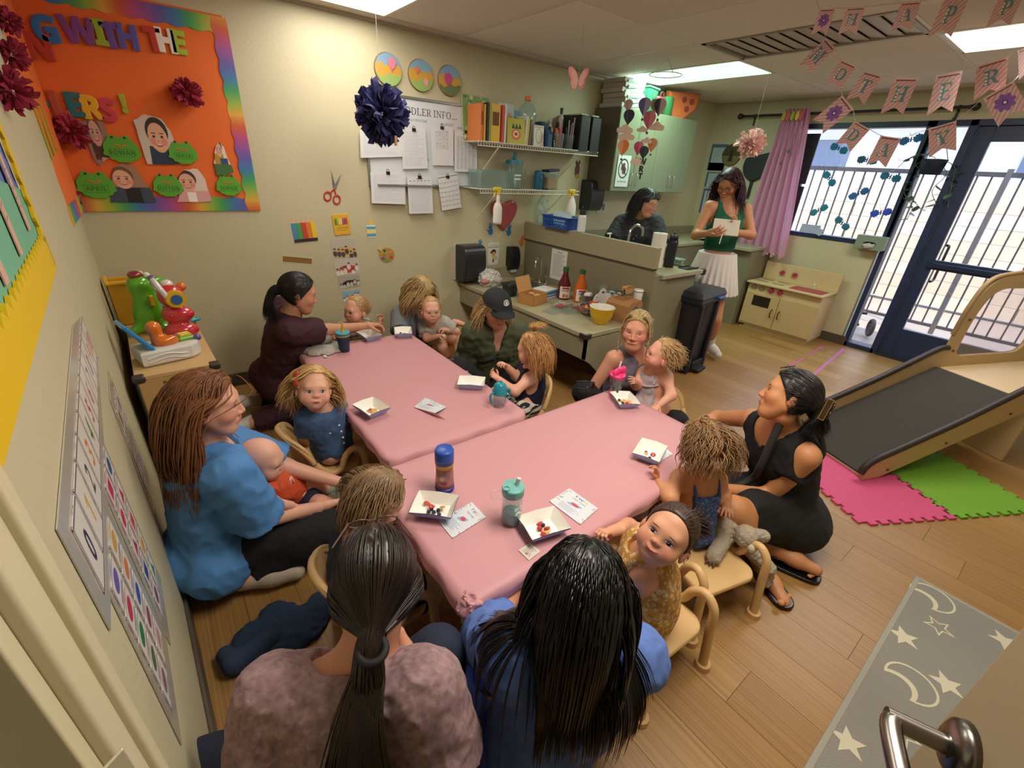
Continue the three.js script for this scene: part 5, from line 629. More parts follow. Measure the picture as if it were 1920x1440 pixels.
{ // dispensers on the wall
const disp=(label,p,s)=>{const t=thing('towel_dispenser',label,'towel dispenser',p);obj('backplate',bx(0.3*s,0.38*s,0.02,0,0,0.01,0.006),M(0xb8b4a0,0.5),t);obj('cover',ext((()=>{const q=new THREE.Shape();q.moveTo(0,-0.17*s);q.lineTo(0.14*s,-0.17*s);q.bezierCurveTo(0.2*s,-0.17*s,0.2*s,0.12*s,0.17*s,0.16*s);q.bezierCurveTo(0.15*s,0.19*s,0.03,0.185*s,0,0.18*s);return q;})(),0.27*s,0.012).rotateY(-PI/2).translate(0.135*s,0,0.02),M(0x24262a,0.3),t);return t;};
let t=disp('black paper towel dispenser low on the wall beside the hand decals',[2.286,.788,-3.64],0.85);obj('label',bx(0.1,0.028,0.002,0.05,0.01,0.187),pm(canvas(128,36,(x,w,h)=>{x.fillStyle='#c8c8c0';x.fillRect(0,0,w,h);x.fillStyle='#444';x.font='18px sans-serif';x.fillText('Paper Towels',10,24);})),t);
disp('black paper towel dispenser by the wall cabinet',[3.812,1.385,-3.64],0.78);
t=thing('soap_dispenser','black wall soap dispenser with a white push lever','soap dispenser',[2.828,.771,-3.64]);obj('body',ext((()=>{const q=new THREE.Shape();q.moveTo(0,-0.1);q.lineTo(0.07,-0.08);q.bezierCurveTo(0.1,-0.02,0.09,0.1,0.05,0.12);q.lineTo(0,0.12);return q;})(),0.115,0.01).rotateY(-PI/2).translate(0.0575,0,0),M(0x17181d,0.3),t);obj('lever',bx(0.075,0.045,0.05,0,-0.1,0.05,0.012),M(0xc8c8c0,0.4),t);obj('badge',mv(cy(0.014,0.014,0.004,0,0,0,18).rotateX(PI/2),0,0.045,0.088),M(0x9a9c9c,0.4),t);
t=thing('outlet_plate','white outlet plate with papers under the cabinet-side dispenser','outlet',[4.093,1.265,-3.64]);obj('plate',bx(0.16,0.13,0.008,0,0,0.004,0.003),M(0xb8bcae,0.5),t);obj('socket',[bx(0.04,0.07,0.004,0.02,0,0.009,0.003),bx(0.02,0.01,0.004,-0.04,0.02,0.009)],M(0x6a6e66,0.5),t);
}

// ---------------------------------------------------------------- window side: curtain, butterflies, plant, garland
{
let t=thing('curtain_rod','black curtain rod with ball finials above the window','curtain rod',[5.87,2.305,-2.19]);const bk2=M(0x1a1c20,0.4);obj('rod',bar([0,0,-1.0],[0,0,1.02],0.013,12),bk2,t);for(const s of[-1,1]){obj('finial',[sp(0.032,0,0,s*1.05),mv(cy(0.02,0.014,0.03,0,0,0,12),0,0,s*1.01,s*PI/2)],bk2,t);obj('bracket',[bar([0,0,s*0.92],[0.1,0,s*0.92],0.008),bar([0.1,-0.09,s*0.92],[0.1,0.03,s*0.92],0.01)],bk2,t);}
// gathered sheer curtain
t=thing('curtain','sheer pink curtain with yellow flower patches gathered left of the window','curtain',[5.87,0.84,-2.55]);const nx=90,ny=40,P=[],I=[],U=[];
for(let j=0;j<=ny;j++)for(let i=0;i<=nx;i++){const v=j/ny,u=i/nx,w=0.24+0.36*Math.pow(1-v,0.8),f=Math.sin(u*38+1.5*Math.sin(v*3))*(0.02+0.02*(1-v))+0.014*Math.sin(u*77+v*5);P.push(-0.06+f,1.51*v+0.02*Math.sin(u*38)*(1-v)*(v<0.05?1:0),(u-0.5)*w-0.05*(1-v)*0-0.03+0.02*(1-v));U.push(u*w,v*1.5);}
for(let j=0;j<ny;j++)for(let i=0;i<nx;i++){const q=j*(nx+1)+i;I.push(q,q+1,q+nx+1,q+1,q+nx+2,q+nx+1);}
const g=new THREE.BufferGeometry();g.setAttribute('position',new THREE.Float32BufferAttribute(P,3));g.setAttribute('uv',new THREE.Float32BufferAttribute(U,2));g.setIndex(I);g.computeVertexNormals();
obj('drape',g,new THREE.MeshPhysicalMaterial({color:0xe2aac6,roughness:0.9,transmission:0.4,thickness:0,side:THREE.DoubleSide}),t);
for(const[z,c]of[[-0.12,0xb8a03a],[-0.075,0xc8566a],[-0.03,0x98a83a],[0.02,0xd8b83a],[0.06,0xc8566a]]){const o=obj('flower_patch',ext(elli(0.02,0.045),0.003),M(c,0.7),t);o.position.set(-0.1,1.44,z-0.02);o.rotation.y=-PI/2;}
for(let i=0;i<9;i++)obj('bead',sp(0.009,-0.1,0.012+0.01*(i%2),-0.29+i*0.068),M(0xd8c8cc,0.3),t);
obj('butterfly_clip',[mv(ext(elli(0.014,0.02),0.003),-0.11,1.1,0.02,0,-PI/2),mv(ext(elli(0.012,0.016),0.003),-0.11,0.98,-0.02,0,-PI/2)],M(0x4a3a6a,0.5),t);
// tissue butterflies on the glass
const BF=[[[5.96,1.986,-2.131],-0.35,0x2a90a8,'teal tissue butterfly at the upper left pane corner'],[[5.96,1.882,-1.837],-0.1,0x28708c,'dark teal tissue butterfly half behind the D and A flags'],[[5.96,2.068,-1.537],0.25,0x2f86b4,'blue tissue butterfly between the A and Y flags'],[[5.96,1.693,-2.125],-0.75,0x2a94ac,'teal tissue butterfly tilted down below the fence rail at the left'],[[5.96,1.567,-1.803],0.55,0x2a80b8,'blue tissue butterfly in the middle of the pane'],[[5.96,1.736,-1.584],-0.2,0x2a88a8,'teal tissue butterfly nearest the hanging plant'],[[5.96,1.372,-2.125],0.6,0x2c98a8,'teal tissue butterfly at the lower left beside the dark screen'],[[5.96,1.264,-1.855],-0.6,0x2a8aa0,'lowest teal tissue butterfly above the window sill'],[[5.96,1.405,-1.547],0.25,0x2f6ad0,'bright blue tissue butterfly at the lower right']];
const wing=nets((x,y,z)=>Math.hypot(x/1.15,y,z*2.6)-0.042-0.006*Math.sin(Math.atan2(y,x+0.045)*22)-0.004*N3(x*60,y*60,1),[-0.07,-0.07,-0.04],[0.07,0.07,0.04],0.0045);
for(const[p,a,c,l]of BF){
const b=thing('tissue_butterfly',l,'butterfly',[p[0]+0.048,p[1],p[2]],-PI/2,'tissue butterflies on the window');const q=new THREE.MeshPhysicalMaterial({color:c,roughness:0.8,transmission:0.35,thickness:0}),s=Math.sin(a),k=Math.cos(a);
for(const d of[-1,1]){const o=obj('wing',wing,q,b);o.position.set(d*0.052*k,d*0.052*s,0);o.rotation.z=a+(d>0?PI:0);o.scale.setScalar(0.85);}obj('body',bar([0.012*s,-0.02*k,0.008],[-0.012*s,0.02*k,0.008],0.006),M(0x1c2c34,0.6),b);
for(const d of[-1,1])obj('antenna',tube([[-0.012*s,0.02*k,0.008],[d*0.012-0.03*s,0.045*k,0.008],[d*0.024-0.035*s,0.058*k,0.008]],0.0015,8,5),M(0x2a2a30,0.6),b);
}
// trailing plant in a hanging dark pot
t=thing('hanging_plant','trailing pothos in a dark hanging pot before the side window','plant',[5.935,1.841,-1.278]);obj('pot',lat([[0,-0.07],[0.08,-0.07],[0.1,0.06],[0.095,0.06],[0.075,-0.06],[0,-0.06]],4).rotateY(0.4),M(0x1c2436,0.5),t);obj('hanger',[bar([0,0.06,0.09],[0,0.25,0],0.003),bar([0,0.06,-0.09],[0,0.25,0],0.003),bar([0,0.25,0],[0,0.4,0],0.003)],M(0x2a2a2a,0.6),t);obj('soil',bx(0.12,0.01,0.12,0,0.05,0),M(0x2a2018,0.9),t);
const leafS=new THREE.Shape();leafS.moveTo(0,0);leafS.bezierCurveTo(0.035,0.005,0.035,0.045,0,0.085);leafS.bezierCurveTo(-0.035,0.045,-0.035,0.005,0,0);const lg=new THREE.ShapeGeometry(leafS,6);{const p=lg.attributes.position;for(let i=0;i<p.count;i++)p.setZ(i,-Math.abs(p.getX(i))*0.35-p.getY(i)**2*2);lg.computeVertexNormals();}
const lm=[0x3c5a3a,0x4a6a44,0x2e4a34].map(c=>new THREE.MeshPhysicalMaterial({color:c,roughness:0.5,transmission:0.25,thickness:0,side:THREE.DoubleSide}));
const vines=[[[0,0.06,0.05],[0,0.0,0.16],[-0.02,-0.16,0.2],[-0.02,-0.33,0.24]],[[0,0.06,-0.05],[0,0.02,-0.12],[0,-0.1,-0.16],[0,-0.25,-0.12],[0,-0.36,-0.02],[0,-0.46,-0.02]],[[0,0.07,0],[-0.03,0.1,-0.1],[-0.02,0.06,-0.2],[0,-0.02,-0.26]],[[0.03,0.06,0],[0.02,-0.06,0.12],[0.02,-0.2,0.07],[0.02,-0.31,0.14]],[[0,0.06,-0.02],[0,-0.1,-0.09],[0,-0.26,-0.06],[0,-0.38,0.06]]];
for(const v of vines){const c=new THREE.CatmullRomCurve3(v.map(p=>V(...p)));obj('vine',new THREE.TubeGeometry(c,20,0.003,5),M(0x4a5a34,0.7),t);for(let i=2;i<10;i++){const p=c.getPoint(i/9),o=obj('leaf',lg,lm[i%3],t);o.position.copy(p);o.rotation.set(rnd(-0.6,0.6)-1.6,rnd(6.3),rnd(-0.5,0.5),'YXZ');o.scale.setScalar(rnd(0.75,1.15));}}
// tissue box and papers on the sill
t=thing('tissue_box','sage green tissue box fixed under the window corner','tissue box',[5.9,1.118,-1.504],-PI/2);t.position.x=5.91;obj('box',(()=>{const s=rrect(0.25,0.13,0.006);s.holes.push(elli(0.06,0.022,0,-0.01));return ext(s,0.1,0.003).translate(0,0.0,-0.05);})(),M(0x7d8a76,0.6),t);obj('tissue',nets((x,y,z)=>Math.hypot(x*0.8,y*1.6,z*2)-0.045-0.02*N3(x*40,y*40,z*40),[-0.09,-0.06,-0.05],[0.09,0.06,0.05],0.005).translate(0,-0.03,0.055),M(0xb4b4b0,0.8),t);
t=thing('cardboard_tray','pale blue-white cardboard piece standing on the window sill','cardboard',[5.96,1.151,-2.165],-PI/2);t.position.x=5.965;t.position.y=1.127;obj('flap',[mv(bx(0.2,0.09,0.003),0.03,0.045,0,-0.25),mv(bx(0.1,0.07,0.003),0.12,0.03,0.01,-0.3,0,-0.3)],M(0x9aa6c0,0.7),t);
// things on the wall left of the curtain
t=thing('round_sign','round brown and olive wooden sign behind the pink paper flower','sign',[XR,1.9,-3.29],-PI/2);obj('disc',mv(cy(0.125,0.125,0.012,0,0,0,36).rotateX(PI/2),0,0,0),M(0x3a2c1c,0.6),t);obj('half',ext((()=>{const s=new THREE.Shape();s.absarc(0,-0.004,0.118,PI,2*PI);return s;})(),0.004).translate(0,0,0.013),M(0x6a6230,0.6),t);obj('half',ext((()=>{const s=new THREE.Shape();s.absarc(0,0.004,0.118,0,PI);return s;})(),0.004).translate(0,0,0.013),M(0x4a3a24,0.6),t);obj('emblem',ext([[-0.03,-0.07],[0.03,-0.07],[0.008,0.06],[-0.008,0.06]],0.004).translate(0,0,0.017),M(0x2a1e12,0.6),t);
t=thing('paddle','big black pan-shaped bag hanging handle down beside the curtain','bag',[XR-0.005,1.78,-2.93],-PI/2);t.rotation.z=0;const pd=new THREE.Shape();pd.moveTo(-0.2,0.12);pd.lineTo(0.3,0.24);pd.lineTo(0.28,0.02);pd.bezierCurveTo(0.2,-0.1,0.1,-0.16,0.02,-0.2);pd.lineTo(-0.06,-0.2);pd.bezierCurveTo(-0.2,-0.14,-0.24,-0.02,-0.2,0.12);obj('body',ext(pd,0.05,0.012),M(0x202226,0.55),t);obj('handle',[bx(0.045,0.26,0.03,-0.02,-0.32,0.02,0.008),bx(0.06,0.06,0.035,-0.03,-0.46,0.02,0.01)],M(0x1b1d21,0.5),t);obj('strap',tube([[0.28,0.2,0.02],[0.33,0.12,0.02],[0.3,0.0,0.02]],0.012),M(0x2a2c30,0.6),t);t.scale.setScalar(0.72);
const post=(q,l,k)=>{const a=q[0],o=thing('notice_sheet',l,'poster',q[3],0,'posted schedule sheets by the kitchen');obj('sheet',slab(q.map(p=>sub(p,q[3])),0.002),pm(canvas(96,128,(x,w,h)=>{x.fillStyle='#aebcc0';x.fillRect(0,0,w,h);x.fillStyle='#4a6088';x.fillRect(0,0,w,k?h*0.12:h*0.08);if(k<2)x.fillRect(0,0,w*0.12,h);if(k===3)x.fillRect(0,0,w,h*0.9);x.fillStyle='#7c8a9a';for(let i=0;i<14;i++)x.fillRect(20,18+i*8,64-rnd(30),2.5);}),0.5),o);};
[[2.02,0.3,'topmost schedule sheet with a blue header on the wall by the kitchen',1,-3.47],[1.81,0.09,'small blue sheet second from the top by the kitchen',3,-3.46],[1.7,0.18,'blue-headed schedule sheet third from the top by the kitchen',0,-3.455],[1.5,0.3,'lowest long schedule sheet by the kitchen',0,-3.45]].forEach(([y,h,l,k,z])=>post([[5.974,y,z-0.11],[5.974,y,z+0.11],[5.974,y-h,z+0.11],[5.974,y-h,z-0.11]],l,k));
// hanging tissue flowers and paper butterfly
t=pompom('tissue_flower','pale pink hanging paper flower beside the curtain',[4.133,1.9,-2.131],0.115,0xf2c8c0,90);obj('thread',bar([0,0.1,0],[0,2.47-t.position.y,0],0.0012,4),M(0xb0a8a0,0.8),t);
t=pompom('tissue_flower','big navy blue hanging paper flower in front of the whiteboard',[1.179,1.843,-2.77],0.155,0x2c2f66,110);obj('thread',bar([0,0.1,0],[0,2.47-t.position.y,0],0.0012,4),M(0xb0a8a0,0.8),t);obj('clothespin',bx(0.014,0.05,0.014,0.03,-0.13,0.1,0.003),M(0xd8a078,0.7),t);
t=thing('paper_butterfly','pink paper butterfly hanging from the ceiling above the shelf','butterfly',[2.528,2.183,-2.608],-0.6);for(const s of[-1,1]){const w=new THREE.Shape();w.moveTo(0,-0.02);w.bezierCurveTo(0.02,0.06,0.06,0.075,0.075,0.055);w.bezierCurveTo(0.075,0.02,0.06,0.005,0.05,-0.005);w.bezierCurveTo(0.06,-0.04,0.03,-0.075,0.012,-0.06);w.bezierCurveTo(0.004,-0.05,0,-0.03,0,-0.02);const o=obj('wing',ext(w,0.0015),M(0xe8a098,0.7),t);o.scale.x=s;o.rotation.y=s*0.35;const q=obj('inner_wing',ext(w,0.0012),M(0xf0bcb0,0.7),o);q.scale.set(0.7,0.75,1);q.position.z=0.004;q.rotation.y=-0.3;}obj('thread',bar([0,0,0],[0,2.47-t.position.y,0],0.0012,4),M(0xb0a8a0,0.8),t);
}
{ // balloon mobile in front of the wall cabinet
const o=[3.518,1.935,-2.724],t=thing('balloon_mobile','hanging mobile of little paper hot air balloons and clouds on a ring','mobile',o),th=M(0x9a948c,0.8),Y=2.36;
const bal=new THREE.Shape();bal.moveTo(0,-0.062);bal.bezierCurveTo(0.012,-0.04,0.045,-0.015,0.045,0.018);bal.bezierCurveTo(0.045,0.07,-0.045,0.07,-0.045,0.018);bal.bezierCurveTo(-0.045,-0.015,-0.012,-0.04,0,-0.062);const hb=new THREE.Shape();hb.moveTo(0,-0.062);hb.bezierCurveTo(0.012,-0.04,0.045,-0.015,0.045,0.018);hb.bezierCurveTo(0.045,0.045,0.02,0.057,0,0.057);
const cs=new THREE.Shape();cs.moveTo(-0.05,-0.02);cs.lineTo(0.05,-0.02);cs.absarc(0.045,-0.002,0.02,-1.2,1.4);cs.absarc(0.004,0.012,0.028,0.4,2.7);cs.absarc(-0.045,-0.002,0.018,1.6,4.4);
const gb=ext(bal,0.002),gh=ext(hb,0.002),gc=ext(cs,0.002);
obj('ring',tor(0.13,0.003,0.1,Y-o[1],0,PI/2),M(0xc8c4b8,0.5),t);for(const a of[0,2.1,4.2])obj('ring_thread',bar([0.1+0.13*Math.cos(a),Y-o[1],0.13*Math.sin(a)],[0.1,CEIL-o[1],0],0.0012,4),th,t);
const B=[[[3.44,2.136,-2.915],0xb89a90,0xc8b0a8,0.8],[[3.42,2.048,-2.875],0x2c3644,0x2c3644,1],[[3.545,2.136,-2.829],0x5a5a8c,0xa09aac,1.15],[[3.504,2.031,-2.725],0xb05a72,0xc8788c,1.15],[[3.696,2.146,-2.785],0x2c303c,0xc8a8ac,1.15],[[3.715,2.163,-2.852],0xb08a5a,0xc8b8a0,0.9],[[3.278,1.811,-2.769],0xd89a6a,0xd07828,1.05],[[3.425,1.817,-2.725],0xc04a6c,0xd07890,0.9],[[3.571,1.851,-2.7],0xd87a34,0xd8a078,0.9],[[3.407,1.785,-2.648],0x2a3038,0x39404a,0.85]];
for(const[p,c1,c2,s]of B){const q=sub(p,o),b=obj('balloon',gb,M(c1,0.7),t);b.position.set(...q);b.rotation.y=-0.7;b.scale.setScalar(s);const h=obj('half',gh,M(c2,0.7),b);h.position.z=0.003;h.rotation.y=-0.35;obj('basket',bx(0.016,0.016,0.004,0,-0.082,0),M(0x4a4236,0.7),b);obj('thread',bar(add(q,[0,-0.07*s,0]),[q[0],Y-o[1],q[2]],0.0009,4),th,t);}
for(const[p,s]of[[[3.367,1.948,-2.855],1.1],[[3.337,1.894,-2.802],1.1],[[3.485,1.957,-2.765],0.75],[[3.584,1.984,-2.702],1.1],[[3.492,1.874,-2.707],0.75],[[3.342,1.71,-2.653],0.9]]){const b=obj('cloud',gc,M(0xd8c0ac,0.7),t);b.position.set(...sub(p,o));b.rotation.y=-0.6;b.scale.setScalar(s);}
'WRT'.split('').forEach((c,i)=>{const l=obj('hanging_letter',letter(c,0.045),M(0x2a2a28,0.6),t);l.position.set(...sub([3.382,1.717,-2.625],add(o,[0,0.055*i,0])));l.rotation.y=-0.7;});
}
{ // three rows of letter flags
const teal='#5f8f92',tx={};const flagTex=ch=>tx[ch]||(tx[ch]=canvas(96,128,(x,w,h)=>{
x.fillStyle='#e2c4bc';x.fillRect(0,0,w,h);x.strokeStyle='#cc9f9c';x.lineWidth=9;for(let i=-8;i<14;i++){x.beginPath();x.moveTo(i*20,h);x.lineTo(i*20+120,h-120);x.stroke();}x.fillStyle='#8a4a50';x.fillRect(8,6,w-16,5);
if(ch==='*'){x.fillStyle='#8a5aa8';for(let i=0;i<8;i++){const a=i*PI/4;x.beginPath();x.ellipse(48+18*Math.cos(a),56+18*Math.sin(a),16,10,a,0,7);x.fill();}x.fillStyle='#5a3a80';x.beginPath();x.arc(48,56,10,0,7);x.fill();x.fillStyle='#f0e8f0';x.beginPath();x.arc(48,56,5,0,7);x.fill();}
else{x.fillStyle=teal;x.font='bold 76px serif';x.textAlign='center';x.fillText(ch,48,84);x.fillStyle='#e6ecea';for(let i=0;i<4;i++){x.beginPath();x.arc(ch==='O'||ch==='D'?26:34,42+i*12,4,0,7);x.fill();}}
}));
const fs=fitUV(ext([[-0.5,0],[-0.5,-1.32],[0,-1.05],[0.5,-1.32],[0.5,0]],0.012));const ord=['first','second','third','fourth','fifth','sixth','seventh','eighth'];
const rows=[['HAPPY','*HAPPY',[[[2.818,2.389,-1.284],[2.874,2.395,-1.242]],[[2.883,2.39,-1.189],[2.923,2.392,-1.129]],[[3.023,2.408,-1.016],[3.066,2.412,-.955]],[[3.087,2.419,-.869],[3.171,2.429,-.808]],[[3.238,2.433,-.713],[3.29,2.441,-.648]]]],["MOTHER'S","MOTHERS",[[[3.265,2.367,-1.409],[3.227,2.305,-1.329]],[[3.307,2.264,-1.31],[3.363,2.236,-1.247]],[[3.395,2.215,-1.208],[3.466,2.196,-1.139]],[[3.527,2.19,-1.085],[3.625,2.196,-1.01]],[[3.64,2.204,-.931],[3.753,2.233,-.857]],[[3.751,2.249,-.797],[3.81,2.288,-.703]],[[3.78,2.306,-.667],[3.861,2.344,-.625]]]],['DAY','*DAY*',[[[3.526,2.118,-1.327],[3.492,2.043,-1.236]],[[3.488,1.978,-1.199],[3.542,1.94,-1.13]],[[3.524,1.904,-1.051],[3.607,1.897,-.978]],[[3.685,1.95,-.878],[3.737,1.99,-.789]],[[3.739,2.095,-.71],[3.8,2.172,-.637]]]]];
for(const[word,chs,pts]of rows){
const st=thing('garland_string','thin string carrying the '+word+' flags','string',pts[0][0]);const all=pts.flat();obj('string',tube([add(all[0],[-0.15,0.08,0]),...all,add(all[all.length-1],[0.1,0.06,0])].map(p=>sub(p,pts[0][0])),0.0016,60,5),M(0xc8bca8,0.8),st);
pts.forEach(([a,b],i)=>{
const w=len(sub(b,a)),X=nrm(sub(b,a)),c=lerp(a,b,0.5),tc=nrm(sub([0,1.62,0],c)),Z=nrm(add(tc,X,-dot(tc,X))),Yv=crs(Z,X),ch=chs[i],m=new THREE.Matrix4().makeBasis(V(...X),V(...Yv),V(...Z));
const f=obj('garland_flag',fs,pm(flagTex(ch),0.7));f.position.set(...c);f.quaternion.setFromRotationMatrix(m);f.scale.setScalar(w*1.08);
tag(f,(ch==='*'?'pink striped swallowtail flag with a purple flower, '+(i?'after':'before')+' the word '+word:'pink striped swallowtail flag with teal letter '+ch+', '+ord[i-(chs[0]==='*'?1:0)]+' letter of '+word),'flag','letter flags of the garland');
});
}
}
// ---------------------------------------------------------------- play furniture, mats, rug, toys
{
const ply=M(0xc9b184,0.5),ply2=M(0xbfa374,0.5),rd=M(0xa03444,0.4);let t=thing('play_kitchen','wooden play kitchen with red knobs and a red sink','play kitchen',[5.7,0,-2.04],-PI/2); // +x towards the door, +z into the room
obj('carcass',[bx(0.8,0.5,0.36,0,0.29,-0.03),bx(0.76,0.05,0.33,0,0.025,-0.03)],ply,t);obj('worktop',bx(0.83,0.02,0.41,0,0.55,-0.01,0.004),ply,t);obj('back_panel',bx(0.83,0.2,0.02,0,0.66,-0.2,0.004),ply,t);
const d1=obj('oven_door',bx(0.385,0.37,0.018,-0.2,0.25,0.162,0.003),ply2,t);obj('window',bx(0.2,0.12,0.004,-0.2,0.35,0.172,0.002),M(0x2c2420,0.2),d1);obj('handle',tube([[-0.05,0.2,0.17],[-0.05,0.21,0.195],[-0.05,0.28,0.195],[-0.05,0.29,0.17]],0.007,20,8),M(0x6a2c24,0.5),d1);
const d2=obj('cupboard_door',bx(0.4,0.37,0.018,0.198,0.25,0.162,0.003),ply2,t);obj('handle',tube([[0.035,0.2,0.17],[0.035,0.21,0.195],[0.035,0.28,0.195],[0.035,0.29,0.17]],0.007,20,8),M(0x6a2c24,0.5),d2);
for(const[x,r]of[[-0.33,0],[-0.24,0],[-0.13,1],[-0.03,1]])obj('knob',r?[mv(cy(0.03,0.026,0.025,0,0,0,20).rotateX(PI/2),x,0.495,0.152),bx(0.01,0.045,0.012,x,0.495,0.18)]:[tor(0.03,0.003,x,0.495,0.153),tor(0.016,0.003,x,0.495,0.153)],r?rd:M(0x8a7a58,0.6),t);
for(const x of[-0.2,-0.06]){obj('knob',mv(cy(0.026,0.024,0.024,0,0,0,20).rotateX(PI/2),x,0.66,-0.188),rd,t);obj('dial_mark',Array.from({length:8},(_,i)=>bx(0.006,0.006,0.002,x+0.04*Math.cos(i*0.785),0.66+0.04*Math.sin(i*0.785),-0.188)),M(0x8a3a40,0.6),t);}
for(const[x,z]of[[-0.3,-0.1],[-0.3,0.06],[-0.12,-0.1],[-0.12,0.06]])obj('burner',[0,1,2,3].map(i=>bx(0.13,0.003,0.008,x,0.5615,z+i*0.018-0.03)),M(0x9a8a60,0.6),t);
obj('sink',[bx(0.34,0.004,0.24,0.2,0.5615,0.02,0.001),bx(0.3,0.008,0.2,0.2,0.561,0.02)],rd,t);obj('tap',tube([[0.2,0.56,-0.12],[0.2,0.61,-0.12],[0.2,0.62,-0.1],[0.2,0.6,-0.08]],0.008,16,8),M(0xd8d0b8,0.4),t);obj('maker_plate',bx(0.05,0.018,0.003,-0.36,0.025,0.137),black,t);
// ramp and loft, turned about 28 degrees
t=thing('play_ramp','wooden play ramp with black carpet and dark padded rails leading to a loft','ramp',[3.24,0.013,-0.63],-0.4); // local +x runs up the ramp, +z towards the viewer
const rl=1.15,rise=0.42,sl=Math.atan2(rise,rl),rail=s=>{const q=new THREE.Shape();q.moveTo(-0.02,0.0);q.bezierCurveTo(-0.07,0.08,0.02,0.13,0.12,0.16);q.lineTo(rl-0.08,rise+0.13);q.bezierCurveTo(rl,rise+0.16,rl+0.02,rise+0.15,rl+0.06,rise+0.15);q.lineTo(rl+0.06,rise-0.02);q.lineTo(0.1,0.0);return q;};
obj('carpet',(()=>{const g=bx(rl/Math.cos(sl),0.014,0.54,0,0,0);return mv(g,rl/2,rise/2+0.02,0,0,0,sl);})(),new THREE.MeshStandardMaterial({color:0x3c3a36,roughness:1,bumpMap:dtex(128,128,(u,v)=>128+100*tn(u,v,60)+40*rnd(-1,1)),bumpScale:0.004}),t);obj('deck_board',mv(bx(rl/Math.cos(sl),0.018,0.55),rl/2,rise/2+0.003,0,0,0,sl),ply,t);
for(const s of[-1,1]){const r=obj('side_rail',ext(rail(),0.022,0.003).translate(0,0.004,s>0?0.275:-0.297),ply2,t);for(const[x,y]of[[0.15,0.06],[0.55,0.21],[1.0,0.38]])obj('bolt',mv(cy(0.009,0.009,0.006,0,0,0,10).rotateX(PI/2),x,y,s>0?0.296:-0.303),M(0x6a5a40,0.4,{metalness:0.6}),r);obj('padding',tube([[-0.045,0.05,s*0.286],[-0.03,0.1,s*0.286],[0.03,0.143,s*0.286],[0.14,0.185,s*0.286],[0.6,0.36,s*0.286],[rl-0.08,rise+0.145,s*0.286],[rl-0.01,rise+0.168,s*0.286],[rl+0.05,rise+0.168,s*0.286]],0.02,60,10),M(0x2c2220,0.55),t);}
t=thing('play_loft','birch play loft with a big rounded window panel at the right edge','loft',[3.24+1.15*Math.cos(0.4),0,-0.63+1.15*Math.sin(0.4)],-0.4);
obj('platform',bx(1.0,0.03,0.62,0.56,rise+0.012,0,0.003),ply,t);obj('front_panel',bx(0.02,0.43,0.6,0.075,0.22,0),ply2,t);obj('back_leg',[bx(0.04,0.44,0.04,1.0,0.22,0.27),bx(0.04,0.44,0.04,1.0,0.22,-0.27)],ply2,t);
const ws=new THREE.Shape();ws.moveTo(0,0);ws.lineTo(0,0.28);ws.bezierCurveTo(0.02,0.6,0.1,0.68,0.3,0.7);ws.lineTo(1.0,0.7);ws.lineTo(1.0,0);ws.lineTo(0,0);const wh=new THREE.Path();wh.moveTo(0.1,0.12);wh.bezierCurveTo(0.08,0.45,0.12,0.6,0.3,0.6);wh.lineTo(0.75,0.6);wh.bezierCurveTo(0.84,0.6,0.86,0.5,0.86,0.4);wh.lineTo(0.84,0.2);wh.bezierCurveTo(0.83,0.1,0.76,0.09,0.7,0.09);wh.lineTo(0.16,0.09);wh.lineTo(0.1,0.12);ws.holes.push(wh);
obj('window_panel',ext(ws,0.026,0.006,{curveSegments:20}).translate(0.06,rise+0.02,-0.31),ply2,t);obj('window_pane',ext(rrect(0.78,0.53,0.08),0.004).translate(0.53,rise+0.365,-0.3),new THREE.MeshPhysicalMaterial({color:0xf4f0f4,roughness:0.03,transmission:1,thickness:0,ior:1.45}),t);obj('roof_edge',[tube([[0.05,rise+0.28,-0.297],[0.07,rise+0.5,-0.297],[0.14,rise+0.67,-0.297],[0.36,rise+0.725,-0.297],[1.06,rise+0.73,-0.297]],0.016,40,8)],M(0x9a7c54,0.5),t);for(const y of[0.16,0.4])obj('bolt',mv(cy(0.01,0.01,0.006,0,0,0,10).rotateX(PI/2),0.1,rise+y,-0.275),M(0x6a5a40,0.4,{metalness:0.6}),t);
// foam mats
const R=0.58,nT=8,puzzle=()=>{const p=[],s=R/(nT*2);for(let e=0;e<4;e++)for(let i=0;i<nT*2;i++){const o=i%2?0.024:0,a=i*s,b=(i+1)*s,q=(u,v)=>{const x=u-R/2,y=v-R/2;return e===0?[x,y]:e===1?[-y,x]:e===2?[-x,-y]:[y,-x];};p.push(q(a+(o?-0.004:0.004),-o),q(b+(o?0.004:-0.004),-o));}return p;};
const ribs=dtex(64,64,(u,v)=>128+70*Math.sin(u*2*PI*4)*Math.sin(v*2*PI*4));ribs.repeat.set(12,12);const mg=ext(puzzle(),0.012,0.002).rotateX(-PI/2);uvM(mg);const u0=[0.875,0.485],w0=[0.485,-0.875];
for(const[i,j,c,l]of[[0,0,0xc84a78,'pink interlocking foam mat in front of the ramp'],[1,0,0x6aa024,'lime green interlocking foam mat beside the ramp'],[0,1,0x34508a,'blue interlocking foam mat under the foot of the ramp'],[1,1,0x3a4f80,'blue interlocking foam mat hidden below the ramp']]){const a=0.29+i*0.585,b=0.29+j*0.585,o=obj('foam_mat',mg,new THREE.MeshStandardMaterial({color:c,roughness:0.75,bumpMap:ribs,bumpScale:0.002}));o.position.set(2.675+u0[0]*a+w0[0]*b,0.0005,-0.235+u0[1]*a+w0[1]*b);o.rotation.y=-0.506;tag(o,l,'mat','foam mats at the ramp');}
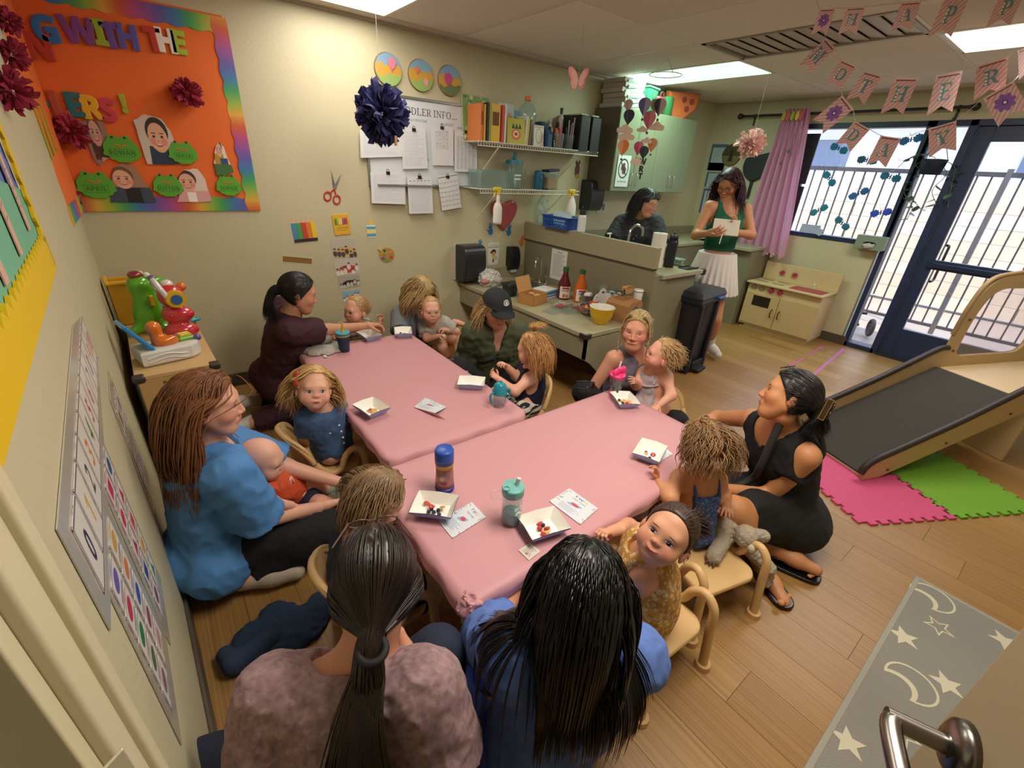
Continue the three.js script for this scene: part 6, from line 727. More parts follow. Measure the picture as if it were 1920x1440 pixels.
// rug with stars and moons
t=thing('rug','grey woven rug with cream stars and crescent moons','rug',[1.62,0,0.68]);const rb=dtex(128,128,(u,v)=>128+60*Math.sin(u*2*PI*16)*Math.cos(v*2*PI*16)+40*tn(u,v,40));rb.repeat.set(5,5);obj('weave',uvM(bx(1.68,0.01,1.26,0,0.0055,0,0.003)),new THREE.MeshStandardMaterial({color:0x87857c,roughness:1,bumpMap:rb,bumpScale:0.0025}),t);
const star=(r,q,hole)=>{const s=(k,cls)=>{const P=new cls();for(let i=0;i<10;i++){const a=PI/2+i*PI/5,R=(i%2?0.42:1)*k;i?P.lineTo(R*Math.cos(a),R*Math.sin(a)):P.moveTo(R*Math.cos(a),R*Math.sin(a));}P.closePath();return P;},S=s(r,THREE.Shape);if(hole)S.holes.push(s(r*0.72,THREE.Path));return ext(S,0.0012).rotateX(-PI/2);};
const moon=()=>{const S=new THREE.Shape();S.absarc(0,0,0.08,0.7,5.6,false);S.bezierCurveTo(0.0,-0.03,0.0,0.03,0.061,0.052);const H=new THREE.Path();H.absarc(0,0,0.072,0.95,5.35,false);H.bezierCurveTo(-0.02,-0.035,-0.02,0.035,0.042,0.058);S.holes.push(H);return ext(S,0.0012).rotateX(-PI/2);};
const cr=M(0xc8c2a8,0.95);for(const[p,k,a]of[[[2.206,.01,.178],1,0.5],[[2.026,.01,.063],0,0.2],[[1.927,.01,.255],0,0.3],[[2.354,.01,.359],0,0.4],[[2.403,.01,.048],2,2.6],[[1.818,.01,.099],2,2.6],[[1.408,.01,.103],0,0.1],[[1.587,.01,.201],1,0.8]]){const o=obj(k===2?'moon':'star',k===2?moon():star(0.055,0,k===1),cr,t);o.position.set(Math.min(2.37,p[0]+(k===2?0.0:0))-1.62,0.0105,p[2]+(k===2?0.075:p[2]<0.1?0.04:0)-0.68);o.rotation.y=a;}
obj('bound_edge',[bx(0.02,0.013,1.26,0.835,0.006,0,0.004),bx(1.68,0.013,0.02,0,0.006,-0.625,0.004)],M(0x9a978a,0.95),t);
// floor tapes
[[[5.733,0,-1.515],[5.167,0,-1.481],'short pink tape strip nearest the play kitchen',0xb0607a],[[5.83,0,-1.349],[4.663,0,-1.228],'long pink tape strip on the floor before the glazed door',0xb86a9a],[[5.249,0,-2.136],[5.215,0,-1.521],'thin brown floor mark along the play kitchen',0x7a5a3a],[[5.06,0,-1.476],[4.624,0,-1.451],'short pink tape end beside the hair of the woman in black',0xb0607a]].forEach(([a,b,l,c],i)=>{const d=sub(b,a),o=obj('floor_tape',bx(len(d),0.0012,i===2?0.012:0.03),M(c,0.5));o.position.set(...lerp(a,b,0.5));o.position.y=0.0012;o.rotation.y=-Math.atan2(d[2],d[0]);tag(o,l,'tape');});
}
{ // trash can
const t=thing('trash_can','tall black pedal bin at the end of the divider','bin',[3.72,0,-2.08],0.1),b=M(0x17181c,0.5);
obj('body',lat([[0,0],[0.24,0],[0.245,0.02],[0.29,0.66],[0.27,0.66],[0,0.1]],4).rotateY(PI/4).scale(1,1,0.78),b,t);obj('corner_post',[-1,1].map(s=>bx(0.05,0.64,0.04,s*0.15,0.33,0.16,0.015)),M(0x1c1d22,0.45),t);obj('rim',bx(0.46,0.05,0.37,0,0.67,0,0.02),M(0x1d1f25,0.4),t);
obj('lid',(()=>{const g=lat([[0.33,0],[0.335,0.02],[0.3,0.06],[0.15,0.085],[0,0.09]],4).rotateY(PI/4).scale(1,1,0.8);return toCreasedNormals(g,0.3).translate(0,0.69,0);})(),M(0x262a33,0.35),t);obj('latch',bx(0.12,0.015,0.04,0.1,0.69,0.2,0.005),M(0x2c4a90,0.3),t);obj('pedal',[bx(0.16,0.03,0.08,0,0.03,0.2,0.01),bx(0.2,0.09,0.02,0,0.06,0.172,0.01)],M(0x0e0f12,0.6),t);
}
{ // on top of the wall cabinet
for(let i=0;i<6;i++){const o=thing('white_box',['bottom','second','third','fourth','fifth','topmost'][i]+' white storage box of the stack on the wall cabinet','box',[3.98+rnd(-0.02,0.02),2.191+i*0.041,-3.46+rnd(-0.01,0.01)],rnd(-0.04,0.04),'white boxes stacked on the wall cabinet');obj('box',bx(0.3,0.039,0.28,0,0.02,0,0.004),M(0xb8b0a6,0.6),o);obj('wrapper',mv(bx(0.24,0.03,0.02,0,0,0,0.008),0,0.02,0.145,0.3,0,0.15),new THREE.MeshPhysicalMaterial({color:0xc4d4d4,roughness:0.2,clearcoat:1}),o);}
let t=thing('storage_tub','mint green plastic tub on the wall cabinet','tub',[4.27,2.191,-3.44],0.2);obj('tub',lat([[0,0],[0.12,0],[0.15,0.2],[0.165,0.2],[0.165,0.215],[0.145,0.215],[0.112,0.01],[0,0.01]],4).rotateY(PI/4),M(0x4fae8c,0.35),t);obj('label',bx(0.03,0.03,0.002,0.03,0.15,0.1,0),M(0x6a6a3a,0.6),t);
t=thing('pizza_slice_toy','big orange plush pizza slice on the wall cabinet','plush toy',[4.86,2.191,-3.42],-0.3);obj('slice',ext([[-0.18,0.22],[0.2,0.23],[0.16,0.1],[0.02,0.0],[-0.1,0.0]],0.08,0.02),M(0xb85a2c,0.8),t);obj('crust',tube([[0.2,0.22,0.04],[0.17,0.1,0.04],[0.06,0.02,0.04]],0.016),M(0xc89038,0.8),t);for(const[x,y]of[[0,0.17],[0.1,0.16],[0.05,0.09]])obj('pepperoni',mv(cy(0.028,0.028,0.008,0,0,0,14).rotateX(PI/2),x,y,0.08),M(0x7a2c28,0.7),t);
t=thing('red_bag','dark red folded bag between the tub and the green roll','bag',[4.52,2.191,-3.45]);obj('bag',bx(0.12,0.17,0.12,0,0.085,0,0.03),M(0x8a3438,0.7),t);obj('handle',tube([[-0.03,0.16,0.05],[-0.02,0.2,0.05],[0.02,0.2,0.05],[0.03,0.16,0.05]],0.006),M(0x6a2428,0.7),t);
t=thing('green_roll','green fabric roll standing on the wall cabinet','fabric roll',[4.66,2.191,-3.42]);obj('roll',lat([[0,0],[0.06,0],[0.062,0.17],[0.05,0.18],[0,0.18]],20),M(0x2c6a3c,0.8),t);obj('core',cy(0.02,0.02,0.004,0,0.18,0),M(0x1c4a2a,0.8),t);
}
{ // toy cabinet and toys by the left wall
let t=thing('toy_cabinet','low birch toy cabinet with dark plastic corner guards against the left wall','cabinet',[-0.075,0,-3.05],0.035);const w=0.33,d=1.15,h=0.655,by=M(0xc8a672,0.45);
obj('top',bx(w,0.02,d,0,h-0.01,0,0.003),by,t);obj('side',[bx(w,h-0.02,0.02,0,(h-0.02)/2,d/2-0.01)],M(0xc09a62,0.45),t);obj('side',bx(w,h-0.02,0.02,0,(h-0.02)/2,-d/2+0.01),by,t);obj('back',bx(0.01,h-0.02,d,-w/2+0.005,(h-0.02)/2,0),by,t);obj('shelf',bx(w-0.02,0.018,d-0.04,0,0.32,0),by,t);obj('base',bx(w-0.02,0.06,d-0.04,0,0.03,0),by,t);
for(const s of[-1,1])obj('corner_guard',[bx(0.05,0.035,0.05,s*(w/2-0.015),h-0.014,d/2-0.015,0.012)],M(0x3a302a,0.5),t);obj('screw',mv(cy(0.006,0.006,0.004,0,0,0,10).rotateX(PI/2),-0.06,h-0.045,d/2),M(0x5a5248,0.4),t);obj('edge_trim',bx(0.008,h,0.008,-w/2,h/2,d/2),M(0x1c1a18,0.6),t);
const Y=0.657,gl=(c,r=0.18)=>M(c,r,{clearcoat:0.6});
// green crocodile-like toy
t=thing('green_dinosaur_toy','shiny green plastic dinosaur toy with an open mouth','toy',[-0.12,Y,-3.13],0.5);obj('body',nets(uni([ell([0,0.1,0],[0.075,0.1,0.07]),ell([0,0.19,0.01],[0.055,0.06,0.05]),ell([0.0,0.265,0.0],[0.062,0.06,0.055]),ell([0.07,0.275,0],[0.055,0.03,0.04],0.03),ell([0.06,0.235,0],[0.05,0.014,0.036],0.012),cap([0.03,0.02,0.05],[0.09,0.02,0.05],0.03,0.025),cap([0.03,0.02,-0.05],[0.09,0.02,-0.05],0.03,0.025),cap([-0.05,0.05,0],[-0.12,0.02,0],0.035,0.015)]),[-0.16,-0.02,-0.12],[0.16,0.36,0.12],0.006),gl(0x5aa41e),t);obj('hat',sp(0.035,-0.01,0.325,0,1,0.6,1),gl(0x8a2c34),t);obj('tongue',bx(0.06,0.008,0.04,0.075,0.252,0,0.003),gl(0xb83a34),t);obj('arm_lever',bx(0.018,0.06,0.02,0.0,0.19,0.065,0.005),gl(0xd8b020),t);obj('belly_button',[sp(0.018,0.07,0.12,0.02,0.6,1,1),sp(0.014,0.068,0.16,0.0,0.6,1,1)],gl(0x2a5a9a),t);obj('eye',[sp(0.016,0.03,0.32,0.03),sp(0.016,0.03,0.32,-0.03)],gl(0xd8dcd0),t);obj('foot',sp(0.03,0.11,0.018,0.05,1.2,0.6,1),gl(0xd86a20),t);
t=thing('red_figure_toy','glossy red plastic music figure wearing white and yellow headphones','toy',[0.0,Y,-2.98],0.2);obj('body',nets(uni([ell([0,0.04,0],[0.075,0.042,0.065]),ell([0.03,0.035,0.03],[0.05,0.03,0.03]),ell([0,0.13,0],[0.065,0.055,0.055]),ell([0.04,0.13,0.03],[0.04,0.03,0.03]),ell([0,0.23,0],[0.062,0.062,0.058],0.015)]),[-0.12,-0.02,-0.12],[0.14,0.32,0.12],0.006),gl(0xc4343c),t);obj('top_knob',[sp(0.03,0.0,0.29,-0.02,1,0.8,1)],gl(0xd8d4cc),t);obj('nose_knob',sp(0.024,0.06,0.27,-0.01),gl(0xd86a28),t);obj('headband',tube([[-0.03,0.24,0.06],[-0.05,0.29,0.05],[-0.06,0.33,0.0],[-0.05,0.29,-0.05],[-0.03,0.24,-0.06]],0.014,30,8),gl(0xd4d0cc),t);obj('ear_cup',[mv(cy(0.048,0.044,0.02,0,0,0,28).rotateX(PI/2),0.005,0.225,0.055)],gl(0xd8ac20),t);obj('ear_button',mv(cy(0.026,0.026,0.012,0,0,0,24).rotateX(PI/2),0.005,0.225,0.07),gl(0x2464a0),t);obj('speaker_tip',sp(0.02,-0.06,0.335,0.0,1,0.7,1),gl(0x6a5a80),t);
t=thing('boat_toy','white plastic boat toy with an orange figure and blue back flap','toy',[-0.06,Y,-2.68],0.25);obj('hull',(()=>{const s=new THREE.Shape();s.moveTo(-0.13,-0.07);s.lineTo(0.06,-0.08);s.bezierCurveTo(0.13,-0.05,0.13,0.05,0.06,0.08);s.lineTo(-0.13,0.07);s.lineTo(-0.13,-0.07);return ext(s,0.075,0.012).rotateX(-PI/2);})(),M(0xd2d0ca,0.3),t);obj('wave_line',[0.02,0.04].map(y=>tube([[-0.12,y,0.085],[-0.04,y+0.012,0.09],[0.04,y-0.004,0.09],[0.09,y+0.006,0.06]],0.004,20,6)),M(0xdedcd8,0.3),t);
obj('flap',mv(bx(0.02,0.17,0.13,0,0,0,0.008),-0.125,0.14,0.01,0,0,0.55),gl(0x2a86c8),t);obj('figure',nets(uni([ell([-0.04,0.1,0],[0.03,0.04,0.03]),ell([-0.045,0.16,0],[0.032,0.034,0.03]),cap([-0.03,0.1,0.03],[0.02,0.11,0.035],0.012,0.009),ell([-0.01,0.085,0.02],[0.05,0.02,0.03])]),[-0.11,0.04,-0.06],[0.07,0.21,0.08],0.005),gl(0xd8701c),t);obj('keypad',[bx(0.07,0.02,0.07,0.07,0.085,0,0.008)],gl(0x6aa828),t);obj('key',[bx(0.05,0.014,0.018,0.07,0.1,-0.014,0.004),bx(0.05,0.014,0.018,0.07,0.1,0.014,0.004)],gl(0xd8bc28),t);obj('knob',[sp(0.018,0.115,0.08,0.03),sp(0.008,0.024,0.116,0.035)],gl(0x5a4a94),t);
t=thing('yellow_bin','yellow plastic toy bin behind the green dinosaur','toy bin',[-0.2,Y,-3.42],0.1);obj('bin',[bx(0.16,0.24,0.012,0,0.12,0.09,0.004),bx(0.012,0.24,0.18,-0.075,0.12,0,0.004),bx(0.012,0.24,0.18,0.075,0.12,0,0.004),bx(0.16,0.24,0.012,0,0.12,-0.09,0.004),bx(0.16,0.012,0.18,0,0.006,0)],M(0xd49c20,0.45),t);obj('rim',[bx(0.18,0.02,0.02,0,0.245,0.095,0.006),bx(0.02,0.02,0.2,0.08,0.245,0,0.006),bx(0.02,0.02,0.2,-0.08,0.245,0,0.006)],M(0xdca828,0.45),t);
t=thing('blue_tablet_toy','blue toy tablet book leaning between the dinosaur and red figure','toy',[-0.01,Y,-3.26],0.4);obj('tablet',mv(bx(0.12,0.1,0.02,0,0,0,0.006),0,0.08,0,-0.6),M(0x3a6aa8,0.4),t);obj('keys',mv(bx(0.09,0.04,0.006,0,0,0,0.002),0.01,0.04,0.055,-0.6),M(0x6a2a34,0.4),t);
t=thing('teal_ring_toy','teal and green ring toy at the back right of the toy cabinet','toy',[0.06,Y,-3.2],0.3);obj('ring',tor(0.045,0.012,0,0.02,0,PI/2-0.2),gl(0x2c9aa4),t);obj('hub',sp(0.03,0,0.03,0,1,0.7,1),gl(0x6ab43c),t);
}
{ // crumpled sweater on the floor
const f=(x,y,z)=>{const r=Math.hypot(x/1.35,y*2.1,z)-0.115;return Math.max(r-0.035*N3(x*11,y*8,z*11)-0.016*Math.abs(N3(x*26+3,y*20,z*26))-0.02*Math.sin(x*30+z*24+3*N3(x*8,0,z*8))*0.5,-y);};
const t=thing('sweater','navy blue sweater crumpled on the floor by the left wall','sweater',[0.07,0.003,-1.33],-0.2);obj('fabric',nets(f,[-0.24,-0.005,-0.2],[0.24,0.14,0.2],0.006),M(0x22364e,0.95),t);obj('sleeve',nets(uni([cap([-0.06,0.03,0.05],[-0.17,0.03,0.09],0.045,0.035),cap([-0.17,0.03,0.09],[-0.2,0.025,0.04],0.035,0.03)]),[-0.27,-0.02,-0.02],[0.02,0.1,0.16],0.006),M(0x22364e,0.95),t);
// plush sloth on the chair
const s=thing('stuffed_sloth','shaggy grey stuffed sloth slumped on the empty chair side','plush toy',[1.66,0.21,-0.5],0.2),fur=(c,n)=>(x,y,z)=>n(x,y,z)-0.004*N3(x*110,y*110,z*110)-0.004*N3(x*50,y*50,z*50);
obj('body',nets(fur(0,uni([ell([0,0.06,-0.04],[0.06,0.065,0.055]),ell([-0.02,0.1,0.05],[0.05,0.045,0.045]),cap([-0.04,0.05,-0.02],[-0.15,0.035,-0.02],0.034,0.03),cap([0.04,0.06,0.02],[0.1,0.05,0.1],0.03,0.028),cap([0.02,0.02,0.06],[0.06,-0.06,0.16],0.03,0.028),cap([0.06,-0.06,0.16],[0.07,-0.14,0.17],0.028,0.03)])),[-0.22,-0.2,-0.14],[0.16,0.18,0.24],0.006),M(0xa89c88,1),s);obj('muzzle',sp(0.026,-0.045,0.085,0.085,1,0.9,0.8),M(0xcac4b0,0.9),s);obj('claw',[0,1,2].map(i=>sp(0.007,-0.175,0.02,-0.035+i*0.014,2,0.8,0.8)),M(0x4a4038,0.6),s);
}
{ // outdoors: yard, fence, wall, neighbouring building, trike
struct('yard',bx(16,0.1,22,XR+8.2,-0.09,-2),new THREE.MeshStandardMaterial({color:0x8f8578,roughness:0.45,bumpMap:dtex(128,128,(u,v)=>128+90*tn(u,v,30)+60*tn(u,v,80,4)),bumpScale:0.01}));
struct('hallway',[bx(0.1,2.7,5,-1.75,1.25,0),bx(1.3,2.7,0.1,-1.1,1.25,-1.6),bx(1.3,2.7,0.1,-1.05,1.25,2.5),bx(1.7,0.1,5,-1.05,-0.06,0),bx(1.7,0.1,5,-1.05,2.6,0)],M(0xb8ae90,0.8));  // added shell beyond the doorway, keeps sun and sky light out
let t=thing('iron_fence','dark metal bar fence across the yard outside the glass','fence',[7.6,0,-1.5]);const im=M(0x3a3a40,0.5),pick=bx(0.016,1.76,0.016);obj('top_rail',bx(0.04,0.05,7.4,0,1.84,0),im,t);obj('bottom_rail',bx(0.035,0.035,7.4,0,0.1,0),im,t);for(let i=0;i<60;i++){const o=obj('picket',pick,im,t);o.position.set(0,0.96,-3.6+i*0.122);}for(const z of[-3.6,-0.95+1.5,3.6])obj('fence_post',bx(0.05,1.9,0.05,0,0.95,z),M(0x55555a,0.5),t);
t=thing('garden_wall','pale beige masonry wall behind the iron fence','wall',[9.6,0,-1]);for(let r=0;r<9;r++)for(let i=0;i<9;i++)obj('block',r%2?bx(0.2,0.196,1.21,0,0.1+r*0.2,-4.9+i*1.22+0.6):bx(0.2,0.196,1.21,0,0.1+r*0.2,-4.9+i*1.22),M([0xc4b49a,0xc9baa2,0xbfaf96][(r*2+i)%3],0.9),t);
t=thing('neighbour_building','white building beyond the yard with dark windows and an eave','building',[14,0,-2]);obj('wall',bx(0.3,3.4,18,0,1.7,0),M(0xcdd0cf,0.9),t);obj('roof',ext([[-1.2,0],[0.6,0],[0.6,1.6]],18).translate(0,3.3,-9),M(0xa89c90,0.8),t);for(const z of[-4.6,-3.2,0.9,2.6]){const o=obj('window',bx(0.06,0.6,1.1,-0.16,2.35,z),M(0x5a6a80,0.3),t);obj('window_trim',[bx(0.08,0.06,1.2,-0.17,2.68,z),bx(0.08,0.06,1.2,-0.17,2.02,z)],M(0xbfc4c8,0.7),o);}
t=thing('red_tricycle','small red tricycle parked in the yard by the side window','tricycle',[6.9,-0.03,-1.62],0.5);const wl=(x,z,r)=>obj('wheel',[tor(r,0.022,x,r+0.02,z),tor(r*0.4,0.015,x,r+0.02,z),bar([x-r,r+0.02,z],[x+r,r+0.02,z],0.006),bar([x,0.02,z],[x,2*r,z],0.006)],M(0x2a2a2c,0.6),t);wl(0.2,0,0.13);wl(-0.22,0.14,0.09);wl(-0.22,-0.14,0.09);obj('frame',tube([[0.2,0.4,0],[0.18,0.3,0],[0.05,0.22,0],[-0.22,0.12,0]],0.02),M(0x9a2434,0.4),t);obj('handlebar',tube([[0.16,0.44,-0.16],[0.2,0.42,0],[0.16,0.44,0.16]],0.012),M(0x9a9a9c,0.4),t);obj('seat',bx(0.18,0.03,0.14,-0.08,0.26,0,0.01),black,t);
}

// ---------------------------------------------------------------- people: bodies, heads, hands, hair and clothes as blended implicit surfaces
const DIM={
A:{neck:0.05,sho:0.05,ua:[0.047,0.037],fa:[0.038,0.025],th:[0.088,0.06],sh:[0.055,0.035],foot:[0.034,0.026],fl:0.17,pel:[0.158,0.11,0.118],wai:[0.128,0.15,0.098],che:[0.148,0.165,0.105],bust:0.062,hand:1,head:1,h:0.011},
T:{neck:0.036,sho:0.034,ua:[0.034,0.028],fa:[0.029,0.02],th:[0.05,0.039],sh:[0.038,0.027],foot:[0.024,0.02],fl:0.075,pel:[0.09,0.07,0.08],wai:[0.09,0.1,0.083],che:[0.09,0.095,0.075],bust:0,hand:0.55,head:0.85,h:0.008},
B:{neck:0.034,sho:0.032,ua:[0.031,0.026],fa:[0.027,0.019],th:[0.044,0.035],sh:[0.035,0.025],foot:[0.022,0.019],fl:0.06,pel:[0.08,0.062,0.07],wai:[0.082,0.088,0.075],che:[0.08,0.085,0.068],bust:0,hand:0.48,head:0.8,h:0.007}};
const view=(p,[a,b,c])=>{const t=nrm(sub([0,1.62,0],p)),r=nrm(crs([0,1,0],t)),u=crs(t,r);return nrm([0,1,2].map(i=>r[i]*a+u[i]*b+t[i]*c));}; // a to the right, b up, c towards the viewer
// head shapes in their own axes: x to the person's left, y up, z forward; 1 unit = 1 m for an adult
const HEADS={
A:{ps:[ell([0,0.035,-0.012],[0.074,0.084,0.094],0.02),ell([0,-0.028,0.024],[0.06,0.078,0.062],0.04),ell([0,-0.09,0.05],[0.026,0.02,0.024],0.045),cap([0.047,-0.045,0.005],[0.018,-0.094,0.048],0.017,0.014,0.04),cap([-0.047,-0.045,0.005],[-0.018,-0.094,0.048],0.017,0.014,0.04),cap([0,0.006,0.084],[0,-0.03,0.1],0.007,0.0095,0.014),ell([0.011,-0.035,0.091],[0.0085,0.007,0.009],0.008),ell([-0.011,-0.035,0.091],[0.0085,0.007,0.009],0.008),cap([-0.036,0.022,0.069],[0.036,0.022,0.069],0.011,0.011,0.025),ell([0.039,-0.026,0.056],[0.024,0.022,0.022],0.03),ell([-0.039,-0.026,0.056],[0.024,0.022,0.022],0.03),cap([-0.017,-0.06,0.078],[0.017,-0.06,0.078],0.009,0.009,0.014),ell([0.0765,-0.008,-0.012],[0.01,0.031,0.019],0.008),ell([-0.0765,-0.008,-0.012],[0.01,0.031,0.019],0.008)],eye:[0.031,0.001,0.0145,0.0058],brow:0.02,mouth:[-0.061,0.023],cheek:[0.042,-0.03,0.066],sock:0.0045},
T:{ps:[ell([0,0.032,-0.012],[0.081,0.088,0.099],0.02),ell([0,-0.034,0.022],[0.064,0.07,0.06],0.04),ell([0,-0.086,0.046],[0.024,0.019,0.024],0.04),ell([0.04,-0.046,0.045],[0.032,0.031,0.032],0.03),ell([-0.04,-0.046,0.045],[0.032,0.031,0.032],0.03),cap([0,-0.012,0.08],[0,-0.031,0.088],0.0065,0.008,0.016),ell([0.0085,-0.034,0.084],[0.007,0.0055,0.007],0.009),ell([-0.0085,-0.034,0.084],[0.007,0.0055,0.007],0.009),cap([-0.034,0.012,0.072],[0.034,0.012,0.072],0.012,0.012,0.03),cap([-0.012,-0.063,0.075],[0.012,-0.063,0.075],0.0075,0.0075,0.016),ell([0.083,-0.02,-0.01],[0.01,0.028,0.018],0.008),ell([-0.083,-0.02,-0.01],[0.01,0.028,0.018],0.008)],eye:[0.032,-0.011,0.017,0.0092],brow:0.01,mouth:[-0.064,0.018],cheek:[0.045,-0.045,0.066],sock:0.004}};
HEADS.B=HEADS.T;
for(const k of['A','T']){const H=HEADS[k],base=uni(H.ps),[ex,ey]=H.eye;H.f=(x,y,z)=>{let d=base(x,y,z);if(z>0.04){const q=Math.hypot(Math.abs(x)-ex,(y-ey)*1.4)/0.02;if(q<1)d+=H.sock*(1-q*q)**2;}return d;};H.skull=uni(H.ps.slice(0,-2));H.front=(x,y)=>{let z=0.14;for(let i=0;i<40;i++){const d=H.f(x,y,z);if(d<0.0002)break;z-=d*0.8;}return z;};H.geo=nets(H.f,[-0.1,-0.125,-0.125],[0.1,0.135,0.125],k==='A'?0.0042:0.0044);}
function patch(H,cx,cy,w,h,shape,colf,nu=14,nv=7,off=0.0008,bulge=0.003){ // conforming patch on the face; shape(u) gives [lower, upper] edges
const P=[],C=[],I=[];for(let j=0;j<=nv;j++)for(let i=0;i<=nu;i++){const u=i/nu*2-1,v=j/nv,[lo,hi]=shape(u),x=cx+u*w,y=cy+(lo+(hi-lo)*v)*h;P.push(x,y,H.front(x,y)+off+bulge*(1-u*u)*Math.sin(v*PI));C.push(...colf(u,lo+(hi-lo)*v,v));}
for(let j=0;j<nv;j++)for(let i=0;i<nu;i++){const a=j*(nu+1)+i;I.push(a,a+1,a+nu+2,a,a+nu+2,a+nu+1);}
const g=new THREE.BufferGeometry();g.setAttribute('position',new THREE.Float32BufferAttribute(P,3));g.setAttribute('color',new THREE.Float32BufferAttribute(C,3));g.setIndex(I);g.computeVertexNormals();return g;
}
const vcol=(r,o={})=>new THREE.MeshPhysicalMaterial({roughness:r,vertexColors:true,side:THREE.DoubleSide,...o}),eyeM=vcol(0.12),lipM=vcol(0.4),skinM=vcol(0.55),skinM2=skinM;
const hairMat={};
class Locks{ // many tapered tubes gathered in one mesh
constructor(){this.P=[];this.N=[];this.C=[];this.I=[];}
add(pts,r,c,flat=1,nrmf){
const n=pts.length;if(n<3)return;const b=this.P.length/3,S=3;let side=null;
for(let i=0;i<n;i++){
const t=nrm(sub(pts[Math.min(n-1,i+1)],pts[Math.max(0,i-1)]));let o=nrmf?nrmf(pts[i]):[0,1,0];let x=crs(t,o);if(len(x)<1e-3)x=crs(t,[1,0,0.3]);x=nrm(x);if(side&&dot(x,side)<0)x=x.map(v=>-v);side=x;const y=crs(x,t),k=i/(n-1),q=r*(0.55+0.45*Math.min(1,k*4))*(1-0.85*Math.pow(k,3));
for(let s=0;s<S;s++){const a=s/S*2*PI,cx=Math.cos(a),sy=Math.sin(a),d=add(x.map(v=>v*cx),y,sy);this.P.push(...add(add(pts[i],x,cx*q),y,sy*q*flat));this.N.push(...d);const m=0.92+0.16*k;this.C.push(c[0]*m,c[1]*m,c[2]*m);}
}
for(let i=0;i<n-1;i++)for(let s=0;s<S;s++){const a=b+i*S+s,d=b+i*S+(s+1)%S;this.I.push(a,a+S,d,d,a+S,d+S);}
}
geo(){const g=new THREE.BufferGeometry();for(const[k,a]of[['position',this.P],['normal',this.N],['color',this.C]])g.setAttribute(k,new THREE.Float32BufferAttribute(a,3));g.setIndex(this.I);return g;}
}
const strand=(x,y,z)=>N3(x*14,y*5,z*14);
function handField(w,d,n,t,s,curl,spread=0.12){ // w wrist, d finger direction, n out of the palm, t thumb side
const at3=(a,b,c)=>[0,1,2].map(i=>w[i]+(d[i]*a+t[i]*b+n[i]*c)*s),palm=[],fingers=[];
palm.push(cap(w,at3(0.035,0,0),0.021*s,0.024*s,0.02*s));
const L=[0.068,0.077,0.071,0.056],bx4=[0.029,0.01,-0.009,-0.027];
for(let i=0;i<4;i++)palm.push(cap(at3(0.022,bx4[i]*0.6,0),at3(0.086-Math.abs(i-1)*0.004,bx4[i],0),0.0135*s,0.0115*s,0.018*s));
for(let i=0;i<4;i++){
let p=at3(0.086-Math.abs(i-1)*0.004,bx4[i],0),a=0;const ps=[],sp2=(1.2-i)*spread,cu=Array.isArray(curl)?curl[i]:curl*(0.9+0.12*i);
for(let k=0;k<3;k++){a+=cu*[0.75,1.0,0.7][k];const l=L[i]*[0.45,0.3,0.25][k]*s,dir=nrm([0,1,2].map(q=>d[q]*Math.cos(a)+n[q]*Math.sin(a)+t[q]*sp2)),e=add(p,dir,l);ps.push(cap(p,e,(0.0096-k*0.0011)*s,(0.0086-k*0.0011)*s,0.004*s));p=e;}
fingers.push(uni(ps));
}
const th=nrm([0,1,2].map(q=>d[q]*0.62+t[q]*(0.75-0.45*Math.min(1,curl.length?0.5:curl))+n[q]*(0.25+0.5*(curl.length?0.4:curl)))),tb=at3(0.026,0.022,0.004),tm=add(tb,th,0.042*s),td=nrm(add(th,d,0.5)),te=add(tm,td,0.031*s);
fingers.push(uni([cap(tb,tm,0.0135*s,0.0105*s,0.01),cap(tm,te,0.0103*s,0.0082*s,0.005)]));
const pf=uni(palm);return(x,y,z)=>{let v=pf(x,y,z);for(const f of fingers)v=smin(v,f(x,y,z),0.007*s);return v;};
}
